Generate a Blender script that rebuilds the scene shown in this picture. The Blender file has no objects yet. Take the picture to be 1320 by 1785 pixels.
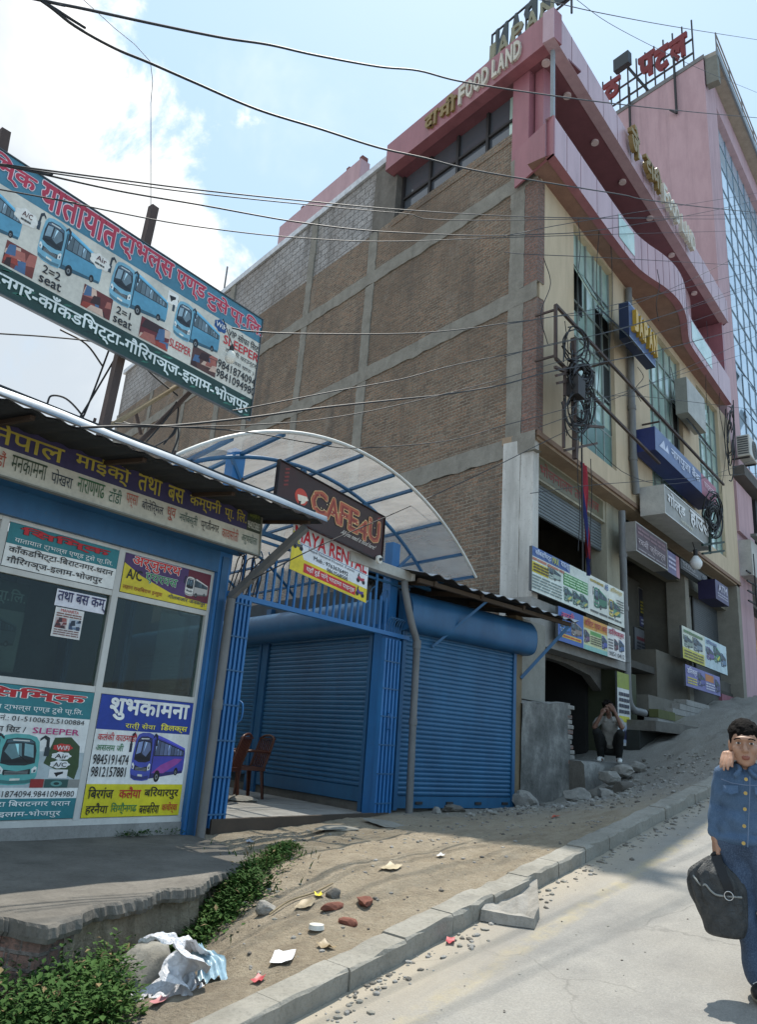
import bpy, bmesh, math, random
import numpy as np
from mathutils import Vector, Matrix, noise as mnoise
random.seed(7); rng=np.random.default_rng(7)
S=bpy.context.scene; COL=S.collection
R=math.radians
# ------------------------------------------------------------------ camera
F_PX,PITCH,ROLL,YAW=1316.55,R(16.863),R(4.255),R(39.63)
CX,CY=660.0,892.5
CAM=np.array([0,0,1.75])
def _basis():
    c,s=math.cos(YAW),math.sin(YAW)
    F=np.array([math.cos(PITCH)*c,math.cos(PITCH)*s,math.sin(PITCH)]);r0=np.array([s,-c,0.]);u0=np.cross(r0,F)
    rt=math.cos(ROLL)*r0+math.sin(ROLL)*u0; up=-math.sin(ROLL)*r0+math.cos(ROLL)*u0
    return np.array([rt,-up,F])
MB_=_basis()
cd=bpy.data.cameras.new('camera'); cam=bpy.data.objects.new('camera',cd); COL.objects.link(cam)
cd.sensor_fit='HORIZONTAL'; cd.sensor_width=36; cd.lens=36*F_PX/1320; cd.clip_start=.05; cd.clip_end=3000
m=Matrix.Identity(4)
for i in range(3):
    m[i][0]=MB_[0][i]; m[i][1]=-MB_[1][i]; m[i][2]=-MB_[2][i]; m[i][3]=CAM[i]
cam.matrix_world=m
S.camera=cam
S.view_settings.view_transform='Standard'; S.view_settings.look='None'; S.view_settings.exposure=0.28; S.view_settings.gamma=1
S.cycles.max_bounces=8; S.cycles.transparent_max_bounces=16; S.cycles.use_denoising=True
# ------------------------------------------------------------------ measuring helpers (points on real planes)
def ray(x,y): return MB_.T@np.array([(x-CX)/F_PX,(y-CY)/F_PX,1.])
def onplane(x,y,p0,n):
    d=ray(x,y);p0=np.array(p0,float);n=np.array(n,float);return CAM+d*((p0-CAM)@n)/(d@n)
def onz(x,y,z): return onplane(x,y,[0,0,z],[0,0,1])
def onv(x,y,v): return onplane(x,y,[0,v,0],[0,1,0])
def onu(x,y,u): return onplane(x,y,[u,0,0],[1,0,0])
def onroad(x,y,z0=0): return onplane(x,y,[0,0,z0],[-.14,0,1])
def wall(x,y,p,azd):
    a=R(azd);return onplane(x,y,p,[-math.sin(a),math.cos(a),0])
AZ=78.48
DA=np.array([math.cos(R(AZ)),math.sin(R(AZ)),0.]); NA=np.array([-math.sin(R(AZ)),math.cos(R(AZ)),0.])  # along brick wall; its outward normal is +NA (towards -u)
UZ=np.array([0,0,1.]); UX=np.array([1.,0,0]); UY=np.array([0,1.,0])
# ------------------------------------------------------------------ sun and sky
SUN_AZ,SUN_EL=R(31.5),R(68.2)
sv=np.array([math.cos(SUN_EL)*math.cos(SUN_AZ),math.cos(SUN_EL)*math.sin(SUN_AZ),math.sin(SUN_EL)])
ld=bpy.data.lights.new('sun','SUN'); ld.energy=4.7; ld.angle=R(.53); ld.color=(1,.95,.86)
lo=bpy.data.objects.new('sun',ld); COL.objects.link(lo); lo.location=(0,0,50)
lo.rotation_euler=Vector(sv).to_track_quat('Z','Y').to_euler()
W=bpy.data.worlds.new('World'); S.world=W; W.use_nodes=True
nt=W.node_tree; nt.nodes.clear(); N=nt.nodes.new; LK=nt.links.new
sky=N('ShaderNodeTexSky'); sky.sky_type='NISHITA'; sky.sun_disc=False; sky.sun_elevation=SUN_EL; sky.sun_rotation=R(90)-SUN_AZ
sky.air_density=1.3; sky.dust_density=1.6; sky.ozone_density=1.2
tc=N('ShaderNodeTexCoord')
# cumulus bank on the left: a great-circle edge broken up by fractal noise
a,b=ray(240,0),ray(500,480); cn=np.cross(a,b); cn/=np.linalg.norm(cn)
if cn@ray(0,250)<0: cn=-cn
dot=N('ShaderNodeVectorMath'); dot.operation='DOT_PRODUCT'; dot.inputs[1].default_value=cn; LK(tc.outputs['Generated'],dot.inputs[0])
def cnoise(scale,detail,rough,dist=0,off=(0,0,0)):
    mp=N('ShaderNodeMapping'); mp.inputs['Location'].default_value=off; LK(tc.outputs['Generated'],mp.inputs['Vector'])
    n=N('ShaderNodeTexNoise'); n.inputs['Scale'].default_value=scale; n.inputs['Detail'].default_value=detail; n.inputs['Roughness'].default_value=rough; n.inputs['Distortion'].default_value=dist
    LK(mp.outputs[0],n.inputs['Vector']); return n.outputs['Fac']
def mth(op,a,b=None,c=None):
    n=N('ShaderNodeMath'); n.operation=op
    for i,x in enumerate((a,b,c)):
        if x is None: continue
        if isinstance(x,(int,float)): n.inputs[i].default_value=x
        else: LK(x,n.inputs[i])
    return n.outputs[0]
def mrange(x,a,b,c=0,d=1,smooth=True):
    n=N('ShaderNodeMapRange'); n.interpolation_type='SMOOTHSTEP' if smooth else 'LINEAR'
    LK(x,n.inputs[0])
    for i,q in enumerate((a,b,c,d)): n.inputs[i+1].default_value=q
    return n.outputs[0]
n1=cnoise(5.5,10,.62,.25); n2=cnoise(2.2,6,.6,.3,(3,1,7)); n3=cnoise(3.2,12,.66,.6,(9,4,2))
fld=mth('ADD',mth('MULTIPLY',dot.outputs['Value'],1.5),mth('MULTIPLY',mth('SUBTRACT',n1,.5),1.15))
mask=mrange(fld,-.03,.10)
# the blue breaks lower in the bank
hole=mth('MULTIPLY',mrange(n3,.50,.66),mrange(dot.outputs['Value'],.0,.25,1,.45))
mask=mth('MULTIPLY',mask,mth('SUBTRACT',1,mth('MULTIPLY',hole,.55)))
wisp=mth('MULTIPLY',mth('MULTIPLY',mrange(n2,.56,.75),.30),mrange(dot.outputs['Value'],-.45,.0))
mask=mth('MAXIMUM',mask,wisp)
shade=mrange(mth('ADD',mth('MULTIPLY',dot.outputs['Value'],.8),mth('MULTIPLY',n2,.55)),.24,.50)
ccol=N('ShaderNodeMix'); ccol.data_type='RGBA'; LK(shade,ccol.inputs['Factor'])
ccol.inputs['A'].default_value=(10.4,10.4,10.2,1); ccol.inputs['B'].default_value=(5.2,5.8,6.4,1)
mixc=N('ShaderNodeMix'); mixc.data_type='RGBA'; LK(mask,mixc.inputs['Factor'])
# thin bright veil over the blue so the sky keeps the photograph's milky tone
veil=N('ShaderNodeMix'); veil.data_type='RGBA'; veil.inputs['Factor'].default_value=.78; LK(sky.outputs[0],veil.inputs['A']); veil.inputs['B'].default_value=(4.7,6.7,8.8,1)
LK(veil.outputs['Result'],mixc.inputs['A']); LK(ccol.outputs['Result'],mixc.inputs['B'])
bg=N('ShaderNodeBackground'); bg.inputs['Strength'].default_value=.112; LK(mixc.outputs['Result'],bg.inputs['Color'])
wo=N('ShaderNodeOutputWorld'); LK(bg.outputs[0],wo.inputs['Surface'])
# ------------------------------------------------------------------ materials
def lin(h):
    h=h.lstrip('#'); c=[int(h[i:i+2],16)/255 for i in (0,2,4)]
    return tuple(((x+.055)/1.055)**2.4 if x>.04045 else x/12.92 for x in c)+(1,)
MATS={}
class NT:
    def __init__(s,name):
        s.m=bpy.data.materials.new(name); s.m.use_nodes=True; s.t=s.m.node_tree; s.t.nodes.clear()
        s.out=s.n('ShaderNodeOutputMaterial'); s.b=s.n('ShaderNodeBsdfPrincipled'); s.l(s.b.outputs[0],s.out.inputs['Surface'])
        s.tc=s.n('ShaderNodeTexCoord')
    def n(s,t): return s.t.nodes.new(t)
    def l(s,a,b): s.t.links.new(a,b)
    def noise(s,scale,detail=5,rough=.6,vec=None,dist=0,stretch=None):
        n=s.n('ShaderNodeTexNoise'); n.inputs['Scale'].default_value=scale; n.inputs['Detail'].default_value=detail; n.inputs['Roughness'].default_value=rough; n.inputs['Distortion'].default_value=dist
        v=vec if vec is not None else s.tc.outputs['Object']
        if stretch:
            mp=s.n('ShaderNodeMapping'); mp.inputs['Scale'].default_value=stretch; s.l(v,mp.inputs['Vector']); v=mp.outputs[0]
        s.l(v,n.inputs['Vector']); return n.outputs['Fac']
    def ramp(s,fac,stops):
        r=s.n('ShaderNodeValToRGB'); e=r.color_ramp.elements
        while len(e)<len(stops): e.new(.5)
        for i,(p,c) in enumerate(stops): e[i].position=p; e[i].color=c if len(c)==4 else (*c,1)
        s.l(fac,r.inputs[0]); return r.outputs[0]
    def mr(s,x,a,b,c=0,d=1):
        n=s.n('ShaderNodeMapRange'); s.l(x,n.inputs[0])
        for i,q in enumerate((a,b,c,d)): n.inputs[i+1].default_value=q
        return n.outputs[0]
    def math(s,op,a,b=None):
        n=s.n('ShaderNodeMath'); n.operation=op
        for i,x in enumerate((a,b)):
            if x is None: continue
            if isinstance(x,(int,float)): n.inputs[i].default_value=x
            else: s.l(x,n.inputs[i])
        return n.outputs[0]
    def mix(s,f,a,b,mode='MIX'):
        n=s.n('ShaderNodeMix'); n.data_type='RGBA'; n.blend_type=mode
        for k,x in (('Factor',f),('A',a),('B',b)):
            if isinstance(x,(int,float)): n.inputs[k].default_value=x
            elif isinstance(x,tuple): n.inputs[k].default_value=x
            else: s.l(x,n.inputs[k])
        return n.outputs['Result']
    def bump(s,h,strength=.3,dist=.01):
        n=s.n('ShaderNodeBump'); n.inputs['Strength'].default_value=strength; n.inputs['Distance'].default_value=dist
        s.l(h,n.inputs['Height']); s.l(n.outputs[0],s.b.inputs['Normal'])
    def base(s,c):
        if isinstance(c,tuple): s.b.inputs['Base Color'].default_value=c
        else: s.l(c,s.b.inputs['Base Color'])
    def set(s,**k):
        for q,v in k.items(): s.b.inputs[q.replace('_',' ')].default_value=v
def mult(c,f): return tuple(min(1,x*f) for x in c[:3])+(1,)
def P(hexc,rough=.55,metal=0,dirt=.25,scale=3,bump=0,bscale=40,streak=False,name=None):
    """plain painted / printed surface: colour with a little uneven wear"""
    key=(hexc,rough,metal,dirt,scale,bump,streak)
    if key in MATS: return MATS[key]
    t=NT(name or 'surface_'+hexc.strip('#')); c=lin(hexc)
    f=t.noise(scale,6,.65,stretch=(1,1,.18) if streak else None)
    f2=t.noise(scale*9,3,.6)
    k=t.math('ADD',t.math('MULTIPLY',f,.7),t.math('MULTIPLY',f2,.3))
    t.base(t.ramp(k,[(.32,mult(c,1-dirt)),(.62,mult(c,1+dirt*.25))]))
    t.set(Roughness=rough,Metallic=metal)
    if bump: t.bump(t.noise(bscale,4,.6),bump,.01)
    MATS[key]=t.m; return t.m
# ------------------------------------------------------------------ mesh builder
class MB:
    def __init__(s): s.v=[];s.f=[];s.mi=[];s.ms=[];s.sm=[]
    def mat(s,m):
        if m not in s.ms: s.ms.append(m)
        return s.ms.index(m)
    def add(s,vs,fs,m,smooth=False):
        o=len(s.v); s.v+= [tuple(map(float,q)) for q in vs]; i=s.mat(m)
        for f in fs: s.f.append([o+k for k in f]); s.mi.append(i); s.sm.append(smooth)
    def poly(s,pts,m): s.add(pts,[list(range(len(pts)))],m)
    def boxf(s,o,a,b,c,m):
        o,a,b,c=(np.array(q,float) for q in (o,a,b,c))
        if np.dot(np.cross(a,b),c)<0: a,b=b,a
        vs=[o,o+a,o+a+b,o+b,o+c,o+a+c,o+a+b+c,o+b+c]
        s.add(vs,[(0,3,2,1),(4,5,6,7),(0,1,5,4),(1,2,6,5),(2,3,7,6),(3,0,4,7)],m)
    def box(s,x0,x1,y0,y1,z0,z1,m): s.boxf((x0,y0,z0),(x1-x0,0,0),(0,y1-y0,0),(0,0,z1-z0),m)
    def bar(s,p,q,w,h,m,up=(0,0,1)):
        p,q=np.array(p,float),np.array(q,float); d=q-p; L=np.linalg.norm(d); d/=L
        up=np.array(up,float)
        if abs(d@up)>.95: up=np.array([0,1.,0])
        x=np.cross(d,up); x/=np.linalg.norm(x); y=np.cross(x,d)
        s.boxf(p-x*w/2-y*h/2,x*w,y*h,d*L,m)
    def tube(s,pts,r,m,seg=8,cap=True):
        pts=[np.array(p,float) for p in pts]; n=len(pts); rs=r if isinstance(r,(list,tuple)) else [r]*n
        vs=[];up=np.array([0,0,1.]);px=None
        for i,p in enumerate(pts):
            d=pts[min(i+1,n-1)]-pts[max(i-1,0)]; d/=np.linalg.norm(d)+1e-12
            if px is None:
                ref=up if abs(d@up)<.9 else np.array([1.,0,0]); x=np.cross(d,ref)
            else: x=px-d*(px@d)
            x/=np.linalg.norm(x)+1e-12; px=x; y=np.cross(d,x)
            for k in range(seg):
                a=2*math.pi*k/seg; vs.append(p+rs[i]*(math.cos(a)*x+math.sin(a)*y))
        fs=[]
        for i in range(n-1):
            for k in range(seg):
                k2=(k+1)%seg; fs.append((i*seg+k,i*seg+k2,(i+1)*seg+k2,(i+1)*seg+k))
        s.add(vs,fs,m,True)
        if cap: s.add(vs[:seg],[list(range(seg))[::-1]],m); s.add(vs[-seg:],[list(range(seg))],m)
    def prism(s,pts,vec,m):
        """closed outline pushed along vec"""
        n=len(pts); pts=[np.array(p,float) for p in pts]; vec=np.array(vec,float)
        nr=np.zeros(3)
        for i in range(n): nr+=np.cross(pts[i],pts[(i+1)%n])
        if nr@vec>0: pts=pts[::-1]
        vs=pts+[p+vec for p in pts]
        s.add(vs,[list(range(n)),list(range(2*n-1,n-1,-1))]+[(i,i+n,(i+1)%n+n,(i+1)%n) for i in range(n)],m)
    def grid(s,P,m,smooth=True):
        """P[i][j] points"""
        a,b=len(P),len(P[0]); vs=[p for r in P for p in r]
        s.add(vs,[(i*b+j,i*b+j+1,(i+1)*b+j+1,(i+1)*b+j) for i in range(a-1) for j in range(b-1)],m,smooth)
    def build(s,name,parent=None,label=None,cat=None,kind=None,group=None,bevel=0):
        off=np.array(root_loc(parent)) if parent is not None else np.zeros(3)
        v=np.array(s.v,float).reshape(-1,3)
        base=np.zeros(3)
        if parent is None and cat is not None and len(v):      # a thing that is one mesh: origin at its foot
            base=np.array([(v[:,0].min()+v[:,0].max())/2,(v[:,1].min()+v[:,1].max())/2,v[:,2].min()]); off=base
        me=bpy.data.meshes.new(name); me.from_pydata((v-off).tolist(),[],s.f); me.update()
        for mm in s.ms: me.materials.append(mm)
        me.polygons.foreach_set('material_index',s.mi); me.polygons.foreach_set('use_smooth',s.sm)
        # metre-true planar UVs
        uv=me.uv_layers.new(name='UVMap'); nl=len(me.loops)
        vi=np.zeros(nl,int); me.loops.foreach_get('vertex_index',vi)
        pn=np.zeros(len(me.polygons)*3); me.polygons.foreach_get('normal',pn); pn=pn.reshape(-1,3)
        tot=np.zeros(len(me.polygons),int); me.polygons.foreach_get('loop_total',tot)
        nn=np.repeat(pn,tot,axis=0); pv=v[vi]
        h=np.hypot(nn[:,0],nn[:,1]); flat=h<.5; hh=np.where(h<1e-6,1,h)
        tx,ty=-nn[:,1]/hh,nn[:,0]/hh
        u_=np.where(flat,pv[:,0],pv[:,0]*tx+pv[:,1]*ty); v_=np.where(flat,pv[:,1],pv[:,2])
        uv.data.foreach_set('uv',np.stack([u_,v_],1).ravel())
        ob=bpy.data.objects.new(name,me); COL.objects.link(ob)
        if parent is not None: ob.parent=parent
        else: ob.location=base
        tag(ob,label,cat,kind,group)
        if bevel:
            bv=ob.modifiers.new('bevel','BEVEL'); bv.width=bevel; bv.segments=2; bv.limit_method='ANGLE'; bv.angle_limit=R(40)
        return ob
def root_loc(o):
    while o.parent is not None: o=o.parent
    return tuple(o.location)
def tag(o,label=None,cat=None,kind=None,group=None):
    if label: o['label']=label
    if cat: o['category']=cat
    if kind: o['kind']=kind
    if group: o['group']=group
def thing(name,label,cat,loc,group=None):
    o=bpy.data.objects.new(name,None); COL.objects.link(o); o.location=tuple(float(x) for x in loc); o.empty_display_size=.2
    tag(o,label,cat,None,group); return o
def copy_tree(o,loc,rz,label,group=None):
    c=o.copy(); COL.objects.link(c); c.location=loc; c.rotation_euler=(0,0,rz); c['label']=label
    if group: c['group']=group
    def kids(src,dst):
        for ch in list(src.children):
            d=ch.copy(); COL.objects.link(d); d.parent=dst; kids(ch,d)
    kids(o,c); return c
def spline(pts,n=6):
    """Catmull-Rom through pts"""
    p=[np.array(q,float) for q in pts]; p=[2*p[0]-p[1]]+p+[2*p[-1]-p[-2]]; out=[]
    for i in range(1,len(p)-2):
        for k in range(n):
            t=k/n; a,b,c,d=p[i-1],p[i],p[i+1],p[i+2]
            out.append(.5*((2*b)+(c-a)*t+(2*a-5*b+4*c-d)*t*t+(3*b-a-3*c+d)*t**3))
    out.append(p[-2]); return out
# ------------------------------------------------------------------ text
TXT={}
def txt(s,off=0.0,extrude=0.0):
    key=(s,off,extrude)
    if key in TXT: return TXT[key]
    cu=bpy.data.curves.new('t','FONT'); cu.body=s; cu.resolution_u=2; cu.offset=off; cu.extrude=extrude; cu.size=1
    ob=bpy.data.objects.new('t',cu); COL.objects.link(ob)
    dg=bpy.context.evaluated_depsgraph_get(); ev=ob.evaluated_get(dg); me=ev.to_mesh()
    v=np.array([tuple(q.co) for q in me.vertices]).reshape(-1,3); f=[list(q.vertices) for q in me.polygons]
    ev.to_mesh_clear(); bpy.data.objects.remove(ob); bpy.data.curves.remove(cu)
    TXT[key]=(v,f); return v,f
class Board:
    """a flat printed or painted sign; s,t run 0..1 across and up its face"""
    def __init__(s,P00,P10,P01,thick=.03,back='#8a8a88',face='#e8e6e0',step=.0014):
        s.o=np.array(P00,float); s.a=np.array(P10,float)-s.o; s.b=np.array(P01,float)-s.o
        s.W=np.linalg.norm(s.a); s.H=np.linalg.norm(s.b); s.n=np.cross(s.a,s.b); s.n/=np.linalg.norm(s.n)
        s.k=step; s.m=MB(); s.th=thick
        s.m.boxf(s.o-s.n*thick,s.a,s.b,s.n*thick,P(back)); s.rect(0,0,1,1,face,.8)
    def p(s,x,y,l=0): return s.o+s.a*x+s.b*y+s.n*(s.k*l)
    def rect(s,x0,y0,x1,y1,c,l=1.6): s.poly([(x0,y0),(x1,y0),(x1,y1),(x0,y1)],c,l)
    def poly(s,pts,c,l=2): s.m.poly([s.p(x,y,l) for x,y in pts],P(c,.5,dirt=.32,scale=2.2,bump=.25,bscale=2.5) if isinstance(c,str) else c)
    def ell(s,x,y,rx,ry,c,l=3,n=16): s.poly([(x+rx*math.cos(2*math.pi*i/n),y+ry*math.sin(2*math.pi*i/n)) for i in range(n)],c,l)
    def cloud(s,x,y,rx,ry,c,l=3,n=28):
        s.poly([(x+rx*(1+.08*math.cos(7*t))*math.cos(t),y+ry*(1+.1*math.cos(7*t))*math.sin(t)) for t in [2*math.pi*i/n for i in range(n)]],c,l)
    def text(s,string,x0,y0,x1,y1,c,l=6,bold=.012,outline=None,olw=.035,slant=0):
        v,f=txt(string,0.0)
        if len(v)==0: return
        mn,mx=v.min(0),v.max(0); sx=(x1-x0)/max(mx[0]-mn[0],1e-6); sy=(y1-y0)/max(mx[1]-mn[1],1e-6)
        def put(v,f,c,l):
            q=[s.p(x0+(a[0]-mn[0])*sx+slant*(a[1]-mn[1])*sy,y0+(a[1]-mn[1])*sy,l) for a in v]
            s.m.add(q,f,P(c,.5))
        def fat(rad,n,c,l):
            put(v,f,c,l)
            for k in range(n):
                t=2*math.pi*(k+.5)/n; put(v+np.array([rad*math.cos(t),rad*math.sin(t),0]),f,c,l+.06*(k+1))
        if outline: fat(bold*.8+olw,10,outline,l-.9)
        if bold>=.009: fat(bold*.8,6 if bold>.02 else 4,c,l)
        else: put(v,f,c,l)
    def lines(s,x0,y0,x1,y1,n,c,l=5,fill=.55,seed=0):
        """rows of small illegible print as dashes"""
        r=random.Random(seed); h=(y1-y0)/n
        for i in range(n):
            x=x0; y=y1-(i+1)*h
            while x<x1-.005:
                w=min(r.uniform(.10,.32)*(x1-x0),x1-x); s.rect(x,y+h*(1-fill)/2,x+w*.88,y+h*(1+fill)/2,c,l); x+=w
    def bus(s,x,y,w,h,col,dark='#20262c',glass='#5d7480',flip=False,l=2.2,accent=None,front=None):
        def sh(c,f):
            c=c.lstrip('#'); return '#'+''.join('%02x'%max(0,min(255,int(int(c[i:i+2],16)*f))) for i in (0,2,4))
        g=lambda pts:[(x+(1-a if flip else a)*w,y+b*h) for a,b in pts]
        fr=front or col; q=lambda pts,c,k: s.poly(g(pts),c,l+k)
        def el(cx_,cy_,rx,ry,c,k,n=14): q([(cx_+rx*math.cos(2*math.pi*i/n),cy_+ry*math.sin(2*math.pi*i/n)) for i in range(n)],c,k)
        top=lambda a:.985-.27*((a-.36)/.64)**1.15; bot=lambda a:.085+.13*((a-.36)/.64)
        A=[.36,.5,.65,.8,.93,.985]
        q([(a,bot(a)) for a in A]+[(.998,.30),(.998,.62)]+[(a,top(a)) for a in A[::-1]],col,0)                                   # side
        q([(a,bot(a)) for a in A]+[(a,bot(a)+.10*(1-.5*(a-.36)/.64)) for a in A[::-1]],sh(col,.62),.15)                            # skirt
        q([(a,top(a)) for a in A]+[(a,top(a)-.055*(1-.4*(a-.36)/.64)) for a in A[::-1]],sh(col,1.28),.15)                         # roof edge
        if accent: q([(.40,.20),(.62,.20),(.88,.40),(.96,.50),(.80,.50),(.55,.36)],accent,.2)
        wt=lambda a:top(a)-.085*(1-.3*(a-.36)/.64); wb=lambda a:.535+.02*((a-.36)/.64)
        q([(a,wb(a)) for a in (.40,.55,.7,.85,.975)]+[(a,wt(a)) for a in (.975,.85,.7,.55,.40)],dark,.3)                          # window band
        e=[.41,.495,.575,.648,.715,.777,.834,.886,.932,.968]
        for k in range(9):
            a,b_=e[k]+.006,e[k+1]-.004; q([(a,wb(a)+.02),(b_,wb(b_)+.02),(b_,wt(b_)-.02),(a,wt(a)-.025)],sh(glass,.62+.09*((k*5)%4)),.45)
            if k%3==0: q([(a,wt(a)-.03),((a+b_)/2,wt(a)-.03),(a+.004,wb(a)+.10)],sh(glass,1.35),.6)
        q([(.375,.13),(.395,.13),(.395,.86),(.375,.88)],sh(col,.5),.3)                                                            # door line
        F=[(.035,.10),(.10,.055),(.24,.04),(.345,.06),(.372,.13),(.378,.55),(.372,.90),(.345,.965),(.26,1.0),(.14,.995),(.07,.955),(.035,.86),(.012,.55),(.010,.22)]
        q(F,fr,.3)
        q([(.045,.46),(.05,.70),(.075,.86),(.12,.915),(.24,.925),(.325,.885),(.345,.72),(.342,.44),(.26,.405),(.13,.41)],dark,.6)   # windscreen
        q([(.075,.84),(.12,.90),(.24,.91),(.315,.875),(.318,.82),(.22,.845),(.10,.83)],sh(dark,2.1),.75)                           # destination glass
        q([(.125,.862),(.27,.868),(.27,.888),(.125,.884)],'#e4e2d8',.9)
        q([(.065,.56),(.085,.80),(.165,.825),(.15,.60)],glass,.8); q([(.17,.58),(.19,.825),(.30,.80),(.325,.66),(.25,.52)],sh(glass,.8),.8); q([(.20,.60),(.215,.81),(.245,.81)],sh(glass,1.4),.9)
        q([(.06,.47),(.33,.45),(.325,.50),(.19,.53),(.07,.52)],sh(dark,.7),.9)
        q([(.10,.465),(.19,.60),(.196,.598),(.115,.462)],'#101214',1.0)
        q([(.07,.25),(.30,.225),(.315,.33),(.19,.30),(.075,.35)],sh(dark,.8),.6)                                                   # grille
        for k in range(3): q([(.09,.255+.025*k),(.29,.235+.025*k),(.29,.243+.025*k),(.09,.263+.025*k)],'#a8acaa',.8)
        q([(.02,.29),(.06,.27),(.065,.345),(.04,.40),(.02,.385)],'#f0f0e8',.8); q([(.31,.245),(.355,.26),(.358,.375),(.335,.39),(.305,.33)],'#f0f0e8',.8)
        q([(.025,.30),(.045,.285),(.045,.33),(.027,.345)],sh(dark,1.8),.95); q([(.325,.27),(.345,.28),(.345,.33),(.325,.32)],sh(dark,1.8),.95)
        q([(.03,.11),(.10,.075),(.24,.06),(.345,.085),(.35,.15),(.24,.125),(.10,.14),(.03,.17)],sh(fr,.7),.5)
        q([(.15,.135),(.235,.125),(.235,.165),(.15,.175)],'#e8e6d8',.8)
        for cx_,cy_,r in ((.505,.125,.060),(.86,.225,.040)):
            el(cx_,cy_+.015,r*.95,r*2.0,sh(dark,.7),.5); el(cx_,cy_,r*.72,r*1.55,'#131415',.9); el(cx_-.004,cy_,r*.42,r*.9,'#8b8e8e',1.1); el(cx_-.004,cy_,r*.2,r*.45,'#2c2e2e',1.3)
        for k,sx in enumerate((-1,1)):
            o=.035 if sx<0 else .345
            q([(o,.93),(o+sx*.04,1.0),(o+sx*.085,.95),(o+sx*.095,.74),(o+sx*.065,.74),(o+sx*.06,.90),(o+sx*.035,.94),(o,.88)],dark,.7 if sx<0 else 1.1)
            if sx<0: q([(o-.10,.60),(o-.055,.60),(o-.055,.77),(o-.10,.77)],sh(dark,1.3),.9)
    def photo(s,x0,y0,x1,y1,cols,seed,l=2.4):
        r=random.Random(seed); s.rect(x0,y0,x1,y1,cols[0],l)
        for i in range(9):
            c=cols[1+i%(len(cols)-1)]; a,b=r.uniform(x0,x1),r.uniform(y0,y1); w,h=(x1-x0)*r.uniform(.1,.3),(y1-y0)*r.uniform(.1,.35)
            q=[(a-w,b-h),(a+w,b-h*.6),(a+w*.7,b+h),(a-w*.6,b+h*.7)]
            s.poly([(min(max(u,x0),x1),min(max(v,y0),y1)) for u,v in q],c,l+.15+.12*i)
    def build(s,name,label,cat,group=None,frame=None,fw=.03,parts=None):
        root=thing(name,label,cat,s.o,group)
        s.m.build('panel',root)
        if frame:
            f=MB(); fm=P(frame,.4,.3) ; d=s.n*(s.th+.02)
            A=s.a/s.W; B=s.b/s.H; o=s.o-s.n*(s.th+.004)
            f.boxf(o-A*fw-B*fw,A*(s.W+2*fw),B*(fw-.001),d,fm); f.boxf(o-A*fw+B*(s.H+.001),A*(s.W+2*fw),B*fw,d,fm)
            f.boxf(o-A*fw,A*(fw-.001),B*s.H,d,fm); f.boxf(o+A*(s.W+.001),A*fw,B*s.H,d,fm)
            f.build('frame',root)
        return root
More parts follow.
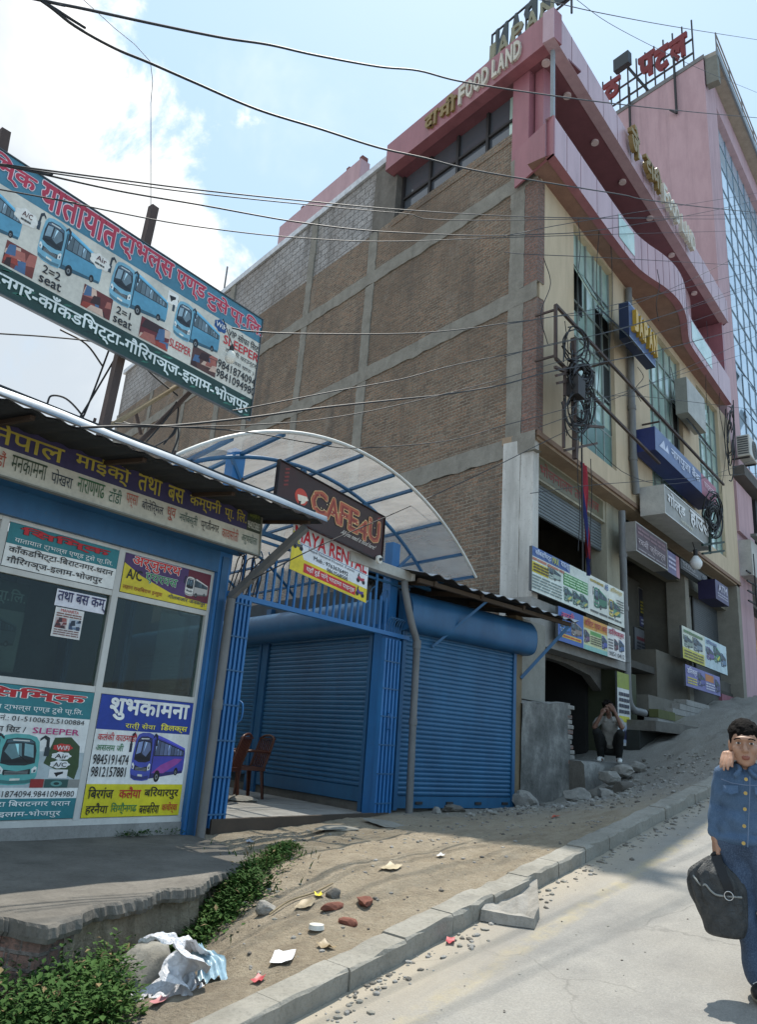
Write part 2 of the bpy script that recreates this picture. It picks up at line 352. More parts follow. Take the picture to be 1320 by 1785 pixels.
# ------------------------------------------------------------------ setting: materials
def ground_mats():
    t=NT('asphalt_dusty'); o=t.tc.outputs['Object']
    big=t.noise(.55,6,.65); mid=t.noise(3.2,6,.7); fine=t.noise(75,3,.7)
    c=t.ramp(mid,[(.30,(.235,.225,.205)),(.72,(.335,.32,.288))])
    c=t.mix(t.mr(big,.42,.66,0,.55),c,(.36,.335,.285,1))
    c=t.mix(t.mr(fine,.35,.75,.0,.5),c,(.15,.145,.135,1))
    vor=t.n('ShaderNodeTexVoronoi'); vor.inputs['Scale'].default_value=95; t.l(o,vor.inputs['Vector'])
    c=t.mix(t.mr(vor.outputs['Distance'],.0,.34,.45,0),c,(.44,.42,.38,1))
    sp=t.n('ShaderNodeSeparateXYZ'); t.l(o,sp.inputs[0])
    # worn ochre edge line parallel to the kerb
    wob=t.math('ADD',sp.outputs['Y'],t.math('MULTIPLY',t.math('SUBTRACT',mid,.5),.10))
    band=t.math('MULTIPLY',t.mr(t.math('ABSOLUTE',t.math('SUBTRACT',wob,2.42)),.035,.09,1,0),t.mr(t.noise(5,6,.75),.40,.70,0,.55))
    c=t.mix(band,c,(.50,.40,.19,1))
    dust=t.mr(t.math('ADD',sp.outputs['Y'],t.math('MULTIPLY',big,.9)),2.75,3.25,0,.75)
    c=t.mix(dust,c,(.37,.315,.235,1))
    vc=t.n('ShaderNodeTexVoronoi'); vc.feature='DISTANCE_TO_EDGE'; vc.inputs['Scale'].default_value=.55
    wv=t.n('ShaderNodeTexNoise'); wv.inputs['Scale'].default_value=2.5; wv.inputs['Detail'].default_value=6; t.l(o,wv.inputs['Vector'])
    av=t.n('ShaderNodeVectorMath'); av.operation='MULTIPLY_ADD'; av.inputs[1].default_value=(.5,.5,0); t.l(wv.outputs['Color'],av.inputs[0]); t.l(o,av.inputs[2]); t.l(av.outputs[0],vc.inputs['Vector'])
    crack=t.math('MULTIPLY',t.mr(vc.outputs['Distance'],.0,.006,.38,0),t.mr(big,.42,.55,0,1)); c=t.mix(crack,c,(.075,.07,.062,1))
    tyre=t.noise(1.2,5,.65,stretch=(.08,1.6,1)); c=t.mix(t.mr(tyre,.52,.68,0,.35),c,(.19,.18,.165,1))
    t.base(c); t.set(Roughness=.92)
    t.bump(t.math('ADD',fine,t.math('MULTIPLY',mid,.6)),.5,.014)
    MATS['asphalt']=t.m
    t=NT('dirt'); big=t.noise(.8,6,.65); mid=t.noise(4.5,8,.72); fine=t.noise(48,5,.75)
    c=t.ramp(mid,[(.28,(.25,.195,.13)),(.5,(.40,.325,.225)),(.74,(.52,.44,.32))])
    c=t.mix(t.mr(big,.4,.62,0,.6),c,(.44,.375,.28,1))
    c=t.mix(t.mr(fine,.52,.74,0,.55),c,(.17,.13,.09,1)); pb=t.noise(15,5,.75); c=t.mix(t.mr(pb,.58,.72,0,.45),c,(.16,.125,.085,1)); c=t.mix(t.mr(pb,.30,.42,.4,0),c,(.50,.43,.33,1))
    sp=t.n('ShaderNodeSeparateXYZ'); t.l(t.tc.outputs['Object'],sp.inputs[0])
    far=t.mr(t.math('ADD',sp.outputs['X'],t.math('MULTIPLY',mid,2.5)),9.2,12,0,.85)   # grey gravel and broken cement further up the hill
    c=t.mix(far,c,t.ramp(fine,[(.3,(.20,.19,.17)),(.7,(.44,.42,.38))]))
    low=t.mr(t.math('ADD',sp.outputs['Z'],t.math('MULTIPLY',mid,.25)),.45,.72,.65,0)   # soil turns darker towards the bottom of the ditch
    c=t.mix(low,c,(.085,.065,.045,1))
    t.base(c); t.set(Roughness=.96)
    t.bump(t.math('ADD',t.math('MULTIPLY',fine,.75),t.math('ADD',mid,t.math('MULTIPLY',pb,.8))),1.0,.05); MATS['dirt']=t.m
    for nm,a,b,cr in (('concrete',(.235,.225,.205),(.37,.355,.325),(.12,.115,.105)),('concrete_dark',(.10,.09,.075),(.20,.182,.155),(.045,.04,.034)),('concrete_band',(.185,.17,.14),(.31,.29,.245),(.085,.078,.065)),('kerbstone',(.215,.20,.165),(.34,.32,.275),(.095,.09,.075))):
        t=NT(nm); mid=t.noise(2.4,8,.7); fine=t.noise(36,5,.7); st=t.noise(3,6,.7,stretch=(1,1,.25))
        c=t.ramp(mid,[(.3,a),(.7,b)]); c=t.mix(t.mr(fine,.5,.8,0,.6),c,(*cr,1)); c=t.mix(t.mr(st,.55,.75,0,.5),c,(*cr,1))
        t.base(c); t.set(Roughness=.9); t.bump(t.math('ADD',fine,mid),.5,.015); MATS[nm]=t.m
    t=NT('stone'); mid=t.noise(6,8,.7); fine=t.noise(60,4,.7)
    c=t.ramp(mid,[(.3,(.19,.18,.16)),(.7,(.40,.375,.33))]); c=t.mix(t.mr(fine,.5,.8,0,.5),c,(.14,.13,.11,1)); t.base(c); t.set(Roughness=.9); t.bump(t.math('ADD',fine,mid),.6,.012); MATS['stone']=t.m
    def brick(nm,c1,c2,mo,w=.235,h=.078,ms=.011,grime=.5,bump=.6,top=None):
        t=NT(nm); uv=t.n('ShaderNodeUVMap'); uv.uv_map='UVMap'
        wob=t.n('ShaderNodeTexNoise'); wob.inputs['Scale'].default_value=1.3; t.l(t.tc.outputs['Object'],wob.inputs['Vector'])
        ad=t.n('ShaderNodeVectorMath'); ad.operation='MULTIPLY_ADD'; ad.inputs[1].default_value=(.05,.05,0); t.l(wob.outputs['Color'],ad.inputs[0]); t.l(uv.outputs[0],ad.inputs[2])
        b=t.n('ShaderNodeTexBrick'); b.inputs['Scale'].default_value=1; b.inputs['Brick Width'].default_value=w; b.inputs['Row Height'].default_value=h; b.inputs['Mortar Size'].default_value=ms; b.inputs['Mortar Smooth'].default_value=.3
        b.inputs['Color1'].default_value=(*c1,1); b.inputs['Color2'].default_value=(*c2,1); b.inputs['Mortar'].default_value=(*mo,1); b.inputs['Bias'].default_value=-.1
        t.l(ad.outputs[0],b.inputs['Vector'])
        big=t.noise(.35,6,.7); mid=t.noise(2.2,7,.75); fine=t.noise(17,5,.75,stretch=(1,1,2.2))
        c=b.outputs['Color']
        c=t.mix(t.mr(fine,.48,.60,0,.8),c,(*[x*.30 for x in mo],1))
        c=t.mix(t.mr(fine,.30,.43,.75,0),c,(*[min(1,x*1.15) for x in mo],1))
        c=t.mix(t.mr(mid,.46,.72,0,grime),c,(*mo,1))
        c=t.mix(t.mr(big,.40,.60,0,grime*1.5),c,(.155,.115,.082,1))
        st=t.noise(1.1,7,.7,stretch=(1,1,.14)); c=t.mix(t.mr(st,.52,.70,0,.7),c,(.10,.088,.075,1)); wt_=t.noise(.7,5,.7,stretch=(1,1,.5)); c=t.mix(t.mr(wt_,.58,.74,0,.5),c,(.40,.36,.30,1))
        t.base(c); t.set(Roughness=.95)
        hgt=t.math('ADD',t.math('MULTIPLY',b.outputs['Fac'],-1.),t.math('MULTIPLY',fine,1.1)); t.bump(hgt,bump,.03); MATS[nm]=t.m
    brick('brick_old',(.36,.215,.135),(.15,.098,.068),(.35,.305,.235),ms=.014,grime=.38,bump=.9)
    brick('brick_red',(.31,.165,.125),(.215,.115,.09),(.23,.20,.18),grime=.22)
    brick('block_grey',(.52,.50,.48),(.42,.405,.39),(.20,.19,.18),w=.46,h=.235,ms=.02,grime=.25,bump=.5)
    # glass kinds
    def glass(nm,tint,trans,rough=.02):
        t=NT(nm); t.t.nodes.remove(t.b)
        tr=t.n('ShaderNodeBsdfTransparent'); tr.inputs[0].default_value=(*tint,1)
        gl=t.n('ShaderNodeBsdfGlossy'); gl.inputs['Roughness'].default_value=rough; gl.inputs['Color'].default_value=(.95,.97,1,1)
        fr=t.n('ShaderNodeFresnel'); fr.inputs['IOR'].default_value=1.5
        f=t.math('ADD',t.math('MULTIPLY',fr.outputs[0],.55),trans)
        mx=t.n('ShaderNodeMixShader'); t.l(f,mx.inputs[0]); t.l(tr.outputs[0],mx.inputs[1]); t.l(gl.outputs[0],mx.inputs[2]); t.l(mx.outputs[0],t.out.inputs['Surface'])
        MATS[nm]=t.m
    glass('pane',(.66,.74,.72),.0)
    t=NT('green_glass'); t.base(t.ramp(t.noise(.9,5,.6),[(.35,(.30,.46,.40)),(.7,(.58,.72,.64))])); t.set(Roughness=.12,Metallic=.1); t.b.inputs['Specular IOR Level'].default_value=1.0; MATS['green_glass']=t.m
    t=NT('blue_glass'); t.base(t.ramp(t.noise(.5,4,.6),[(.35,(.42,.56,.68)),(.7,(.60,.72,.80))])); t.set(Roughness=.08,Metallic=.25); MATS['blue_glass']=t.m
    t=NT('dark_glass'); t.base((.085,.095,.11,1)); t.set(Roughness=.08); t.b.inputs['Specular IOR Level'].default_value=.9; MATS['dark_glass']=t.m
    t=NT('zinc_sheet'); f=t.noise(5,6,.7); t.base(t.ramp(f,[(.3,(.40,.42,.44)),(.65,(.72,.74,.76))])); t.set(Metallic=.35,Roughness=.42); t.bump(t.noise(14,3,.6),.15,.01); MATS['zinc']=t.m
    # dirty translucent roof sheet
    t=NT('polycarbonate'); t.t.nodes.remove(t.b)
    st=t.noise(2.6,7,.7,stretch=(1,.35,1)); cl=t.ramp(st,[(.34,(.82,.81,.78)),(.66,(.98,.98,.97))])
    df=t.n('ShaderNodeBsdfDiffuse'); tl=t.n('ShaderNodeBsdfTranslucent'); tr=t.n('ShaderNodeBsdfTransparent'); gl=t.n('ShaderNodeBsdfGlossy'); gl.inputs['Roughness'].default_value=.25
    t.l(cl,df.inputs[0]); t.l(cl,tl.inputs[0]); t.l(cl,tr.inputs[0])
    a=t.n('ShaderNodeMixShader'); a.inputs[0].default_value=.5; t.l(df.outputs[0],a.inputs[1]); t.l(tl.outputs[0],a.inputs[2])
    b=t.n('ShaderNodeMixShader'); t.l(t.mr(st,.35,.7,.60,.84),b.inputs[0]); t.l(a.outputs[0],b.inputs[1]); t.l(tr.outputs[0],b.inputs[2])
    c=t.n('ShaderNodeMixShader'); c.inputs[0].default_value=.06; t.l(b.outputs[0],c.inputs[1]); t.l(gl.outputs[0],c.inputs[2]); t.l(c.outputs[0],t.out.inputs['Surface']); MATS['poly']=t.m
ground_mats()
def steel(nm,base,dark,rough=.45,rust=.35):
    t=NT(nm); f=t.noise(2.2,7,.7,stretch=(1,1,.3)); g=t.noise(22,4,.7)
    c=t.ramp(f,[(.32,dark),(.62,base)]); c=t.mix(t.mr(g,.58,.78,0,rust),c,(.10,.085,.07,1))
    if nm.startswith('blue') or nm=='shutter':
        sc=t.noise(5,7,.75,stretch=(.5,.5,1.6)); c=t.mix(t.mr(sc,.60,.78,0,.28),c,(.15,.20,.25,1)); dn=t.noise(1.1,4,.6); c=t.mix(t.mr(dn,.40,.66,0,.30),c,(dark[0]*.6,dark[1]*.6,dark[2]*.6,1))
    if any(q in nm for q in ('wall','pink','flaky')):
        v=t.noise(2.4,6,.7,stretch=(1,1,.05)); c=t.mix(t.mr(v,.52,.72,0,.42),c,(dark[0]*.55,dark[1]*.55,dark[2]*.55,1))
    t.base(c); t.set(Roughness=rough); t.bump(g,.06,.01); MATS[nm]=t.m; return t.m
steel('blue',(.03,.13,.265),(.021,.09,.195)); steel('blue_bright',(.032,.185,.44),(.024,.135,.34),rust=.2)
steel('shutter',(.028,.138,.27),(.021,.096,.195),rough=.38,rust=.3)
steel('grey_pipe',(.20,.20,.195),(.11,.11,.105),rough=.5,rust=.25)
steel('rust',(.085,.055,.045),(.04,.028,.024),rough=.75)
steel('black_iron',(.03,.027,.026),(.018,.016,.016),rough=.6)
steel('alu',(.66,.65,.60),(.50,.49,.45),rough=.4,rust=.2)
steel('pink_panel',(.35,.135,.155),(.28,.105,.122),rough=.38,rust=.05)
steel('pink_light',(.52,.35,.38),(.44,.285,.315),rough=.4,rust=.12)
steel('pink_wall',(.53,.35,.365),(.45,.29,.305),rough=.85,rust=.08)
steel('tan_wall',(.60,.475,.32),(.50,.395,.265),rough=.85,rust=.12)
steel('white_flaky',(.62,.60,.55),(.42,.40,.36),rough=.85,rust=.6)
steel('cream_wall',(.42,.39,.29),(.30,.28,.21),rough=.85,rust=.35)
steel('soffit_shaded',(.20,.075,.09),(.16,.06,.072),rough=.5,rust=.05)  # darker copy of the pink panel, underside shade put into the colour
M=MATS
t=NT('plaster_patchy'); a_=t.noise(1.3,7,.7); b_=t.noise(9,6,.7)
c_=t.ramp(a_,[(.36,(.085,.085,.075)),(.5,(.17,.165,.15)),(.62,(.31,.30,.27))]); c_=t.mix(t.mr(b_,.52,.75,0,.6),c_,(.06,.058,.05,1)); t.base(c_); t.set(Roughness=.95); t.bump(t.math('ADD',a_,b_),.7,.03); MATS['plaster']=t.m
BLUE,BLUEB,SHUT,PIPE,RUST,IRON,ALU=M['blue'],M['blue_bright'],M['shutter'],M['grey_pipe'],M['rust'],M['black_iron'],M['alu']
CONC,CONCD,KERB,DIRT,STONE=M['concrete'],M['concrete_dark'],M['kerbstone'],M['dirt'],M['stone']
# ------------------------------------------------------------------ setting: road, kerb, verge
def tps(pts):
    p=np.array(pts,float); n=len(p)
    def U(r2): return np.where(r2>1e-12,.5*r2*np.log(np.maximum(r2,1e-12)),0)
    d=((p[:,None,:2]-p[None,:,:2])**2).sum(-1)
    A=np.zeros((n+3,n+3)); A[:n,:n]=U(d)+np.eye(n)*.02; A[:n,n]=1; A[:n,n+1:]=p[:,:2]; A[n,:n]=1; A[n+1:,:n]=p[:,:2].T
    w=np.linalg.solve(A,np.concatenate([p[:,2],[0,0,0]]))
    def f(u,v):
        u=np.asarray(u,float);v=np.asarray(v,float)
        r=(u[...,None]-p[:,0])**2+(v[...,None]-p[:,1])**2
        return U(r)@w[:n]+w[n]+w[n+1]*u+w[n+2]*v
    return f
VP=[(u,3.12,.14*u+.075) for u in (-3,-1,0,1,2,3,4,5,6,7,8,9,10,11.5,13,15,17,20,24,30)]
VP+=[(2.9,4.05,.30),(3.5,4.45,.34),(2.2,4.2,.26),(1.5,4.2,.18),(0,4.4,.05),(2.6,3.55,.42),(3.5,3.65,.56),(4.3,4.45,.68),(4.05,4.7,.52),(1.5,3.6,.30),(4.8,3.8,.80),(5.6,4.0,.87),
 (2,5.5,.5),(4,5.5,.55),(0,6,.45),(-3,5,-.2),(5.4,6.3,.74),(6.5,6.2,.79),(7.5,6.2,.85),(8.3,6.2,.88),(5.1,5.3,.76),(6,5.2,.83),(7,4.8,.91),(8,4.5,1.0),(9.5,5.8,.93),(11,5.75,.97),(9.5,4.6,1.1),
 (12.2,5.6,1.05),(12.6,5.0,1.22),(13.4,5.1,1.36),(14.5,5.2,1.58),(11,4.2,1.32),(13,4,1.72),(15.5,5.5,1.70),(14.0,6.2,1.35),(15.5,6.2,1.55),
 (17,5.5,2.15),(18.2,5.1,2.42),(17,4.3,2.42),(20.5,5.5,2.95),(21,4.5,3.02),(25,5.5,3.6),(30,6,4.3),(20,6.4,2.8)]
GZ=tps(VP)
def rough_z(u,v):
    k=1+2.2*max(0,min(1,(u-13.5)/3))*max(0,min(1,(v-3.4)/.6))
    return k*.030*(mnoise.fractal(Vector((u*1.7,v*1.7,3)),1,2,4))+.014*mnoise.noise(Vector((u*7,v*7,5)))+.007*mnoise.noise(Vector((u*17,v*17,8)))
def gz(u,v): return float(GZ(u,v))+rough_z(u,v)
b=MB()
us=np.concatenate([np.arange(-30,0,3.),np.arange(0,14,.35),np.arange(14,40,2),np.arange(40,181,20)]); vs=np.concatenate([np.arange(-40,-4,6.),np.arange(-4,2.9,.5),[2.93]])
b.grid([[(u,v,.14*u) for v in vs] for u in us],M['asphalt']); b.build('road',kind='structure')
b=MB()
us=np.concatenate([np.arange(-4,1.4,.3),np.arange(1.4,9,.055),np.arange(9,14,.10),np.arange(14,32,.35)]); vs=np.concatenate([np.arange(3.0,5.6,.055),np.arange(5.6,9.0,.14)])
U_,V_=np.meshgrid(us,vs,indexing='ij'); Z_=GZ(U_,V_)
b.grid([[(us[i],vs[j],Z_[i,j]+rough_z(us[i],vs[j])) for j in range(len(vs))] for i in range(len(us))],DIRT); b.build('dirt_verge',kind='structure')
# outer ground running off behind the buildings, in one sheet well below everything
b=MB(); b.grid([[(u,v,.14*u-1.2) for v in np.linspace(2.9,140,12)] for u in np.linspace(-60,180,16)],DIRT); b.build('ground',kind='structure')
# kerb stones
b=MB(); u=-4.; r=random.Random(4)
while u<34:
    L=.5 if u<14 else 1.; j=lambda s=.008: r.uniform(-s,s)
    u1=u+L-.009; pr=[(2.86,-.12),(2.86,.098),(2.872,.114),(3.035,.118),(3.05,.10),(3.05,-.12)]
    dv,dz=j(),j(.006); P_=[]
    n=5
    for k in range(n+1):
        uu=u+(u1-u)*k/n; e=[(0,0)]*6 if k in (0,n) else [(j(.008),j(.008)) for _ in range(6)]
        P_.append([(uu,v+dv+ e[q][0],z+.14*uu+dz+e[q][1]) for q,(v,z) in enumerate(pr)])
    b.grid([row[::-1] for row in P_],KERB,False)
    b.poly(P_[0],KERB); b.poly(P_[-1][::-1],KERB)
    u+=L
b.build('kerb',kind='structure')
# raised cement apron in front of the ticket kiosk, broken front edge
edge=[onz(x,y,.75) for x,y in ((-260,1600),(-120,1590),(0,1596),(40,1604),(85,1609),(120,1600),(170,1577),(205,1572),(246,1562),(272,1552),(297,1547),(325,1546),(352,1539))]
edge=[(p[0],p[1]) for p in edge]+[(4.0,4.62),(4.35,4.78),(4.75,4.95),(5.0,5.25),(5.16,5.7),(5.2,6.2)]
e2=[]
for i in range(len(edge)-1):
    for k in range(11):
        t=k/11; u=edge[i][0]*(1-t)+edge[i+1][0]*t; v=edge[i][1]*(1-t)+edge[i+1][1]*t
        e2.append((u+.02*mnoise.noise(Vector((u*4,v*4,1))),v+.045*mnoise.fractal(Vector((u*6,v*6,9)),1,2,3)+.03*mnoise.noise(Vector((u*19,v*19,4)))+.02*mnoise.noise(Vector((u*37,v*37,4)))))
e2.append(edge[-1])
b=MB(); zt=lambda u,v: .745+.012*mnoise.noise(Vector((u*2,v*2,2)))-(.02 if u>4.3 else 0)*(u-4.3)
rows=[]
for (u,v) in e2:
    rows.append([(u,v-.0,zt(u,v)-.085),(u,v-.012+.025*mnoise.noise(Vector((u*23,3,1))),zt(u,v)-.06),(u,v+.012*mnoise.noise(Vector((u*29,1,1))),zt(u,v)-.014+.010*mnoise.noise(Vector((u*31,2,2)))),(u,v+.02,zt(u,v))]+[(u+(min(u,5.2)-u)*k/6,v+.02+(6.56-v-.02)*k/6,zt(u,v+(6.5-v)*k/6)+.018*(k/6)) for k in range(1,7)])
b.grid(rows[::-1],CONCD,False); b.build('pavement',kind='structure')
# brick footing showing under the apron
b=MB(); rows=[(u,v+.05) for u,v in e2 if u<2.62]
b.grid([[(u,v,.05),(u,v,.672)] for u,v in rows],M['brick_red'],False)
b.build('brick_footing',label='low red brick footing under the broken cement apron of the ticket kiosk',cat='wall')
b=MB(); rows=[(u,v+.06) for u,v in e2 if 2.5<u<4.4]
b.grid([[(u+.03*mnoise.noise(Vector((u*6,z*7,2))),v-.10*(.67-z)/.6+.05*mnoise.noise(Vector((u*5,z*5,6))),z) for z in np.linspace(.05,.675,9)] for u,v in rows],DIRT); b.build('earth_bank',kind='structure')
# floor of the covered passage
b=MB(); b.box(5.27,9.6,6.42,12.4,.5,.862,CONC)
for k in range(5): b.box(5.38,9.5,6.55+k*.62,6.556+k*.62,.8,.8635,CONCD)
b.build('passage_floor',kind='structure')
b=MB(); b.box(5.4,8.32,6.345,6.412,.6,.885,P('#4a4036',.8)); b.build('threshold',label='dark timber threshold across the foot of the passage gate',cat='threshold')
# ------------------------------------------------------------------ ticket kiosk
G=6.5
kio=thing('ticket_kiosk','blue ticket kiosk with aluminium window front covered in bus posters','kiosk',(4,6.5,.745))
b=MB()
b.box(.3,5.20,6.44,6.60,.70,.862,CONC)                                   # plinth
b.box(.3,.42,6.6,9.6,.7,3.95,BLUE); b.box(.42,5.2,9.5,9.62,.7,3.95,P('#6d7f86',.8)) # far walls
b.box(.42,5.2,6.62,9.5,.70,.80,CONCD)
b.box(5.14,5.22,6.62,9.5,.8,2.02,BLUE); b.box(5.14,5.22,6.62,9.5,3.36,3.95,BLUE); b.box(5.14,5.22,8.0,8.12,2.02,3.36,BLUE); b.box(5.14,5.22,9.3,9.5,2.02,3.36,BLUE)
b.build('wall',kio)
b=MB(); b.box(.3,5.1,6.40,6.60,3.372,3.60,BLUE); b.build('beam',kio)
# rounded shutter housing above the windows
b=MB(); prof=[(6.40,3.60),(6.24,3.62),(6.14,3.70),(6.10,3.82),(6.12,3.98),(6.22,4.08),(6.40,4.10)]
b.grid([[(u,y,z) for y,z in spline([(0,y,z) for y,z in prof],3) and [(q[1],q[2]) for q in spline([(0,y,z) for y,z in prof],3)]] for u in (.3,5.33)],BLUE)
b.prism([(5.331,y,z) for y,z in prof],(.012,0,0),BLUE); b.build('shutter_housing',kio)
b=MB(); b.box(5.10,5.26,6.40,6.56,.62,3.60,BLUEB); b.box(5.135,5.225,6.385,6.399,.66,3.55,BLUE); b.build('corner_post',kio)
fr=MB()
for u0,u1 in ((.3,.36),(1.72,1.80),(2.78,2.845),(3.93,3.995),(5.06,5.098)): fr.box(u0,u1,6.455,6.535,.905,3.37,ALU)
for z0,z1 in ((.865,.92),(1.995,2.05),(2.895,2.945),(3.335,3.371)):
    fr.box(.36,1.72,6.46,6.53,z0,z1,ALU)
    for a,c in ((1.8,2.78),(2.845,3.93),(3.995,5.06)): fr.box(a,c,6.46,6.53,z0,z1,ALU)
fr.box(.3,5.1,6.452,6.54,.863,.904,ALU)
fr.build('window_frame',kio)
for a,c in ((.36,1.72),(1.8,2.78),(2.845,3.93),(3.995,5.06)):
    p=MB(); p.box(a,c,6.493,6.499,2.05,2.895,M['pane']); p.build('pane',kio)
p=MB(); p.box(5.177,5.183,6.62,8.0,2.02,3.36,M['pane']); p.box(5.177,5.183,8.12,9.3,2.02,3.36,M['pane']); p.build('side_pane',kio)
p=MB(); p.box(4.62,5.0,6.62,6.627,2.05,2.895,M['pane']); p.build('sliding_pane',kio)
p=MB(); p.box(3.30,3.36,7.2,9.4,2.0,3.0,P('#3a5560',.6)); p.build('divider',kio)
b=MB(); b.box(.6,5.1,6.62,7.1,1.93,2.0,P('#5c4028',.5)); b.build('counter',kio)
# roof: corrugated zinc, turned-up front edge, dark underside
rf=MB(); n=96
top=[];
for v,z in ((5.36,3.93),(7.4,4.20),(9.9,4.5)):
    top.append([(.0+u*5.62/n,v,z+.012*math.sin(u*1.9)) for u in range(n+1)])
rf.grid(top,M['zinc']); rf.grid([[(p[0],p[1]+.002,p[2]-.012) for p in r][::-1] for r in top],P('#23262a',.8))
fl=[[(u*5.62/24,5.345-.006*math.sin(u),3.945) for u in range(25)],[(u*5.62/24,5.36,4.005+.006*math.sin(u*1.3)) for u in range(25)],[(u*5.62/24,5.50,4.045+.006*math.sin(u*1.1)) for u in range(25)]]
rf.grid(fl,P('#7d8b97',.5,.2,dirt=.35)); rf.box(0,5.6,5.52,5.57,4.02,4.09,P('#2b2e31',.7))
for k in range(7): rf.tube([(.5+k*.8,5.47,4.07),(.5+k*.8,5.465,4.10)],.012,RUST,6)
ro=rf.build('roof',kio)
for u in (.4,1.4,2.4,3.4,4.4,5.45): rb=MB(); rb.bar((u,5.45,3.905),(u,9.6,4.44),.04,.035,P('#3d2c1e',.8)); rb.build('rafter',ro)
st=MB(); st.bar((5.31,6.42,3.12),(5.46,5.50,3.86),.07,.07,PIPE); st.build('strut',kio)
def kboard(x0,x1,z0,z1,v=6.452,**k): return Board((x0,v,z0),(x1,v,z0),(x0,v,z1),thick=.006,**k)
# long painted sign on the housing
B_=Board((.9,6.045,3.58),(5.33,6.045,3.58),(.9,6.085,4.045),thick=.03,face='#cfc9b6',back='#6b6658')
B_.rect(0,.50,1,1,'#454062',1.6)
YL='#b9a84a'
B_.text('नेपाल',.335,.56,.475,.96,YL,6,.02); B_.text('माईक्ो',.50,.54,.625,.96,YL,6,.02); B_.text('तथा',.645,.58,.705,.92,YL,6,.02); B_.text('बस',.722,.58,.765,.90,YL,6,.02); B_.text('कम्पनी',.782,.56,.872,.94,YL,6,.02); B_.text('प्ा. लि.'.replace('लि','िल'),.884,.56,.952,.92,YL,6,.02)
B_.rect(.955,.50,1,1,'#3d4430',1.7); B_.text('सम्पर्क नं.',.962,.80,.994,.95,'#8f9a4a',6); B_.text('9840058883',.957,.56,.998,.74,'#d8d8c8',6,.01)
x=.30
for w,c,k in (('काठमाडौं','#b3543f',.085),('मनकामना','#3c4a35',.085),('पोखरा','#2e3942',.055),('नाराणगढ','#3c6a45',.075),('टाँडी','#2f5f4a',.037),('पर्सा','#b35c4a',.035),('बोलेिर्मल','#2c2e3c',.068),('ध्ुव','#b3543f',.028),('नयाँबस्ती','#3e5a50',.062),('प्गतीनगर','#202226',.065),('कावासोती','#b3543f',.062),('अरुणखोला','#3d5a48',.062)):
    sc=1.0; B_.text(w,x,.14,x+k*.80*sc,.43,c,6,.006); x+=k*.80*sc+.0105
B_.build('kiosk_signboard','long weathered signboard above the kiosk windows, yellow letters on dark blue over cream','signboard',frame='#8d8a7c',fw=.014)
TEAL='#2e7f86'; RED='#c5242c'; WH='#f2f2ec'; BK='#1c1c20'
# top left: white and teal
B_=kboard(2.85,3.925,2.95,3.33,face=WH); B_.rect(0,.52,1,1,TEAL)
B_.text('िसिम्क',.10,.74,.90,.97,RED,6,.03,outline='#3a1518',olw=.02); B_.text('यातायात ट्ाभल्स एण्ड टुसे प्ा.िल.',.06,.54,.95,.71,WH,6,.004)
B_.text('काँकडिभट्टा-िबराटनगर-धरान',.03,.28,.97,.50,BK,6,.012); B_.text('गौिरगञ्ज-इलाम-भोजपुर',.03,.04,.88,.26,BK,6,.012)
B_.build('window_poster','teal and white poster with red heading in the upper left kiosk window','poster')
B_=kboard(4.0,5.055,2.95,3.33,face='#54386a'); 
B_.poly([(0,0),(1,0),(1,.18),(.55,.24),(.2,.5),(0,.75)],'#e3cf33',1.7); B_.rect(.72,.2,1,1,'#6a2030',1.8)
B_.text('अर्जुनरथ',.08,.66,.62,.97,'#d62f2a',6,.03,outline=WH,olw=.03); B_.text('A/C',.04,.36,.20,.62,BK,6,.02); B_.text('एयरवस',.24,.36,.60,.62,'#2f8a52',6,.02,outline=WH,olw=.02)
B_.text('लहान राजिबराज इनरुवा',.02,.06,.45,.22,'#9a3a22',6); B_.text('गोलबजार जनकपुर',.52,.06,.97,.22,'#233a5a',6)
B_.bus(.70,.26,.28,.55,'#b9b6b0',front='#d8d5cd')
B_.build('window_poster','purple and yellow poster with a grey coach in the upper right kiosk window','poster')
# lower left poster
B_=kboard(2.85,3.925,.925,1.99,face=WH); B_.rect(0,.78,1,1,TEAL); B_.rect(0,0,1,.155,TEAL)
B_.text('िसिम्क',.02,.885,.92,.985,RED,6,.04,outline=WH,olw=.03); B_.text('यातायात ट्ाभल्स एण्ड टुसे प्ा.िल.',-.0,.80,.92,.86,WH,6,.008)
B_.text('सम्पर्क नं.: 01-5100632,5100884',.0,.715,.95,.775,BK,6,.008); B_.text('VIP सोफा िसट /',.0,.645,.46,.70,BK,6,.012); B_.text('SLEEPER',.52,.645,.92,.69,'#c0357a',6,.015)
B_.text('िबराटनगर',.0,.57,.16,.62,RED,6,.01); B_.text('कलंकी 1',.0,.52,.10,.56,BK,6,.01)
B_.rect(.0,.235,1,.51,'#b7c3c4',1.7); B_.poly([(.66,.42),(.72,.62),(.86,.63),(.95,.56),(.97,.40),(.95,.3)],'#39512f',1.9); B_.poly([(.6,.30),(1,.30),(1,.235),(.6,.235)],'#8e8e88',1.9)
B_.bus(-.30,.235,.93,.40,'#5aa7a2',flip=True,front='#62b4ae',dark='#233034',glass='#86b2b6')
for q,(c,w) in enumerate((('#d23a34','WiFi'),('#f4f4f0','Air'),('#f4f4f0','A/C'))):
    B_.cloud(.80,.545-.065*q,.085,.03,c,4); B_.text(w,.745,.527-.065*q,.855,.560-.065*q,WH if q==0 else BK,7,.01)
B_.rect(.72,.31,.88,.375,'#ecebe6',4); B_.poly([(.76,.35),(.84,.36),(.84,.345),(.80,.33),(.79,.318)],BK,5)
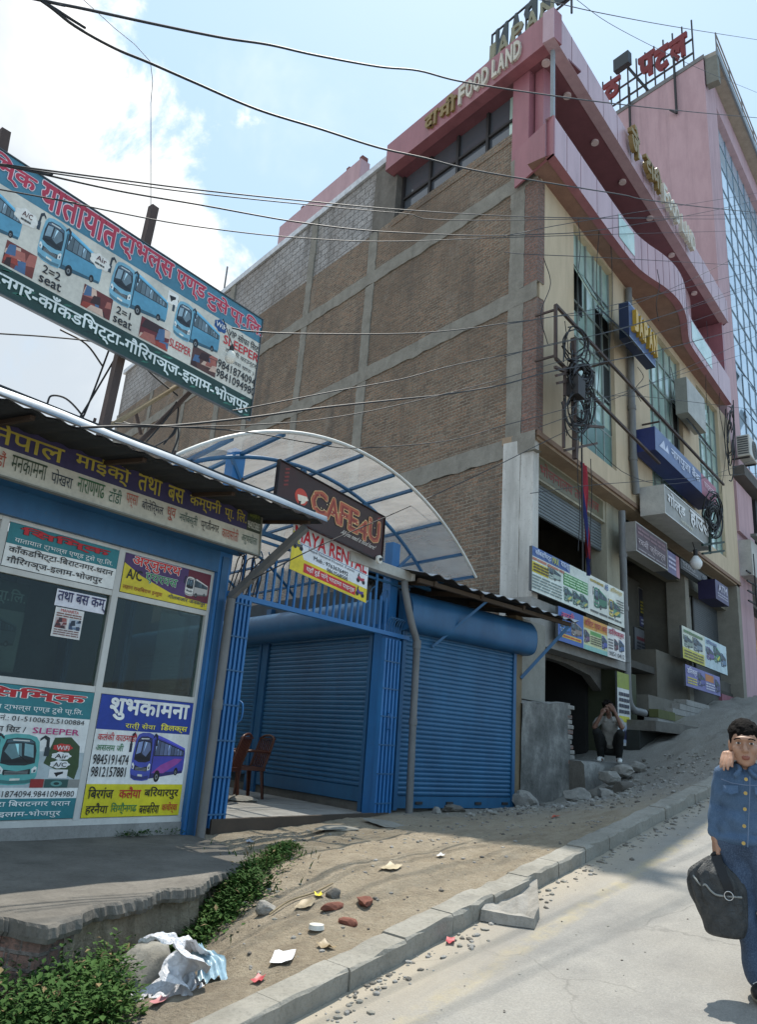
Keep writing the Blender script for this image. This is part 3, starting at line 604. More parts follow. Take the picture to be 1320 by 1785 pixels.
B_.rect(.58,.235,.69,.30,'#9c2f2c',4); B_.rect(.70,.235,.90,.30,'#2d5450',4); B_.ell(.8,.267,.05,.022,'#5c918b',4.6); B_.ell(.8,.267,.025,.011,'#1f3a38',5)
B_.text('िसट पनाः 9841874094.9841094980',.0,.165,.97,.225,BK,6,.006)
B_.text('काँकडिभट्टा िबराटनगर धरान',-.0,.085,.95,.145,WH,6,.012); B_.text('गौिरगञ्ज इलाम-भोजपुर',.0,.012,.88,.072,WH,6,.012)
B_.build('window_poster','teal poster with a turquoise coach in the lower left kiosk panel','poster')
# lower right poster
B_=kboard(4.0,5.055,.925,1.99,face=WH); B_.rect(0,.71,1,1,'#1f3f9c'); B_.rect(0,0,1,.265,'#e2d324')
B_.text('शुभकामना',.10,.80,.95,.975,WH,6,.04); B_.text('रात्ी सेवा',.28,.72,.60,.785,'#efe04a',6,.012); B_.text('िडलक्स',.66,.72,.96,.795,'#efe04a',6,.03)
B_.text('कलंकी काठमाडौं',.03,.62,.42,.69,'#c5242c',6,.01); B_.text('असलम जी',.03,.535,.30,.60,'#2f7a4a',6,.01)
B_.text('9845191474',.02,.425,.37,.505,BK,6,.015); B_.text('9812157881',.02,.325,.36,.405,BK,6,.015)
B_.bus(.40,.275,.58,.43,'#4a4bb0',front='#4b58b4',accent='#a04ca0',dark='#191b2c',glass='#8a9cc8')
B_.text('िबरगंज',.03,.15,.27,.245,BK,6,.02); B_.text('कलैया',.33,.15,.55,.245,'#c5242c',6,.02); B_.text('बिरयारपुर',.59,.14,.96,.245,BK,6,.02)
B_.text('हरनैया',.03,.02,.24,.115,BK,6,.015); B_.text('िसम्ौनगढ',.27,.02,.53,.115,'#2f7a4a',6,.015); B_.text('बसबिरया',.56,.02,.77,.115,BK,6,.015); B_.text('कचोर्वा',.80,.02,.97,.115,'#c5242c',6,.015)
B_.build('window_poster','blue, white and yellow poster with a purple coach in the lower right kiosk panel','poster')
# left neighbours of the front, mostly outside the frame
B_=kboard(1.8,2.775,.925,1.99,face=WH); B_.rect(0,.7,1,1,'#8c2a30'); B_.bus(.1,.2,.8,.45,'#9aa6ac'); B_.build('window_poster','red topped coach poster at the far left of the kiosk front','poster')
# strip sign and small handbill behind the left pane
B_=Board((3.40,6.488,2.71),(3.90,6.488,2.71),(3.40,6.488,2.86),thick=.003,face='#ecebf2'); B_.text('तथा बस कम्',.03,.1,1.0,.9,'#2a2a5a',6,.02); B_.build('paper_strip','white paper strip with dark blue lettering stuck at the top of the left kiosk window','notice')
B_=Board((3.42,6.488,2.44),(3.70,6.488,2.44),(3.42,6.488,2.70),thick=.003,face='#e9e7e2'); B_.text('MAHARTA',.18,.86,.8,.96,'#c0302a',6,.01); B_.photo(.06,.3,.46,.66,['#c9b6b2','#7a3a3a','#a8605a','#443038'],3); B_.photo(.54,.3,.94,.66,['#bcc6d0','#3a4a66','#7088a0','#2c3848'],4)
B_.lines(.06,.68,.94,.84,2,'#8a5a54',5,.5,2); B_.lines(.06,.05,.94,.28,3,'#8a6a6a',5,.5,3); B_.build('handbill','small white handbill with two coach pictures under the paper strip','notice')
B_=Board((2.86,6.75,2.1),(3.28,6.75,2.1),(2.86,6.75,2.88),thick=.01,face='#6f7a74'); B_.rect(0,.68,1,1,'#24403e'); B_.text('प्ा.िल.',.3,.74,.95,.92,'#8fa39c',6,.02); B_.bus(-.3,.2,1.2,.45,'#4c5a5c'); B_.build('indoor_poster','faded poster standing inside the kiosk behind the left window','poster')
# ------------------------------------------------------------------ shutter shop
def shutter(b,p,d,w,z0,z1,m,nrm,pitch=.062,amp=.011):
    d=np.array(d,float); nrm=np.array(nrm,float); p=np.array(p,float); rows=[]; z=z0
    n=int((z1-z0)/pitch); prof=((0,-.6),(.06,-.6),(.14,.2),(.35,.9),(.6,1.),(.85,.55),(.97,-.6))
    for i in range(n):
        for t,a in prof: rows.append((z0+(i+t)*pitch,a*amp))
    b.grid([[p+d*x+nrm*(a+.004*mnoise.noise(Vector((x*1.2,zz*1.5,p[0]))))+UZ*zz for x in np.linspace(0,w,9)] for zz,a in rows],m,False)
    b.add([p+UZ*z0-nrm*.012,p+d*w+UZ*z0-nrm*.012,p+d*w+UZ*z1-nrm*.012,p+UZ*z1-nrm*.012],[(0,1,2,3)],m)
sp0=np.array([8.50,6.47,0]); sa=R(-9.2); SD=np.array([math.cos(sa),math.sin(sa),0]); SN=np.array([math.sin(sa),-math.cos(sa),0])
shop=thing('shutter_shop','blue corner shop closed with roller shutters beside the passage','shop',(9.6,6.3,.88))
b=MB(); b.prism([q_-NA*.10 for q_ in (np.array([8.17,6.9,.6]),np.array([11.2,6.75,.6])-NA*-.1,np.array([12.1,14.9,.6]),np.array([8.17,6.62,.6])+DA*8.3)],UZ*3.3,P('#4c5358',.85)); b.bar(sp0+SD*2.66+UZ*.6-SN*.14,sp0+SD*2.66+UZ*3.9-SN*.14,.22,.30,P('#7a6a52',.9)); b.boxf(sp0-SN*.28+UZ*.6,SD*2.62,UZ*.33,SN*.22,CONCD)
b.boxf(sp0-SN*.5+SD*.02+UZ*3.3,SD*2.7,UZ*.62,SN*.2,BLUE); b.build('wall',shop)
# front (street) shutter
b=MB(); shutter(b,sp0+SD*.10,SD,2.42,1.08,3.28,SHUT,SN); sh=b.build('roller_shutter',shop)
b=MB(); b.boxf(sp0+SD*.10+UZ*.925-SN*.02,SD*2.42,UZ*.15,SN*.035,SHUT); 
for k in range(4): b.boxf(sp0+SD*(.45+k*.62)+UZ*.975+SN*.0155,SD*.13,UZ*.035,SN*.02,IRON)
b.build('bottom_rail',sh)
for x in (.03,2.53): b=MB(); b.boxf(sp0+SD*x+UZ*.9-SN*.03,SD*.07,UZ*2.5,SN*.06,BLUE); b.build('guide_rail',shop)
b=MB(); prof=[(-.05,3.27),(.10,3.275),(.19,3.32),(.235,3.42),(.245,3.55),(.22,3.68),(.12,3.80),(-.05,3.84)]
pp=spline([(0,a,z) for a,z in prof],4)
b.grid([[sp0+SD*(x)+SN*(q[1]+.012*mnoise.noise(Vector((x*2,q[2]*3,1))))+UZ*q[2] for q in pp] for x in np.linspace(-.02,2.86,22)],BLUE)
b.poly([sp0+SD*2.86+SN*q[1]+UZ*q[2] for q in pp],BLUE); b.poly([sp0-SD*.02+SN*q[1]+UZ*q[2] for q in pp][::-1],BLUE); b.build('shutter_housing',shop)
# side shutters facing the passage
q0=np.array([8.17,6.62,0]); QN=NA.copy()
b=MB(); shutter(b,q0+DA*.12,DA,2.62,1.16,3.22,SHUT,QN,pitch=.066); sh=b.build('roller_shutter',shop)
b=MB(); b.boxf(q0+DA*.12+UZ*.98-QN*.02,DA*2.62,UZ*.18,QN*.035,SHUT); b.build('bottom_rail',sh)
for a_ in (3.05,5.65): b=MB(); shutter(b,q0+DA*a_,DA,2.4,1.1,3.22,SHUT,QN,pitch=.066); b.build('roller_shutter',shop)
b=MB()
for x in (.05,2.76,2.98,5.45,8.05): b=MB(); b.boxf(q0+DA*x+UZ*.86-QN*.04,DA*.07,UZ*2.5,QN*.08,BLUE); b.build('guide_rail',shop)
b=MB(); b.boxf(q0+DA*2.835-QN*.1+UZ*.86,DA*.14,UZ*2.9,QN*.12,BLUE); b.build('door_post',shop)
b=MB(); b.boxf(q0+DA*.1-QN*.06+UZ*.8,DA*8.0,UZ*.17,QN*.05,CONCD); b.build('sill',shop)
b=MB(); pp=spline([(0,a,z) for a,z in [(-.05,3.18),(.14,3.19),(.25,3.28),(.28,3.42),(.25,3.56),(.12,3.64),(-.05,3.66)]],3)
b.grid([[q0+DA*x+QN*q[1]+UZ*q[2] for q in pp] for x in np.linspace(.0,8.2,12)][::-1],BLUE); b.poly([q0+QN*q[1]+UZ*q[2] for q in pp],BLUE); b.build('shutter_housing',shop)
# wavy tin roof with timber below
b=MB(); rows=[]
for k,(o,dz) in enumerate(((.62,0),(.1,.13),(-.8,.24),(-2.6,.5))):
    rows.append([sp0+SD*x+SN*o+UZ*(3.97+dz-.02*x+.020*math.sin(x*22)*(1 if k<3 else 0)+.05*mnoise.noise(Vector((x*1.1,o,3)))*(1.4-.3*k)) for x in np.linspace(-.25,3.5,110)])
b.grid(rows[::-1],M['zinc']); b.grid([[p-UZ*.012 for p in r] for r in rows],P('#3a3632',.85)); r_=b.build('roof',shop)
b=MB(); b.bar(sp0+SD*-.2+SN*.5+UZ*3.90,sp0+SD*3.4+SN*.5+UZ*3.84,.05,.06,P('#4a3a2a',.85))
for x in (.1,1.1,2.1,3.1): b.bar(sp0+SD*x+SN*.55+UZ*3.90,sp0+SD*x-SN*.6+UZ*4.06,.05,.07,P('#4a3a2a',.85))
b.build('rafters',r_)
b=MB(); b.bar(sp0+SD*.62+SN*.03+UZ*3.12,sp0+SD*1.25+SN*.5+UZ*3.86,.035,.035,BLUE); b.build('strut',shop)
b=MB(); b.bar(sp0+SD*2.75+UZ*2.9,sp0+SD*3.35+SN*.5+UZ*3.80,.05,.05,BLUE); b.build('strut',shop)
b=MB(); b.box(5.2,10.2,14.95,15.15,.6,4.6,P('#5d625f',.9)); b.box(5.25,5.4,9.62,14.95,.6,3.9,P('#54707e',.8)); b.build('passage_end_wall',label='grey rendered wall closing the far end of the covered passage',cat='wall')
# ------------------------------------------------------------------ gates, grille, pipes
def gate(name,label,u0,u1,z0,z1,handle_u,v=6.43):
    g=thing(name,label,'gate',((u0+u1)/2,v,z0),'folded collapsible gates of the passage'); n=9
    for k in range(n):
        u=u0+(u1-u0)*(k+.5)/n; bb=MB(); dv=.028 if k%2 else -.028; hw=(u1-u0)/n*.49
        bb.box(u-hw,u+hw,v+dv-.03,v+dv+.03,z0,z1,BLUEB); bb.build('bar',g)
    for z in np.arange(z0+.12,z1-.05,.36): bb=MB(); bb.box(u0,u1,v-.0655,v-.0585,z,z+.016,BLUE); bb.build('cross_strip',g)
    bb=MB(); hz=z0+1.15; bb.tube(spline([(handle_u,v-.06,hz-.11),(handle_u,v-.11,hz-.08),(handle_u,v-.125,hz),(handle_u,v-.11,hz+.08),(handle_u,v-.06,hz+.11)],4),.010,BLUEB,6); bb.build('handle',g)
gate('collapsible_gate','blue folding gate pushed back against the kiosk post',5.33,5.60,.80,3.15,5.60)
b=MB(); b.box(8.10,8.50,6.47,6.62,.86,3.3,BLUEB); b.build('corner_post',shop)
gate('collapsible_gate','blue folding gate pushed back against the shop corner',8.05,8.40,.87,3.10,8.2)
gr=thing('gate_grille','blue spiked grille over the passage entrance','grille',(6.9,6.45,3.15))
b=MB(); b.box(5.27,8.62,6.40,6.46,3.145,3.20,BLUEB); b.build('bottom_rail',gr)
b=MB(); b.box(5.27,8.62,6.435,6.46,3.86,3.89,BLUE); b.build('top_rail',gr)
for k in range(23):
    u=5.48+k*.118; 
    if u>8.1: break
    b=MB(); h=3.66+.03*random.uniform(-1,1)
    if k%7==6: h=3.95
    b.box(u-.012,u+.012,6.418,6.442,3.20,h,BLUEB)
    if h<3.9: b.tube(spline([(u,6.43,h),(u+.01,6.42,h+.05),(u+.05*random.choice((-1,1)),6.39,h+.10)],3),.008,BLUE,5)
    b.build('bar',gr)
for k in range(9):
    u=8.12+k*.055; b=MB(); b.tube(spline([(u,6.43,3.2),(u,6.42,3.32),(u+.03,6.38,3.40),(u+.06,6.36,3.37)],3),.008,BLUE,5); b.build('spike',gr)
for k in range(9):
    u=5.30+k*.05; b=MB(); b.tube(spline([(u,6.43,3.2),(u+.02,6.40,3.40),(u+.05*math.sin(k*2),6.34,3.55+.06*math.sin(k*3)),(u+.13*math.sin(k*5),6.28,3.62)],3),.007,IRON,5); b.build('spike',gr)
def pipe(name,label,pts,r,mat=PIPE,joints=(),group=None):
    o=thing(name,label,'pipe',pts[-1],group); bb=MB(); bb.tube(pts,r,mat,12); bb.build('tube',o)
    for p,q in joints:
        bb=MB(); bb.tube([p,q],r*1.18,mat,12); bb.build('collar',o)
    return o
pipe('drain_pipe','grey drain pipe standing in front of the folded gate beside the kiosk',[(5.245,6.30,3.10),(5.24,6.30,1.9),(5.235,6.30,.70)],.048,joints=[((5.24,6.30,1.95),(5.24,6.30,2.05))])
pipe('drain_pipe','grey bent drain pipe running down the corner of the shutter shop',spline([(8.29,6.30,3.92),(8.30,6.27,3.74),(8.46,6.26,3.36),(8.60,6.25,3.12)],4)[:-1]+[(8.60,6.25,3.10),(8.61,6.25,2.0),(8.62,6.24,.84)],.05,joints=[((8.60,6.25,3.02),(8.60,6.25,3.14)),((8.61,6.25,2.0),(8.61,6.25,2.08))])
g=MB(); g.box(7.05,8.36,6.24,6.36,3.93,4.06,P('#b5b3aa',.5)); g.box(8.361,8.40,6.20,6.38,3.94,4.075,P('#d9d8d2',.5)); g.build('gutter',label='pale grey box gutter feeding the bent drain pipe',cat='gutter')
# ------------------------------------------------------------------ arched canopy
can=thing('arched_canopy','arched translucent canopy on blue steel frame over the passage','canopy',(6.7,6.5,4.0))
HS,RISE,ZB=2.64,.97,4.08; RA=(HS*HS+RISE*RISE)/(2*RISE); TH=math.asin(HS/RA)
def arch(v,t,hs=1.,dz=0): # t in -1..1
    a=TH*t; return np.array([6.40+.204*(v-5.6)+RA*hs*math.sin(a),v,ZB+RISE-RA*(1-math.cos(a))*hs+dz])
b=MB(); b.grid([[arch(v,t,1,.012+.012*mnoise.noise(Vector((t*4,v*2,2)))) for t in np.linspace(-1,1,41)] for v in np.linspace(5.6,14.6,24)],M['poly']); b.build('translucent_sheet',can)
b=MB(); 
b.tube([arch(5.6,t,1,.0) for t in np.linspace(-1,1,33)],.022,P('#c8c8c2',.45),6); b.build('edge_trim',can)
for v in (6.5,8.2,9.9,11.5,14.4):
    b=MB(); b.tube([arch(v,t,.985,-.05) for t in np.linspace(-1,1,29)],.026,BLUE,8); b.build('arch_rib',can)
for t in (-.98,-.72,-.46,-.2,.0,.22,.36,.62,.84,.985):
    b=MB(); b.bar(arch(5.62,t,1,-.022),arch(14.5,t,1,-.022),.045,.035,BLUE); b.build('purlin',can)
b=MB(); b.bar(arch(6.5,-.985)-UZ*.12,arch(6.5,.985)-UZ*.12,.05,.05,BLUE); b.build('tie_beam',can)
for i,(t0,t1) in enumerate(((-.75,-.52),(-.52,-.3),(-.1,-.3),(-.1,.12),(.34,.12),(.34,.56),(.78,.56),(-.75,-.9))):
    b=MB(); p=arch(6.5,t0,.985,-.05); q=arch(6.5,t1); q[2]=ZB-.12; b.bar(p,q,.035,.035,BLUE); b.build('web',can)
for u,zb in ((5.27,3.4),(8.32,3.2)):
    b=MB(); b.box(u-.085,u+.085,6.50,6.64,zb,4.86 if u<6 else 4.50,BLUEB); b.build('post',can)
# ------------------------------------------------------------------ hanging signs over the passage
B_=Board((5.55,6.12,4.16),(7.52,6.12,4.02),(5.55,6.12,4.76),thick=.035,face='#38211b',back='#241411')
B_.b=np.array([0,0,.60]); 
B_.poly([(.0,0),(.3,0),(.12,1),(0,1)],'#3a1c18',1.6); B_.poly([(.8,0),(1,0),(1,1),(.9,1)],'#3a1a17',1.6)
B_.ell(.20,.50,.055,.17,'#c8442c',3); B_.poly([(.165,.52),(.245,.56),(.235,.42),(.205,.36),(.175,.42)],'#f0e2cc',4); B_.poly([(.245,.56),(.262,.50),(.236,.45)],'#f0e2cc',3.8)
for ch,x0,x1 in (('C',.29,.42),('A',.425,.545),('F',.55,.635),('E',.64,.73),('4',.735,.83),('U',.845,.955)):
    y0=.34 if ch!='4' else .28; y1=.80 if ch!='4' else .68
    B_.text(ch,x0,y0,x1,y1,'#b3583a',6,.045,outline='#c9a06c',olw=.03); B_.text(ch,x0+.012,y0+.03,x1-.012,y1-.03,'#8c3626',6.6,.0)
for i in range(26):
    q=random.Random(i); B_.ell(.30+.65*i/26,q.uniform(.4,.74),.004,.012,'#f6e3a8',7,6)
B_.text('All you need is food here!',.56,.13,.90,.27,'#e8ddd0',6,.0,slant=.25)
for x in (.05,.93): 
    for k in range(5): B_.poly([(x,.55+.08*k),(x+.035,.6+.08*k),(x+.03,.63+.08*k),(x-.005,.58+.08*k)],'#7c2c24',3)
B_.build('cafe_sign','dark brown cafe signboard with orange bulb lettering under the canopy arch','signboard',frame='#1f1413',fw=.012)
B_=Board((6.02,6.27,3.60),(7.45,6.27,3.46),(6.02,6.27,4.24),thick=.012,face='#eef0f2',back='#c8c8c8'); B_.b=np.array([0,0,.64])
B_.rect(0,.0,1,.28,'#e8d02c'); B_.poly([(0,.25),(.16,.25),(.08,.6),(0,.75)],'#efd93a',1.8); B_.rect(.16,.05,.84,.22,'#cf2d2e',2.4)
B_.text('MAYA RENTAL',.02,.58,.97,.84,'#cf2030',6,.035,outline='#f6f6f6',olw=.03); B_.rect(.0,.55,1,.56,'#3a6aa8',2)
B_.text('Nepal National Hospital, Kalanki',.20,.47,.80,.535,'#30364a',6,.004); B_.text('Mob.: 9763676492',.27,.355,.72,.435,'#20242c',6,.012); B_.text('9863568500',.44,.255,.72,.33,'#20242c',6,.012)
B_.text('यहाँ दुई पांग्े भाडामा पाइन्छ',.19,.07,.82,.20,WH,6,.01)
for (x,y,c) in ((.90,.40,'#b23a4a'),(.90,.13,'#5a3a8a'),(.07,.48,'#55585c')):
    B_.ell(x-.035,y-.02,.022,.045,'#1c1c20',4); B_.ell(x+.04,y-.02,.022,.045,'#1c1c20',4); B_.poly([(x-.05,y+.02),(x-.03,y+.09),(x,y+.04),(x+.05,y+.06),(x+.05,y+.01),(x,y-.02)],c,4.6); B_.poly([(x-.045,y+.06),(x-.03,y+.13),(x-.02,y+.12),(x-.03,y+.05)],'#2c2c30',4.8)
B_.build('rental_sign','white, red and yellow scooter rental board hung on the grille below the cafe sign','signboard')
b=MB(); p=np.array([7.44,6.08,4.02])
for k in range(2): b.tube([p+np.array([0,-.004-.03*k,0]),p+np.array([0,.03-.03*k,0])],(.055,.055) if k==0 else (.02,.02),P('#e8e4d8') if k==0 else P('#3a3a38'),14)
b.build('round_badge',label='small white round badge at the lower right corner of the cafe sign',cat='badge')
# ------------------------------------------------------------------ banner with its posts
bz0=onv(0,510,6.85)[2]; 
pts=[onv(x,y,6.85) for x,y in ((0,280),(455,600),(425,728),(0,512))]
tl0,tr,br,bl0=pts
u_l=.55; sl=(tr[2]-tl0[2])/(tr[0]-tl0[0]); sb=(br[2]-bl0[2])/(br[0]-bl0[0])
TLp=np.array([u_l,6.85,tr[2]+sl*(u_l-tr[0])]); BLp=np.array([u_l,6.85,br[2]+sb*(u_l-br[0])]); BRp=np.array([tr[0]-.03,6.85,br[2]])
B_=Board(BLp,BRp,TLp,thick=.02,face='#d9d4c6',back='#8a8a86'); xs=lambda x,y: (onv(x,y,6.85)[0]-u_l)/(BRp[0]-u_l)
B_.rect(0,.76,1,1,'#4a8298'); B_.rect(0,0,1,.20,'#1e3f38')
for i in range(60):
    q=random.Random(i+50); x,y=q.random(),q.uniform(.01,.17); B_.poly([(x,y),(x+.014,y+.012),(x+.02,y+.03),(x+.006,y+.02)],q.choice(['#2f6a58','#15302c','#3c7c68']),1.8)
X0=xs(0,300)
BR_='#b8344c'
def seg(word,xa,ya,xb,yb,z0,z1,c,bold,ol): B_.text(word,xs(xa,ya),z0,xs(xb,yb),z1,c,6,bold,outline=ol,olw=.03)
seg('िसिम्क',-70,270,60,335,.80,.985,BR_,.035,'#e8d0d4'); seg('यातायात',68,350,198,445,.79,.975,BR_,.035,'#e8d0d4'); seg('ट्ाभल्स',203,445,295,510,.79,.98,BR_,.035,'#e8d0d4'); seg('एण्ड',302,515,352,545,.80,.96,BR_,.035,'#e8d0d4'); seg('टुसे',357,548,393,570,.79,.97,BR_,.035,'#e8d0d4'); seg('प्ा.िल.',397,570,452,610,.79,.97,BR_,.035,'#e8d0d4')
seg('िबराटनगर-काँकडिभट्टा-गौिरगञ्ज-इलाम-भोजपुर',-80,470,430,720,.025,.175,'#e6ece8',.025,'#2a5a4c')
for x0,x1,y0,y1,yy,y2 in ((-70,37,.36,.72,330,400),(62,172,.37,.745,440,500),(186,287,.37,.735,520,570),(298,378,.37,.72,585,625)):
    a,c=xs(x0,yy),xs(x1,y2); B_.bus(a,y0,c-a,y1-y0,'#5d9db8',front='#7cb2c6',dark='#2a343c',glass='#8fa8b4')
for i,(x0,x1,y) in enumerate(((2,55,460),(140,190,530),(240,290,590),(330,372,645))):
    B_.photo(xs(x0,y),.215,xs(x1,y+30),.395,[('#7a3a30','#6a2c28','#70282c','#5a3a34')[i],'#b0685a','#d8b8a4','#4c6c90','#3a2020','#a04030'],i+20)
for i,(x,y,w) in enumerate(((48,372,'A/C'),(175,458,'Air'))): B_.cloud(xs(x,y),.63,.024,.06,'#e8e4da',3); B_.cloud(xs(x,y),.63,.0215,.052,'#f0ece2',3.5); B_.text(w,xs(x-9,y),.63,xs(x+9,y+6),.67,'#5a2a2e',6); B_.lines(xs(x-10,y),.59,xs(x+10,y+8),.615,1,'#50504c',6,.6,i)
for (x0,x1,y,w1,w2) in ((62,105,500,'2=2','seat'),(192,228,570,'2=1','seat')): B_.text(w1,xs(x0+5,y),.305,xs(x1-8,y+18),.365,BK,6,.02); B_.text(w2,xs(x0+2,y),.225,xs(x1-3,y+20),.285,BK,6,.02)
B_.text('SLEEPER',xs(291,620),.275,xs(328,640),.345,RED,6,.012); B_.cloud(xs(382,590),.70,.02,.055,'#23508a',3); B_.text('WiFi',xs(373,586),.68,xs(391,598),.725,WH,6,.02)
B_.rect(xs(288,540),.63,xs(306,550),.74,'#efece4',3); B_.poly([(xs(291,540),.70),(xs(302,545),.71),(xs(302,545),.69),(xs(297,545),.67),(xs(295,545),.65)],BK,5)
B_.text('VIP सोफा िसट',xs(395,600),.66,xs(446,640),.735,BK,6,.012); B_.text('SLEEPER',xs(387,610),.565,xs(446,655),.645,RED,6,.02); B_.text('कलंकी काउन्टर',xs(390,630),.485,xs(443,665),.55,BK,6,.008); B_.text('( िबवश थापा )',xs(392,645),.415,xs(438,680),.47,BK,6,.008)
B_.text('9841874094',xs(376,655),.325,xs(440,700),.40,BK,6,.016); B_.text('9841094980',xs(374,665),.235,xs(440,710),.31,BK,6,.016)
B_.build('hanging_banner','long teal and white travel banner with blue coaches strung above the kiosk roof','banner',frame='#55585a',fw=.012)
def post(label,p,q,w=.09):
    b=MB(); b.bar(p,q,w,w,RUST,up=(0,1,0)); return b.build('banner_post',label=label,cat='post',group='iron posts behind the travel banner')
p1=onv(176,757,7.0); p2=onv(268,362,7.0); post('rusty iron post on the kiosk roof holding the middle of the banner',(p1[0],7.0,4.2),p2)
p1=onv(-60,640,7.0); p2=onv(8,230,7.0); post('rusty iron post at the left edge, its top standing clear of the banner',(p1[0],7.0,4.2),p2)
def brace(label,p,q,r=.028,m=RUST):
    b=MB(); b.tube([p,q],r,m,8); return b.build('brace_pole',label=label,cat='pole',group='slanting braces behind the banner')
brace('pale slanting pole from the kiosk roof up to the back of the banner',onv(178,752,7.05),onv(318,668,7.3),.03,P('#8a7a5e',.8)); brace('dark slanting iron angle crossing behind the banner corner',onv(228,786,7.4),onv(335,680,7.2),.03); brace('short upright rusty rod under the banner',onv(246,758,7.4),onv(236,716,7.4),.022)
# lantern bulb hanging in front of the banner
L_=thing('hanging_lamp','white globe lamp hanging in front of the banner phone numbers','lamp',onv(402,625,6.6))
c=onv(402,622,6.6); b=MB(); pr=[(.0,-.08),(.04,-.075),(.062,-.04),(.065,0),(.055,.04),(.03,.07)]
b.grid([[c+np.array([r*math.cos(a),r*math.sin(a),z]) for r,z in pr] for a in np.linspace(0,2*math.pi,15)],P('#d9d6ca',.3,dirt=.1)); b.build('globe',L_)
b=MB(); b.tube([c+UZ*.06,c+UZ*.13],.03,IRON,10); b.tube([c+UZ*.13,c+UZ*.16],.014,IRON,8); b.tube([c+UZ*.16,c+np.array([-.04,.2,.55])],.007,IRON,5); b.build('fitting',L_)
# ------------------------------------------------------------------ plastic chairs in the passage
def chair(label):
    cm=P('#5a2f1c',.4,dirt=.2); t=thing('plastic_chair',label,'chair',(0,0,0),'brown plastic chairs in the passage')
    b=MB(); n=8; top=[[(-.22+.44*i/n,-.21+.42*j/n,.42-.02*math.sin(math.pi*i/n)*math.sin(math.pi*j/n)) for j in range(n+1)] for i in range(n+1)]
    b.grid(top,cm); b.grid([[(x,y,z-.025) for x,y,z in r][::-1] for r in top],cm)
    b.boxf((-.22,-.22,.375),(.44,0,0),(0,.012,0),(0,0,.05),cm); b.boxf((-.22,.208,.375),(.44,0,0),(0,.012,0),(0,0,.05),cm); b.boxf((-.225,-.21,.375),(.012,0,0),(0,.42,0),(0,0,.05),cm); b.boxf((.213,-.21,.375),(.012,0,0),(0,.42,0),(0,0,.05),cm); b.build('seat',t)
    b=MB()
    for i in range(7):
        x=-.17+.34*i/6; b.bar((x,.21,.43),(x*1.05,.315,.80),.026,.012,cm,up=(0,1,0))
    b.tube(spline([(-.21,.20,.42),(-.215,.26,.6),(-.20,.32,.80),(-.12,.335,.85),(0,.34,.865),(.12,.335,.85),(.20,.32,.80),(.215,.26,.6),(.21,.20,.42)],4),.017,cm,8)
    b.bar((-.19,.325,.815),(.19,.325,.815),.02,.07,cm,up=(0,1,.0)); b.build('backrest',t)
    for sx in (-1,1):
        b=MB(); b.tube(spline([(sx*.215,-.19,.40),(sx*.235,-.20,.52),(sx*.245,-.17,.615),(sx*.245,.0,.64),(sx*.235,.2,.635),(sx*.21,.275,.62)],4),.018,cm,8); b.build('armrest',t)
        for sy in (-1,1):
            b=MB(); b.prism([(sx*.21,sy*.20,.40),(sx*.21-sx*.055,sy*.20,.40),(sx*.235-sx*.035,sy*.235,0),(sx*.235,sy*.235,0)],(0,-sy*.018,0),cm); b.prism([(sx*.21,sy*.20,.40),(sx*.21,sy*.20-sy*.055,.40),(sx*.235,sy*.235-sy*.035,0),(sx*.235,sy*.235,0)],(-sx*.018,0,0),cm); b.build('leg',t)
    return t
c0=chair('brown plastic armchair against the passage shutter'); c0.location=(7.75,8.55,.862); c0.rotation_euler=(0,0,R(-105))
copy_tree(c0,(7.05,8.25,.862),R(-150),'brown plastic chair half hidden behind the folded gate by the kiosk')
# ------------------------------------------------------------------ brick building with tan street front
C0=np.array([12.70,6.57,0.])
def BW(s,z,o=0): return C0+DA*s+UZ*z+NA*o          # point on the brick side wall: s back from the corner, o proud
LB=25.4
bld=thing('corner_building','tall bare brick building with tan street front and pink parapet','building',(C0[0],C0[1],1.0))
TAN,CREAM,FLAKY=M['tan_wall'],M['cream_wall'],M['white_flaky']
def wbox(b,s0,s1,z0,z1,o0,o1,m): b.boxf(BW(s0,z0,o0),DA*(s1-s0),UZ*(z1-z0),NA*(o1-o0),m)
b=MB()
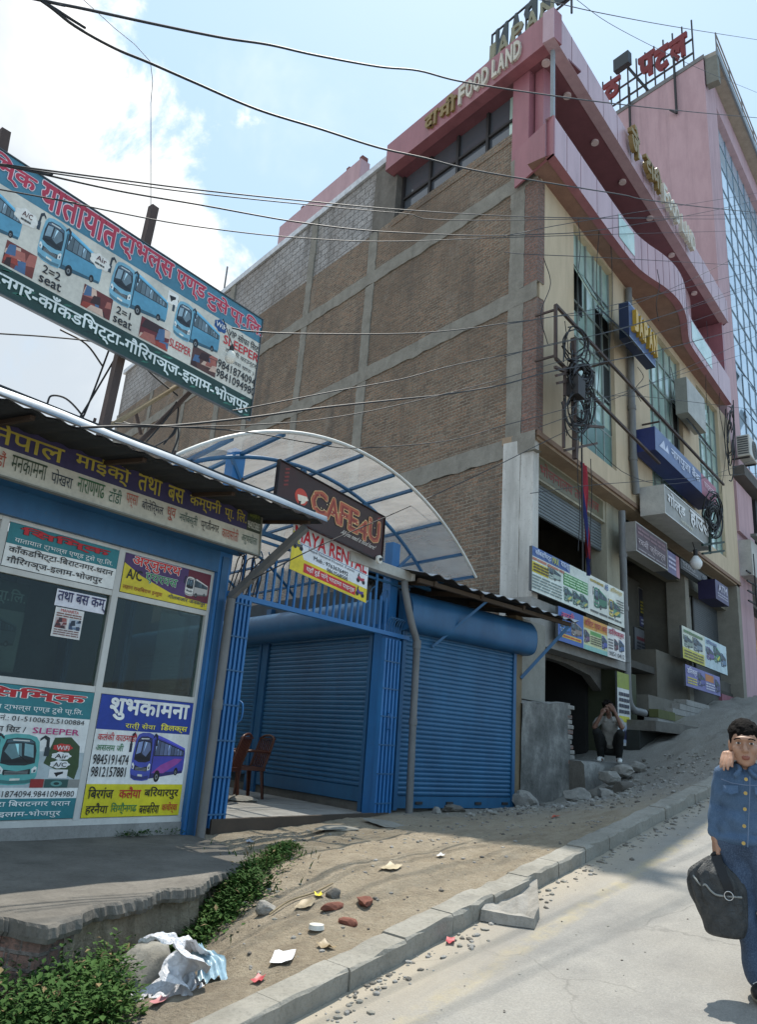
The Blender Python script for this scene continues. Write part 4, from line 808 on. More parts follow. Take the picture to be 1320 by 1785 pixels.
# brick infill, bay by bay and storey by storey, kept a little uneven
colS=[(.38,.80),(5.80,6.17),(9.10,9.42),(12.3,12.6),(14.55,14.9),(17.6,17.9),(21.2,21.5),(25.1,25.4)]
bays=[(.80,5.80),(6.17,9.10),(9.42,12.3),(12.6,14.55),(14.9,17.6),(17.9,21.2),(21.5,25.1)]
levels=[(.3,7.52),(7.95,11.02),(11.42,14.06),(14.46,15.82)]
for (a,c) in bays:
    for (z0,z1) in levels: wbox(b,a,c,z0,z1,-.22,random.uniform(-.012,.006),M['brick_old'])
b.build('brick_wall',bld)
b=MB()
for z0,z1 in ((7.95,11.02),(11.42,14.06)): wbox(b,.01,.38,z0,z1,-.22,.012,M['brick_red'])
wbox(b,.01,.38,14.46,14.9,-.22,.012,M['brick_red']); b.build('corner_brickwork',bld)
for i,(a,c) in enumerate(colS):
    b=MB(); zs=[.3,7.52,7.95,11.02,11.42,14.06,14.46,15.82 if i not in (2,4) else 18.08]
    for k in range(0,8,2):
        o_=.018+random.uniform(0,.012); zz=np.linspace(zs[k],zs[k+1],36); e=lambda s_,z,q: s_+.022*mnoise.noise(Vector((s_*3,z*1.3,q)))+.03*mnoise.noise(Vector((s_*5,z*6,q)))
        b.grid([[BW(e(a,z,1),z,o_) for z in zz],[BW(e(c,z,7),z,o_) for z in zz]],M['concrete_band'],False); b.grid([[BW(e(a,z,1),z,-.2) for z in zz],[BW(e(a,z,1),z,o_) for z in zz]],M['concrete_band'],False); b.grid([[BW(e(c,z,7),z,o_) for z in zz],[BW(e(c,z,7),z,-.2) for z in zz]],M['concrete_band'],False)
    b.build('column',bld)
for z0,z1 in ((7.52,7.95),(11.02,11.42),(14.06,14.46)):
    b=MB(); n=130; tops=[];bots=[]
    for k in range(n+1):
        s=.0+LB*k/n; s_=max(s,.002); bots.append((s_,z0+.05*mnoise.noise(Vector((s*1.7,z0,0)))+.045*mnoise.noise(Vector((s*7,z0,3))))); tops.append((s_,z1+.025*mnoise.noise(Vector((s*1.3,z1,5)))+.02*mnoise.noise(Vector((s*6,z1,8)))))
    b.grid([[BW(s,z,.03) for s,z in bots],[BW(s,z,.034) for s,z in tops]],M['concrete_band'],False)
    b.grid([[BW(s,z,.034) for s,z in tops],[BW(s,z,-.2) for s,z in tops]],M['concrete_band'],False); b.grid([[BW(s,z,-.2) for s,z in bots],[BW(s,z,.03) for s,z in bots]],M['concrete_band'],False)
    b.build('beam',bld)
# grey block parapet storey behind the restaurant windows
b=MB()
for a,c in ((6.17,9.10),(9.42,14.55),(14.9,25.4)): wbox(b,a,c,15.84,18.06,-.2,-.03,M['block_grey'])
wbox(b,5.22,6.17,15.84,18.06,-.25,-.02,CONCD); b.build('block_wall',bld)
b=MB(); wbox(b,5.32,25.55,18.08,18.30,-.35,.06,M['zinc']); b.build('coping',bld)
b=MB(); wbox(b,8.6,13.75,18.2,20.85,-1.5,-1.1,M['pink_wall']); 
for s in (8.6,9.35,12.2): wbox(b,s,s+.16,20.851,21.02,-1.4,-1.15,P('#7c4a42',.8))
b.build('roof_parapet',bld); 
b=MB(); b.tube([BW(15.9,18.3,-.15),BW(15.9,19.6,-.15)],.035,PIPE,6); b.build('roof_pipe',bld)
# restaurant window band
b=MB(); wbox(b,.86,5.2,15.82,17.4,-.34,-.30,M['dark_glass']); w=b.build('window_band',bld)
b=MB()
for s in (.86,1.86,2.92,3.98,5.1): wbox(b,s-.04,s+.04,15.86,17.38,-.30,-.22,IRON)
wbox(b,.86,5.14,16.56,16.63,-.30,-.235,IRON); wbox(b,.86,5.14,15.84,15.90,-.30,-.235,IRON); b.build('frame',w)
b=MB(); wbox(b,.8,5.22,15.60,15.84,-.3,.02,M['brick_old']); wbox(b,5.14,5.24,15.84,17.36,-.3,-.01,CONCD); b.build('window_sill',bld)
# pink pillar, corner parapet box, pink fascia and soffit
PP,PL=M['pink_panel'],M['pink_light']
b=MB(); wbox(b,.30,.80,15.0,17.36,-.3,.03,PP); wbox(b,.02,.26,15.1,17.36,-.6,-.15,PP); b.build('pink_pillar',bld)
FV=6.0; U0=12.24; U1=26.55
band=[(12.24,6.0),(13.64,6.0),(15.5,6.0),(16.9,5.97),(17.6,5.86),(18.26,5.68),(18.9,5.575),(19.5,5.57),(20.1,5.65),(20.7,5.80),(21.3,5.95),(21.9,6.03),(23.5,6.06),(26.6,6.10)]
bp=[q for q in spline([(u,v,0) for u,v in band],4)]
def ribbon(b,zs,m,off=0,flip=False,i0=0,i1=None):
    P_=[[np.array([q[0],q[1]+off,z]) for q in bp[i0:i1]] for z in zs]
    b.grid(P_[::-1] if flip else P_,m,False)
b=MB(); ribbon(b,(14.10,15.13),PL); ribbon(b,(14.10,15.13),PL,.2,True)
b.grid([[np.array([q[0],q[1]+o,14.10]) for q in bp] for o in (.2,0)],PP,False); b.grid([[np.array([q[0],q[1]+o,15.13]) for q in bp] for o in (0,.2)],PL,False)
# underside out to the wall
b.grid([[np.array([q[0],6.62,14.12]) for q in bp],[np.array([q[0],q[1]+.15,14.12]) for q in bp]],P('#8b6a5c',.8),False)
# side cheek on the brick wall
e=BW(.78,14.9,.10); b.boxf((12.242,6.001,14.10),(.03,0,0),(0,.002,0),(0,0,1.03),PP)
b.build('balcony_band',bld)
b=MB(); p0_=np.array([12.235,5.998,14.10]); p1_=BW(.62,14.10,.12); b.prism([p0_,p1_,p1_+UZ*1.03,p0_+UZ*1.03],NA*-.05,PP); b.build('corner_panel',bld)
for k in range(0,len(bp)-1,2):
    q=bp[k]; nx=bp[min(k+1,len(bp)-1)]; d=nx-q; d/=np.linalg.norm(d)
    seams=MB(); seams.boxf((q[0],q[1]-.004,14.11),d*.012,UY*.003,UZ*1.01,P('#6c3a42',.6)); seams.build('panel_joint',bld)
for i0,i1,z0,z1 in ((9,13,14.32,15.02),(44,50,14.36,15.05)):
    gp=MB(); ribbon(gp,(z0,z1),M['green_glass'],-.012,False,i0,i1); gp.build('balcony_glass',bld)
# fascia: long box along the street and along the brick side
b=MB(); b.boxf((U0,FV,17.35),(U1-U0,0,0),(0,.28,0),(0,0,.90),PL); b.build('street_fascia',bld)
b=MB()
for k in range(1,16): b.box(U0+k*.94,U0+k*.94+.014,FV-.004,FV-.001,17.36,18.24,P('#6c3a42',.6))
b.build('fascia_joints',bld)
b=MB(); q0_=np.array([U0,FV,17.35]); b.boxf(q0_+UZ*.004+DA*.003,DA*5.92,UZ*.890,-NA*.295,PP); b.build('side_fascia',bld)
b=MB(); sof=[np.array([U0+.05,FV+.05,17.36]),np.array([U1,FV+.05,17.36]),np.array([U1+1.5,7.6,17.36]),np.array([12.70,7.6,17.36])]
b.prism(sof,(0,0,.06),M['soffit_shaded']); b.prism([BW(-.5,17.37,.3),BW(5.3,17.37,.3),BW(5.3,17.37,-.9),BW(-.5,17.37,-.9)],(0,0,.05),M['soffit_shaded']); b.build('soffit',bld)
for u,v in ((12.75,6.45),(13.9,6.45),(15.7,6.5),(17.5,6.45),(19.4,6.35),(21.5,6.4),(24.0,6.45)):
    b=MB(); b.tube([(u,v,17.30),(u,v,17.358)],.10,P('#d8c4c2',.4),14); b.build('downlight',bld)
b=MB(); b.box(12.52,12.60,6.14,6.22,15.13,17.36,P('#8d9498',.4)); b.build('corner_pole',bld)
# penthouse glass front behind the band and its curved pink return
b=MB(); b.boxf((13.2,7.55,15.1),(15.0,0,0),(0,.1,0),(0,0,2.26),M['green_glass']); b.boxf((26.4,6.2,15.1),(.25,0,0),(0,1.4,0),(0,0,2.25),PP); b.build('penthouse_front',bld)
b=MB(); cv=spline([(20.2,7.2,0),(21.6,6.68,0),(23.3,6.60,0),(24.4,6.70,0),(25.6,7.1,0)],5)
b.grid([[np.array([q[0],q[1],z]) for q in cv] for z in (15.13,17.36)],PL,False); b.build('curved_panel',bld)
# street front: tan piers and spandrels
wins=[(14.50,16.90,8.45,14.02),(19.45,22.35,8.6,13.9),(24.0,26.5,8.5,13.9)]
UE=28.1
b=MB(); x=12.785
for (a,c,z0,z1) in wins:
    b.box(x,a,6.57,6.87,7.97,14.12,TAN); b.box(a,c,6.57,6.87,7.97,z0,TAN); b.box(a,c,6.57,6.87,z1,14.12,TAN); x=c
b.box(x,UE,6.57,6.87,7.97,14.12,TAN); b.build('street_wall',bld)
b=MB(); b.box(12.79,UE,6.60,7.4,7.80,7.965,P('#a08a72',.9)); b.box(12.74,UE,6.545,6.60,7.86,7.968,P('#8f7562',.9)); b.build('ledge',bld)
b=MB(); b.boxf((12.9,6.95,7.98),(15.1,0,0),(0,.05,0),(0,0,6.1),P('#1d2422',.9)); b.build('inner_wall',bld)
for k,(a,c,z0,z1) in enumerate(wins):
    b=MB(); b.box(a,c,6.72,6.74,z0,z1,M['green_glass']); wn=b.build('window',bld)
    fr=MB(); n=5 if k<2 else 4
    for i in range(n+1): 
        u=a+(c-a)*i/n; fr.box(u-.022,u+.022,6.675,6.719,z0,z1,P('#8b9590',.5))
    for z in np.arange(z0+.9,z1-.2,.92): fr.box(a+.03,c-.03,6.68,6.718,z-.02,z+.02,P('#8b9590',.5))
    fr.build('frame',wn)
    def sash(u0,u1,zt,h,ang,m):
        s=MB(); hinge=np.array([u0,6.665,zt]); d=np.array([0,-math.sin(ang),-math.cos(ang)])
        s.boxf(hinge,(u1-u0,0,0),d*h,(0,-.03,0),m)
        for q in (0,u1-u0-.04): s.boxf(hinge+np.array([q,-.032,0]),(.04,0,0),d*h,(0,-.012,0),IRON)
        s.boxf(hinge+d*(h-.04)+np.array([0,-.032,0]),(u1-u0,0,0),d*.04,(0,-.012,0),IRON); s.build('open_sash',wn)
        s=MB(); s.box(u0+.03,u1-.03,6.705,6.712,zt-h+.03,zt-.02,P('#15191a',.9)); s.build('gap_dark_sheet',wn)  # dark sheet over the glass, painted darkness for the opening behind the sash
    if k==0: sash(14.55,15.3,13.0,1.15,.42,M['green_glass']); sash(16.0,16.88,12.6,1.35,.62,M['dark_glass'])
    if k==1: sash(21.75,22.32,12.4,1.9,.5,M['dark_glass'])
    if k==0:
        s=MB(); s.box(a+.03,c-.03,6.69,6.716,8.5,9.5,P('#5d7f78',.4)); s.box(16.4,16.85,6.70,6.715,10.2,11.2,P('#1c2222',.9)); s.build('lower_pane',wn)
# ground storeys
VG=7.2
g=MB()
g.box(12.76,13.0,6.66,7.35,4.2,7.82,FLAKY); g.build('corner_column',bld)
g=MB(); g.box(17.15,18.35,6.95,7.5,3.3,7.82,CREAM); g.build('ground_pier',bld)
g=MB(); g.box(22.75,23.1,6.85,7.4,3.0,7.3,P('#8f897c',.85)); g.build('ground_pier',bld)
g=MB(); g.box(27.7,28.1,6.6,7.4,3.2,7.9,P('#8f897c',.85)); g.build('ground_pier',bld)
g=MB(); g.box(13.001,17.15,6.98,7.35,7.25,7.80,CREAM); g.build('lintel',bld)
g=MB(); g.box(18.35,27.7,7.0,7.4,6.95,7.80,P('#77705f',.9)); g.build('lintel',bld)
g=MB(); g.box(13.0,17.15,7.10,7.16,6.55,7.25,P('#5f6668',.5))
for k in range(9): g.box(13.0,17.15,7.085,7.10,6.58+k*.075,6.63+k*.075,P('#6f7678',.5))
g.build('rolled_shutter',bld)
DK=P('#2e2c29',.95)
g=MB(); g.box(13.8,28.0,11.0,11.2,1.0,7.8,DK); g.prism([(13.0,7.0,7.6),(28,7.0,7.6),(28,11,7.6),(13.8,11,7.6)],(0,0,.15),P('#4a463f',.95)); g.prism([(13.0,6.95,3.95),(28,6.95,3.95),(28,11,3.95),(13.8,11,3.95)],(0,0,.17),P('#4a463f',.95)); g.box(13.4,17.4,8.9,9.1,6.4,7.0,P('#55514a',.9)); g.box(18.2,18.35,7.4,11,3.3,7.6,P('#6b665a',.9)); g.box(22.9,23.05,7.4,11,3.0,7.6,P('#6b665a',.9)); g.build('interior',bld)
g=MB(); g.box(12.62,17.6,6.60,6.98,3.70,4.55,CONC); g.build('balcony_slab',bld)
g=MB(); g.prism([(13.1,7.0,3.70),(16.8,7.0,3.70),(16.8,7.0,3.2),(16.2,7.0,3.48),(15,7.0,3.6),(13.1,7.0,3.62)],(0,.2,0),CONCD); g.build('lintel',bld)
g=MB(); g.box(17.0,18.3,6.75,7.4,1.3,3.72,P('#4a4d38',.9)); g.build('basement_pier',bld)
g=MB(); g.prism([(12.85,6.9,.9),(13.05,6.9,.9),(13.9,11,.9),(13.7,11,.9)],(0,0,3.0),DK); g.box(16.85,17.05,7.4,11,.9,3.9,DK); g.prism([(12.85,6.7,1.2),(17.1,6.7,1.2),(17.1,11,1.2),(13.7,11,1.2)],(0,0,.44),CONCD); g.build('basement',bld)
g=MB(); g.box(11.55,12.62,6.30,6.42,2.62,3.98,P('#8d8a80',.85)); g.build('cement_panel',bld)
# bay 2: entrance recess with steps
g=MB(); g.box(18.35,22.75,8.2,8.3,3.3,7.0,P('#57534a',.9)); g.box(18.4,22.75,6.5,8.2,2.9,3.28,P('#6f6a60',.9)); g.box(20.2,22.7,6.9,8.1,3.28,4.6,P('#6a6458',.9)); g.build('entrance_back',bld)
g=MB()
for k in range(5): g.box(18.4+k*.55,22.6,6.30+.0*k,6.62,2.62+.15*k,2.76+.15*k,P('#77735a',.9) if k==1 else CONC); 
g.box(18.4,19.6,6.28,6.5,2.75,2.95,P('#5d6038',.9)); g.build('steps',bld)
g=MB(); pr=[(17.1,5.9),(23.2,5.2),(24.6,5.6),(24.6,6.6),(17.1,6.6)]; g.prism([(u,v,2.40) for u,v in pr],(0,0,.22),CONCD); g.box(17.05,24.4,6.25,6.7,1.3,2.40,P('#2f302b',.95)); g.prism([(19.0,5.55,1.4),(23.6,5.3,1.4),(24.6,5.7,1.4),(24.6,6.3,1.4),(19.0,6.3,1.4)],(0,0,1.0),CONCD); g.build('landing',bld)
# bay 3: shutters
g=MB()
for k in range(48): g.box(25.0,27.7,7.30,7.32+.012*(k%2),3.9+k*.065,3.9+(k+1)*.065-.006,P('#4a4e50',.5))
g.box(23.1,25.0,7.34,7.4,4.4,6.9,P('#9a9a92',.6)); g.box(23.85,23.95,7.30,7.34,4.4,6.9,P('#3c3c38',.6)); g.box(24.9,25.02,7.28,7.36,4.0,6.95,P('#2c2c2a',.6)); g.build('shutter',bld)
g=MB(); g.box(23.1,27.7,7.0,7.3,3.3,4.45,P('#5b5750',.9)); g.box(26.2,27.7,6.9,7.0,3.4,4.0,P('#97606a',.8)); g.box(23.1,26.4,7.0,7.05,2.6,3.3,P('#35332f',.6)); g.build('low_wall',bld)
# main bulk so the building is solid from the side
b=MB(); b.prism([BW(.5,14.3,-.5),BW(25,14.3,-.5),np.array([30.5,29,14.3]),np.array([27.6,7.9,14.3])],(0,0,4.0),CONCD); b.prism([BW(6,1,-.6),BW(25,1,-.6),np.array([30.5,29,1]),np.array([27.6,11.3,1]),np.array([13.9,11.3,1])],(0,0,13.2),CONCD); b.build('rear_mass',bld)
# red painted lettering on the lintel
B_=Board((13.2,6.972,7.30),(17.0,6.972,7.30),(13.2,6.972,7.76),thick=.004,face='#6f6a52',back='#6f6a52'); B_.text('भोजनालय तथा लज',.12,.2,.93,.85,'#8c3a30',6,.01); B_.poly([(.02,.3),(.07,.75),(.10,.7),(.07,.2)],'#4d4a33',3)
B_.build('painted_lintel_sign','faded red painted letters on the cream lintel under the ledge','sign')
# ------------------------------------------------------------------ raised letters
def letters(name,label,items,org,dr,up,nrm,m,depth,cat='letters',bold=.02,back=None,frame=None,part='letter'):
    """items: (glyphs, s0, s1, z0, z1) in metres along dr/up"""
    root=thing(name,label,cat,org); org=np.array(org,float)
    for it in items:
        ch,s0,s1,z0,z1=it[:5]; mm=it[5] if len(it)>5 else m
        v,f=txt(ch,bold,.5); mn,mx=v.min(0),v.max(0); b=MB()
        q=[org+dr*(s0+(a[0]-mn[0])/(mx[0]-mn[0])*(s1-s0))+up*(z0+(a[1]-mn[1])/(mx[1]-mn[1])*(z1-z0))+nrm*(depth*(a[2]-mn[2])) for a in v]
        b.add(q,f,mm); b.build(part,root)
    return root
IV=P('#cfc8b8',.5,dirt=.15); GOLD=P('#8f7848',.5,.1); LG=P('#8d8f84',.5)
o=BW(5.3,0,.335); dr=-DA
fs=lambda s:5.3-s
def fit(word,sa,sc,z0,z1,m=None):
    n=len(word.replace(' ','')); out=[]; wd=[{'I':.5,'L':.8,' ':.45}.get(c,1) for c in word]; tot=sum(wd); x=sa
    for c,w in zip(word,wd):
        L=(sc-sa)*w/tot
        if c!=' ': out.append((c,x,x+L*.84,z0,z1)+((m,) if m else ()))
        x+=L
    return out
wl=lambda x,y: float((onplane(x,y,C0+NA*.3,NA)-C0)@DA)
sF0,sF1,sL0,sL1=[fs(wl(*p)) for p in ((804,165),(858,130),(862,128),(914,90))]
sD=[fs(wl(*p)) for p in ((745,215),(768,195),(770,190),(800,170))]
letters('fascia_lettering','raised pale letters with a gold first word on the pink side fascia',[('दा',sD[0],sD[1],17.5,18.02,GOLD),('मी',sD[2],sD[3],17.5,18.12,GOLD)]+fit('FOOD',sF0,sF1,17.52,18.08)+fit('LAND',sL0,sL1,17.52,18.08),o,dr,UZ,NA,IV,.07,bold=.03)
# roof sign above the corner: gold letters in front, larger row seen from behind
t=lambda x,y,off: float((onplane(x,y,C0+NA*off,NA)-C0)@DA)
o2=BW(5.3,0,.22); sa,sb_=fs(t(846,105,.22)),fs(t(962,10,.22))
letters('roof_lettering','small gold roof letters standing just above the pink fascia corner',fit('JAPAN',sa,sb_+.15,18.27,18.82),o2,dr,UZ,NA,P('#8a876c',.5),.05,bold=.02)
o3=BW(5.3,0,-.12); L_=(sb_-sa)
rs=letters('roof_sign_frame','large dark roof letters seen from behind on an iron frame',[(c,s1,s0,z0,z1) for c,s0,s1,z0,z1 in [(c,sa+L_*1.12-(a-0)*1,sa+L_*1.12-b_,18.80,19.72) for c,a,b_ in [(ch,(i*.2+.17)*L_*1.12,(i*.2)*L_*1.12) for i,ch in enumerate('JAPAN')]]],o3,dr,UZ,NA,P('#3d4648',.6),.06,bold=.04,cat='roof sign')
b=MB()
for z in (18.78,19.74): b.bar(o3+dr*(sa-.1)+UZ*z,o3+dr*(sa+L_*1.15)+UZ*z,.04,.04,IRON)
for s in (sa-.1,sa+L_*.5,sa+L_*1.15): b.bar(o3+dr*s+UZ*18.3,o3+dr*s+UZ*19.76,.04,.04,IRON)
b.build('frame',rs)
# street side letters
o4=np.array([0,FV-.08,0.]); uu=lambda x,y: onv(x,y,FV-.05)[0]
letters('street_lettering','raised gold and white letters on the pink street fascia seen edge on',[('जे',uu(1093,250),uu(1108,285),17.45,18.45,GOLD),('दामी',uu(1118,285),uu(1146,340),17.5,18.3,GOLD)]+fit('FOOD LAND',uu(1150,350),uu(1206,440),17.5,18.15),o4,UX,UZ,-UY,IV,.12,bold=.03)
# ------------------------------------------------------------------ tall pink neighbour
nb=thing('pink_tower','tall pink plastered building with blue glass front beyond the brick building','building',(28.1,6.6,3.9))
PW=M['pink_wall']; T0=np.array([28.15,6.62,0.]); ZT=31.6
b=MB(); b.prism([T0+UZ*3,T0+DA*26+UZ*3,T0+DA*26+UX*34+UZ*3,np.array([62,8.0,3]),np.array([29.95,8.0,3]),np.array([29.95,6.62,3])],UZ*(ZT-3),PW); b.build('wall',nb)
b=MB(); b.box(29.96,62,6.9,7.9,13.2,30.4,M['blue_glass']); cw=b.build('curtain_wall',nb)
b=MB()
for u in np.arange(29.96,62,1.15): b.box(u-.022,u+.022,6.87,6.899,13.2,30.4,P('#7c8b96',.5))
for z in np.arange(13.2,30.4,1.25): b.box(29.96,62,6.87,6.898,z-.03,z+.03,P('#7c8b96',.5))
b.build('mullions',cw)
b=MB(); b.box(29.96,62,6.62,6.92,30.4,31.6,PW); b.build('spandrel',nb)
b=MB(); b.box(29.96,62,6.63,7.9,12.4,13.19,PW); b.build('spandrel',nb)
for z,u in ((17.9,31.2),(16.3,32.0)):
    b=MB(); b.boxf((u,6.84,z),(.9,0,0),np.array([0,-.45,-.85]),(0,-.04,0),M['dark_glass']); b.build('open_sash',nb)
b=MB(); b.prism([T0+UZ*ZT+np.array([-.05,-.05,0]),T0+UZ*ZT+np.array([-.05,-.05,0])+DA*26,T0+UZ*ZT+np.array([.3,0,0])+DA*26,T0+UZ*ZT+np.array([.3,0,0])],(0,0,.22),P('#7d7a78',.8))
b.box(28.3,62,6.12,7.2,31.62,31.9,P('#a49a8c',.85)); b.box(28.3,62,6.04,6.12,31.6,32.0,P('#7d8488',.5)); b.build('eave',nb)
b=MB(); 
for z in (32.5,32.95): b.bar((28.4,6.1,z),(62,6.1,z),.05,.05,PIPE)
for u in np.arange(28.4,60,2.2): b.bar((u,6.1,32.0),(u,6.1,33.0),.05,.05,PIPE)
b.build('roof_railing',nb)
b=MB(); b.bar(T0+np.array([.25,-.3,30.2]),T0+np.array([.25,-.3,31.6]),.35,.5,P('#7c7a70',.8)); b.build('bracket',nb)
# roof sign of the tower on a long iron rail along its side edge
tp=lambda x,y: float((onplane(x,y,T0+NA*.0,NA)-T0)@DA); tz=lambda x,y: float(onplane(x,y,T0,NA)[2])
oo=T0+UZ*0; s_a=tp(1054,180)
sg=letters('tower_roof_sign','dark red rooftop letters on a thin rail along the edge of the pink tower','',T0,DA,UZ,NA,IRON,.1,cat='roof sign') if False else thing('tower_roof_sign','dark red rooftop letters on a thin rail along the edge of the pink tower','roof sign',T0+UZ*ZT)
RD=P('#7d2a2a',.6)
for ch,xa,ya,xb,yb in (('ठ',1053,175,1082,140),('प',1114,128,1142,95),('ट',1142,115,1166,85),('ल',1168,100,1198,65)):
    s0,s1=tp(xa,ya),tp(xb,yb)
    v,f=txt(ch,.05,.5); mn,mx=v.min(0),v.max(0); zb=tz((xa+xb)/2,(ya+yb)/2+ (24 if ch!='ठ' else 14)); zt_=tz((xa+xb)/2,(ya+yb)/2-17)
    b=MB(); b.add([T0+DA*(s0+(q[0]-mn[0])/(mx[0]-mn[0])*(s1-s0))+UZ*(zb+(q[1]-mn[1])/(mx[1]-mn[1])*(zt_-zb))+NA*(.12*q[2]) for q in v],f,RD); b.build('letter',sg)
b=MB(); s_0,s_1=tp(1208,75),tp(1052,190)
for z in (ZT+.7,ZT+1.5): b.bar(T0+DA*s_0+UZ*z,T0+DA*s_1+UZ*z,.07,.07,IRON)
for q in np.linspace(s_0,s_1,11): b.bar(T0+DA*q+UZ*(ZT+.2),T0+DA*q+UZ*(ZT+2.6),.06,.06,IRON)
b.build('rail',sg)
for x,y in ((1100,160),(1178,110)):
    b=MB(); q=T0+DA*tp(x,y)+NA*.15; b.bar(q+UZ*(ZT-2.2),q+UZ*(ZT+1.),.09,.09,IRON); b.bar(q+UZ*(ZT-2.2),q+UZ*(ZT-1.8)+DA*.3,.07,.07,IRON); b.build('stay',sg)
fl=thing('roof_floodlight','floodlight on a slanting arm above the edge of the pink tower','floodlight',T0+DA*tp(1130,140)+UZ*ZT)
q=T0+DA*tp(1130,140)+UZ*(ZT+.2); e=onplane(1090,112,T0+NA*.8,NA); b=MB(); b.bar(q,e,.09,.09,IRON); b.build('arm',fl); b=MB(); b.boxf(e-DA*.35-UZ*.35,DA*.8,UZ*.7,NA*.3,P('#2c3236',.5)); b.build('lamp_head',fl)
# small building at the right edge: balcony slab, white panels, orange shop sign
rb=thing('corner_shop','dark shop with an orange signboard under a white balcony at the right edge','building',(29,7,3.9))
b=MB(); b.box(28.2,36,8.5,12,3.0,9.0,P('#3c3833',.9)); b.box(28.2,36,6.9,8.5,7.7,8.2,P('#6c675f',.9)); b.build('wall',rb)
b=MB(); b.box(28.4,36,6.2,6.9,8.3,9.6,P('#b9b7b0',.7)); b.box(28.4,36,6.0,6.2,9.7,9.8,P('#70716e',.7)); b.build('balcony',rb)
b=MB(); b.box(28.25,36,6.2,8.5,12.0,12.4,P('#5e5a56',.9)); b.box(28.2,30.4,6.5,6.7,9.9,11.8,PW); b.box(31,36,6.5,6.7,9.9,11.9,P('#2a2c2e',.6)); b.build('upper_floor',rb)
b=MB(); b.boxf((31.5,6.3,10.2),(3,0,0),(0,.15,0),(0,0,1.5),P('#d0d2d0',.5)); b.build('white_sign',rb)
B_=Board((28.15,6.75,5.3),(33.5,6.75,5.3),(28.15,6.75,7.2),thick=.1,face='#a8602a'); B_.rect(0,.55,1,1,'#7c3c22',1.5); B_.text('भण्डार',.05,.62,.4,.92,'#d88a3a',6,.02); B_.text('लक्ष्मी स्टोर',.03,.12,.5,.48,'#d6a24a',6,.02); B_.build('shop_sign','orange and brown shop signboard at the right edge beyond the brick building','signboard')
b=MB()
for k in range(4):
    z=7.3+k*.35; b.bar((27.9,6.3,z),(33,6.1,z+.1),.05,.05,IRON)
b.bar((28.6,6.2,7.2),(28.6,6.2,9.1),.05,.05,IRON); b.build('railing',rb)
# ------------------------------------------------------------------ air conditioner
ac=thing('air_conditioner','pale air conditioner outdoor unit bracketed on the pier at the right edge','air conditioner',(28.7,6.2,12.6))
b=MB(); b.box(28.2,29.35,5.95,6.4,12.72,13.55,P('#c9c8c0',.5)); b.build('casing',ac,bevel=.03)
b=MB(); c=np.array([28.9,5.94,13.13])
for rr in (.34,.26,.18,.1): b.tube([c+np.array([rr*math.cos(a),0,rr*math.sin(a)]) for a in np.linspace(0,2*math.pi,25)],.014,P('#6d6f6c'),5,False)
b.add([c+np.array([.36*math.cos(a),.004,.36*math.sin(a)]) for a in np.linspace(0,2*math.pi,25)[:-1]],[list(range(24))],P('#3b3d3e')); b.build('fan_grille',ac)
b=MB()
for k in range(8): b.box(28.185,28.199,6.0,6.36,12.8+k*.09,12.85+k*.09,P('#55585a'))
b.build('side_louvre',ac); 
for u in (28.3,29.2): b=MB(); b.bar((u,6.0,12.68),(u,6.6,12.68),.05,.05,IRON); b.build('bracket',ac)
# ------------------------------------------------------------------ drain pipes on the street front
pipe('drain_pipe','long grey drain pipe running down the tan street front beside the first window',[(17.75,6.46,14.0),(17.75,6.46,9.0),(17.9,6.46,8.15)],.09,joints=[((17.75,6.46,z),(17.75,6.46,z+.12)) for z in (12.2,10.4,9.0)])
pipe('drain_pipe','grey drain pipe with a curved foot on the pier beside the garage opening',[(17.3,6.62,7.55),(17.32,6.62,5.0),(17.36,6.60,3.35)]+spline([(17.36,6.60,3.2),(17.40,6.58,2.98),(17.55,6.55,2.86),(17.8,6.52,2.84)],4)+[(18.1,6.5,2.83)],.085,joints=[((17.32,6.62,z),(17.32,6.62,z+.1)) for z in (6.4,5.1,3.9)])
# ------------------------------------------------------------------ signs on the street front
def fboard(name,label,x0,x1,z0,z1,v,th=.3,cat='signboard',face='#888880',draw=None,frame=None,sh=0,back='#55585a'):
    B=Board((x0,v,z0),(x1,v,z0+sh),(x0,v,z1),thick=th,face=face,back=back,step=.004)
    if draw: draw(B)
    return B.build(name,label,cat,frame=frame,fw=.03)
def d_japan(B):
    B.rect(0,0,1,1,'#3d5580',1.2); B.rect(0,0,1,.04,'#8fa0bc',1.5); B.rect(0,.96,1,1,'#8fa0bc',1.5)
def fq(quad,v):
    p=[onv(x,y,v) for x,y in quad]   # TL,TR,BR,BL
    return (p[0][0]+p[3][0])/2,(p[1][0]+p[2][0])/2,(p[2][2]+p[3][2])/2,(p[0][2]+p[1][2])/2
J0,J1,JZ0,JZ1=fq(((1097,532),(1143,580),(1141,634),(1096,590)),6.0)
fboard('shop_sign','dark blue sign box with raised gold letters high on the street front',J0,J1,JZ0,JZ1,6.0,.25,draw=d_japan,back='#1f2c4c')
letters('sign_lettering','raised gold letters on the dark blue sign box',fit('JAPAN',(J1-J0)*.06,(J1-J0)*.98,(JZ1-JZ0)*.22,(JZ1-JZ0)*.86),(J0,5.995,JZ0),UX,UZ,-UY,P('#c9a03a',.35,.3),.10,bold=.04)
def d_bank(B): B.rect(.72,0,1,1,'#a65f70',1.5); B.poly([(.05,.3),(.12,.75),(.14,.4),(.17,.7),(.19,.35)],'#c9d0e2',3); B.text('नागपुजा बैंक',.22,.25,.68,.85,'#d8dcea',6,.02); B.text('फाइनान्स',.76,.35,.95,.7,'#e8c8d0',6,.01)
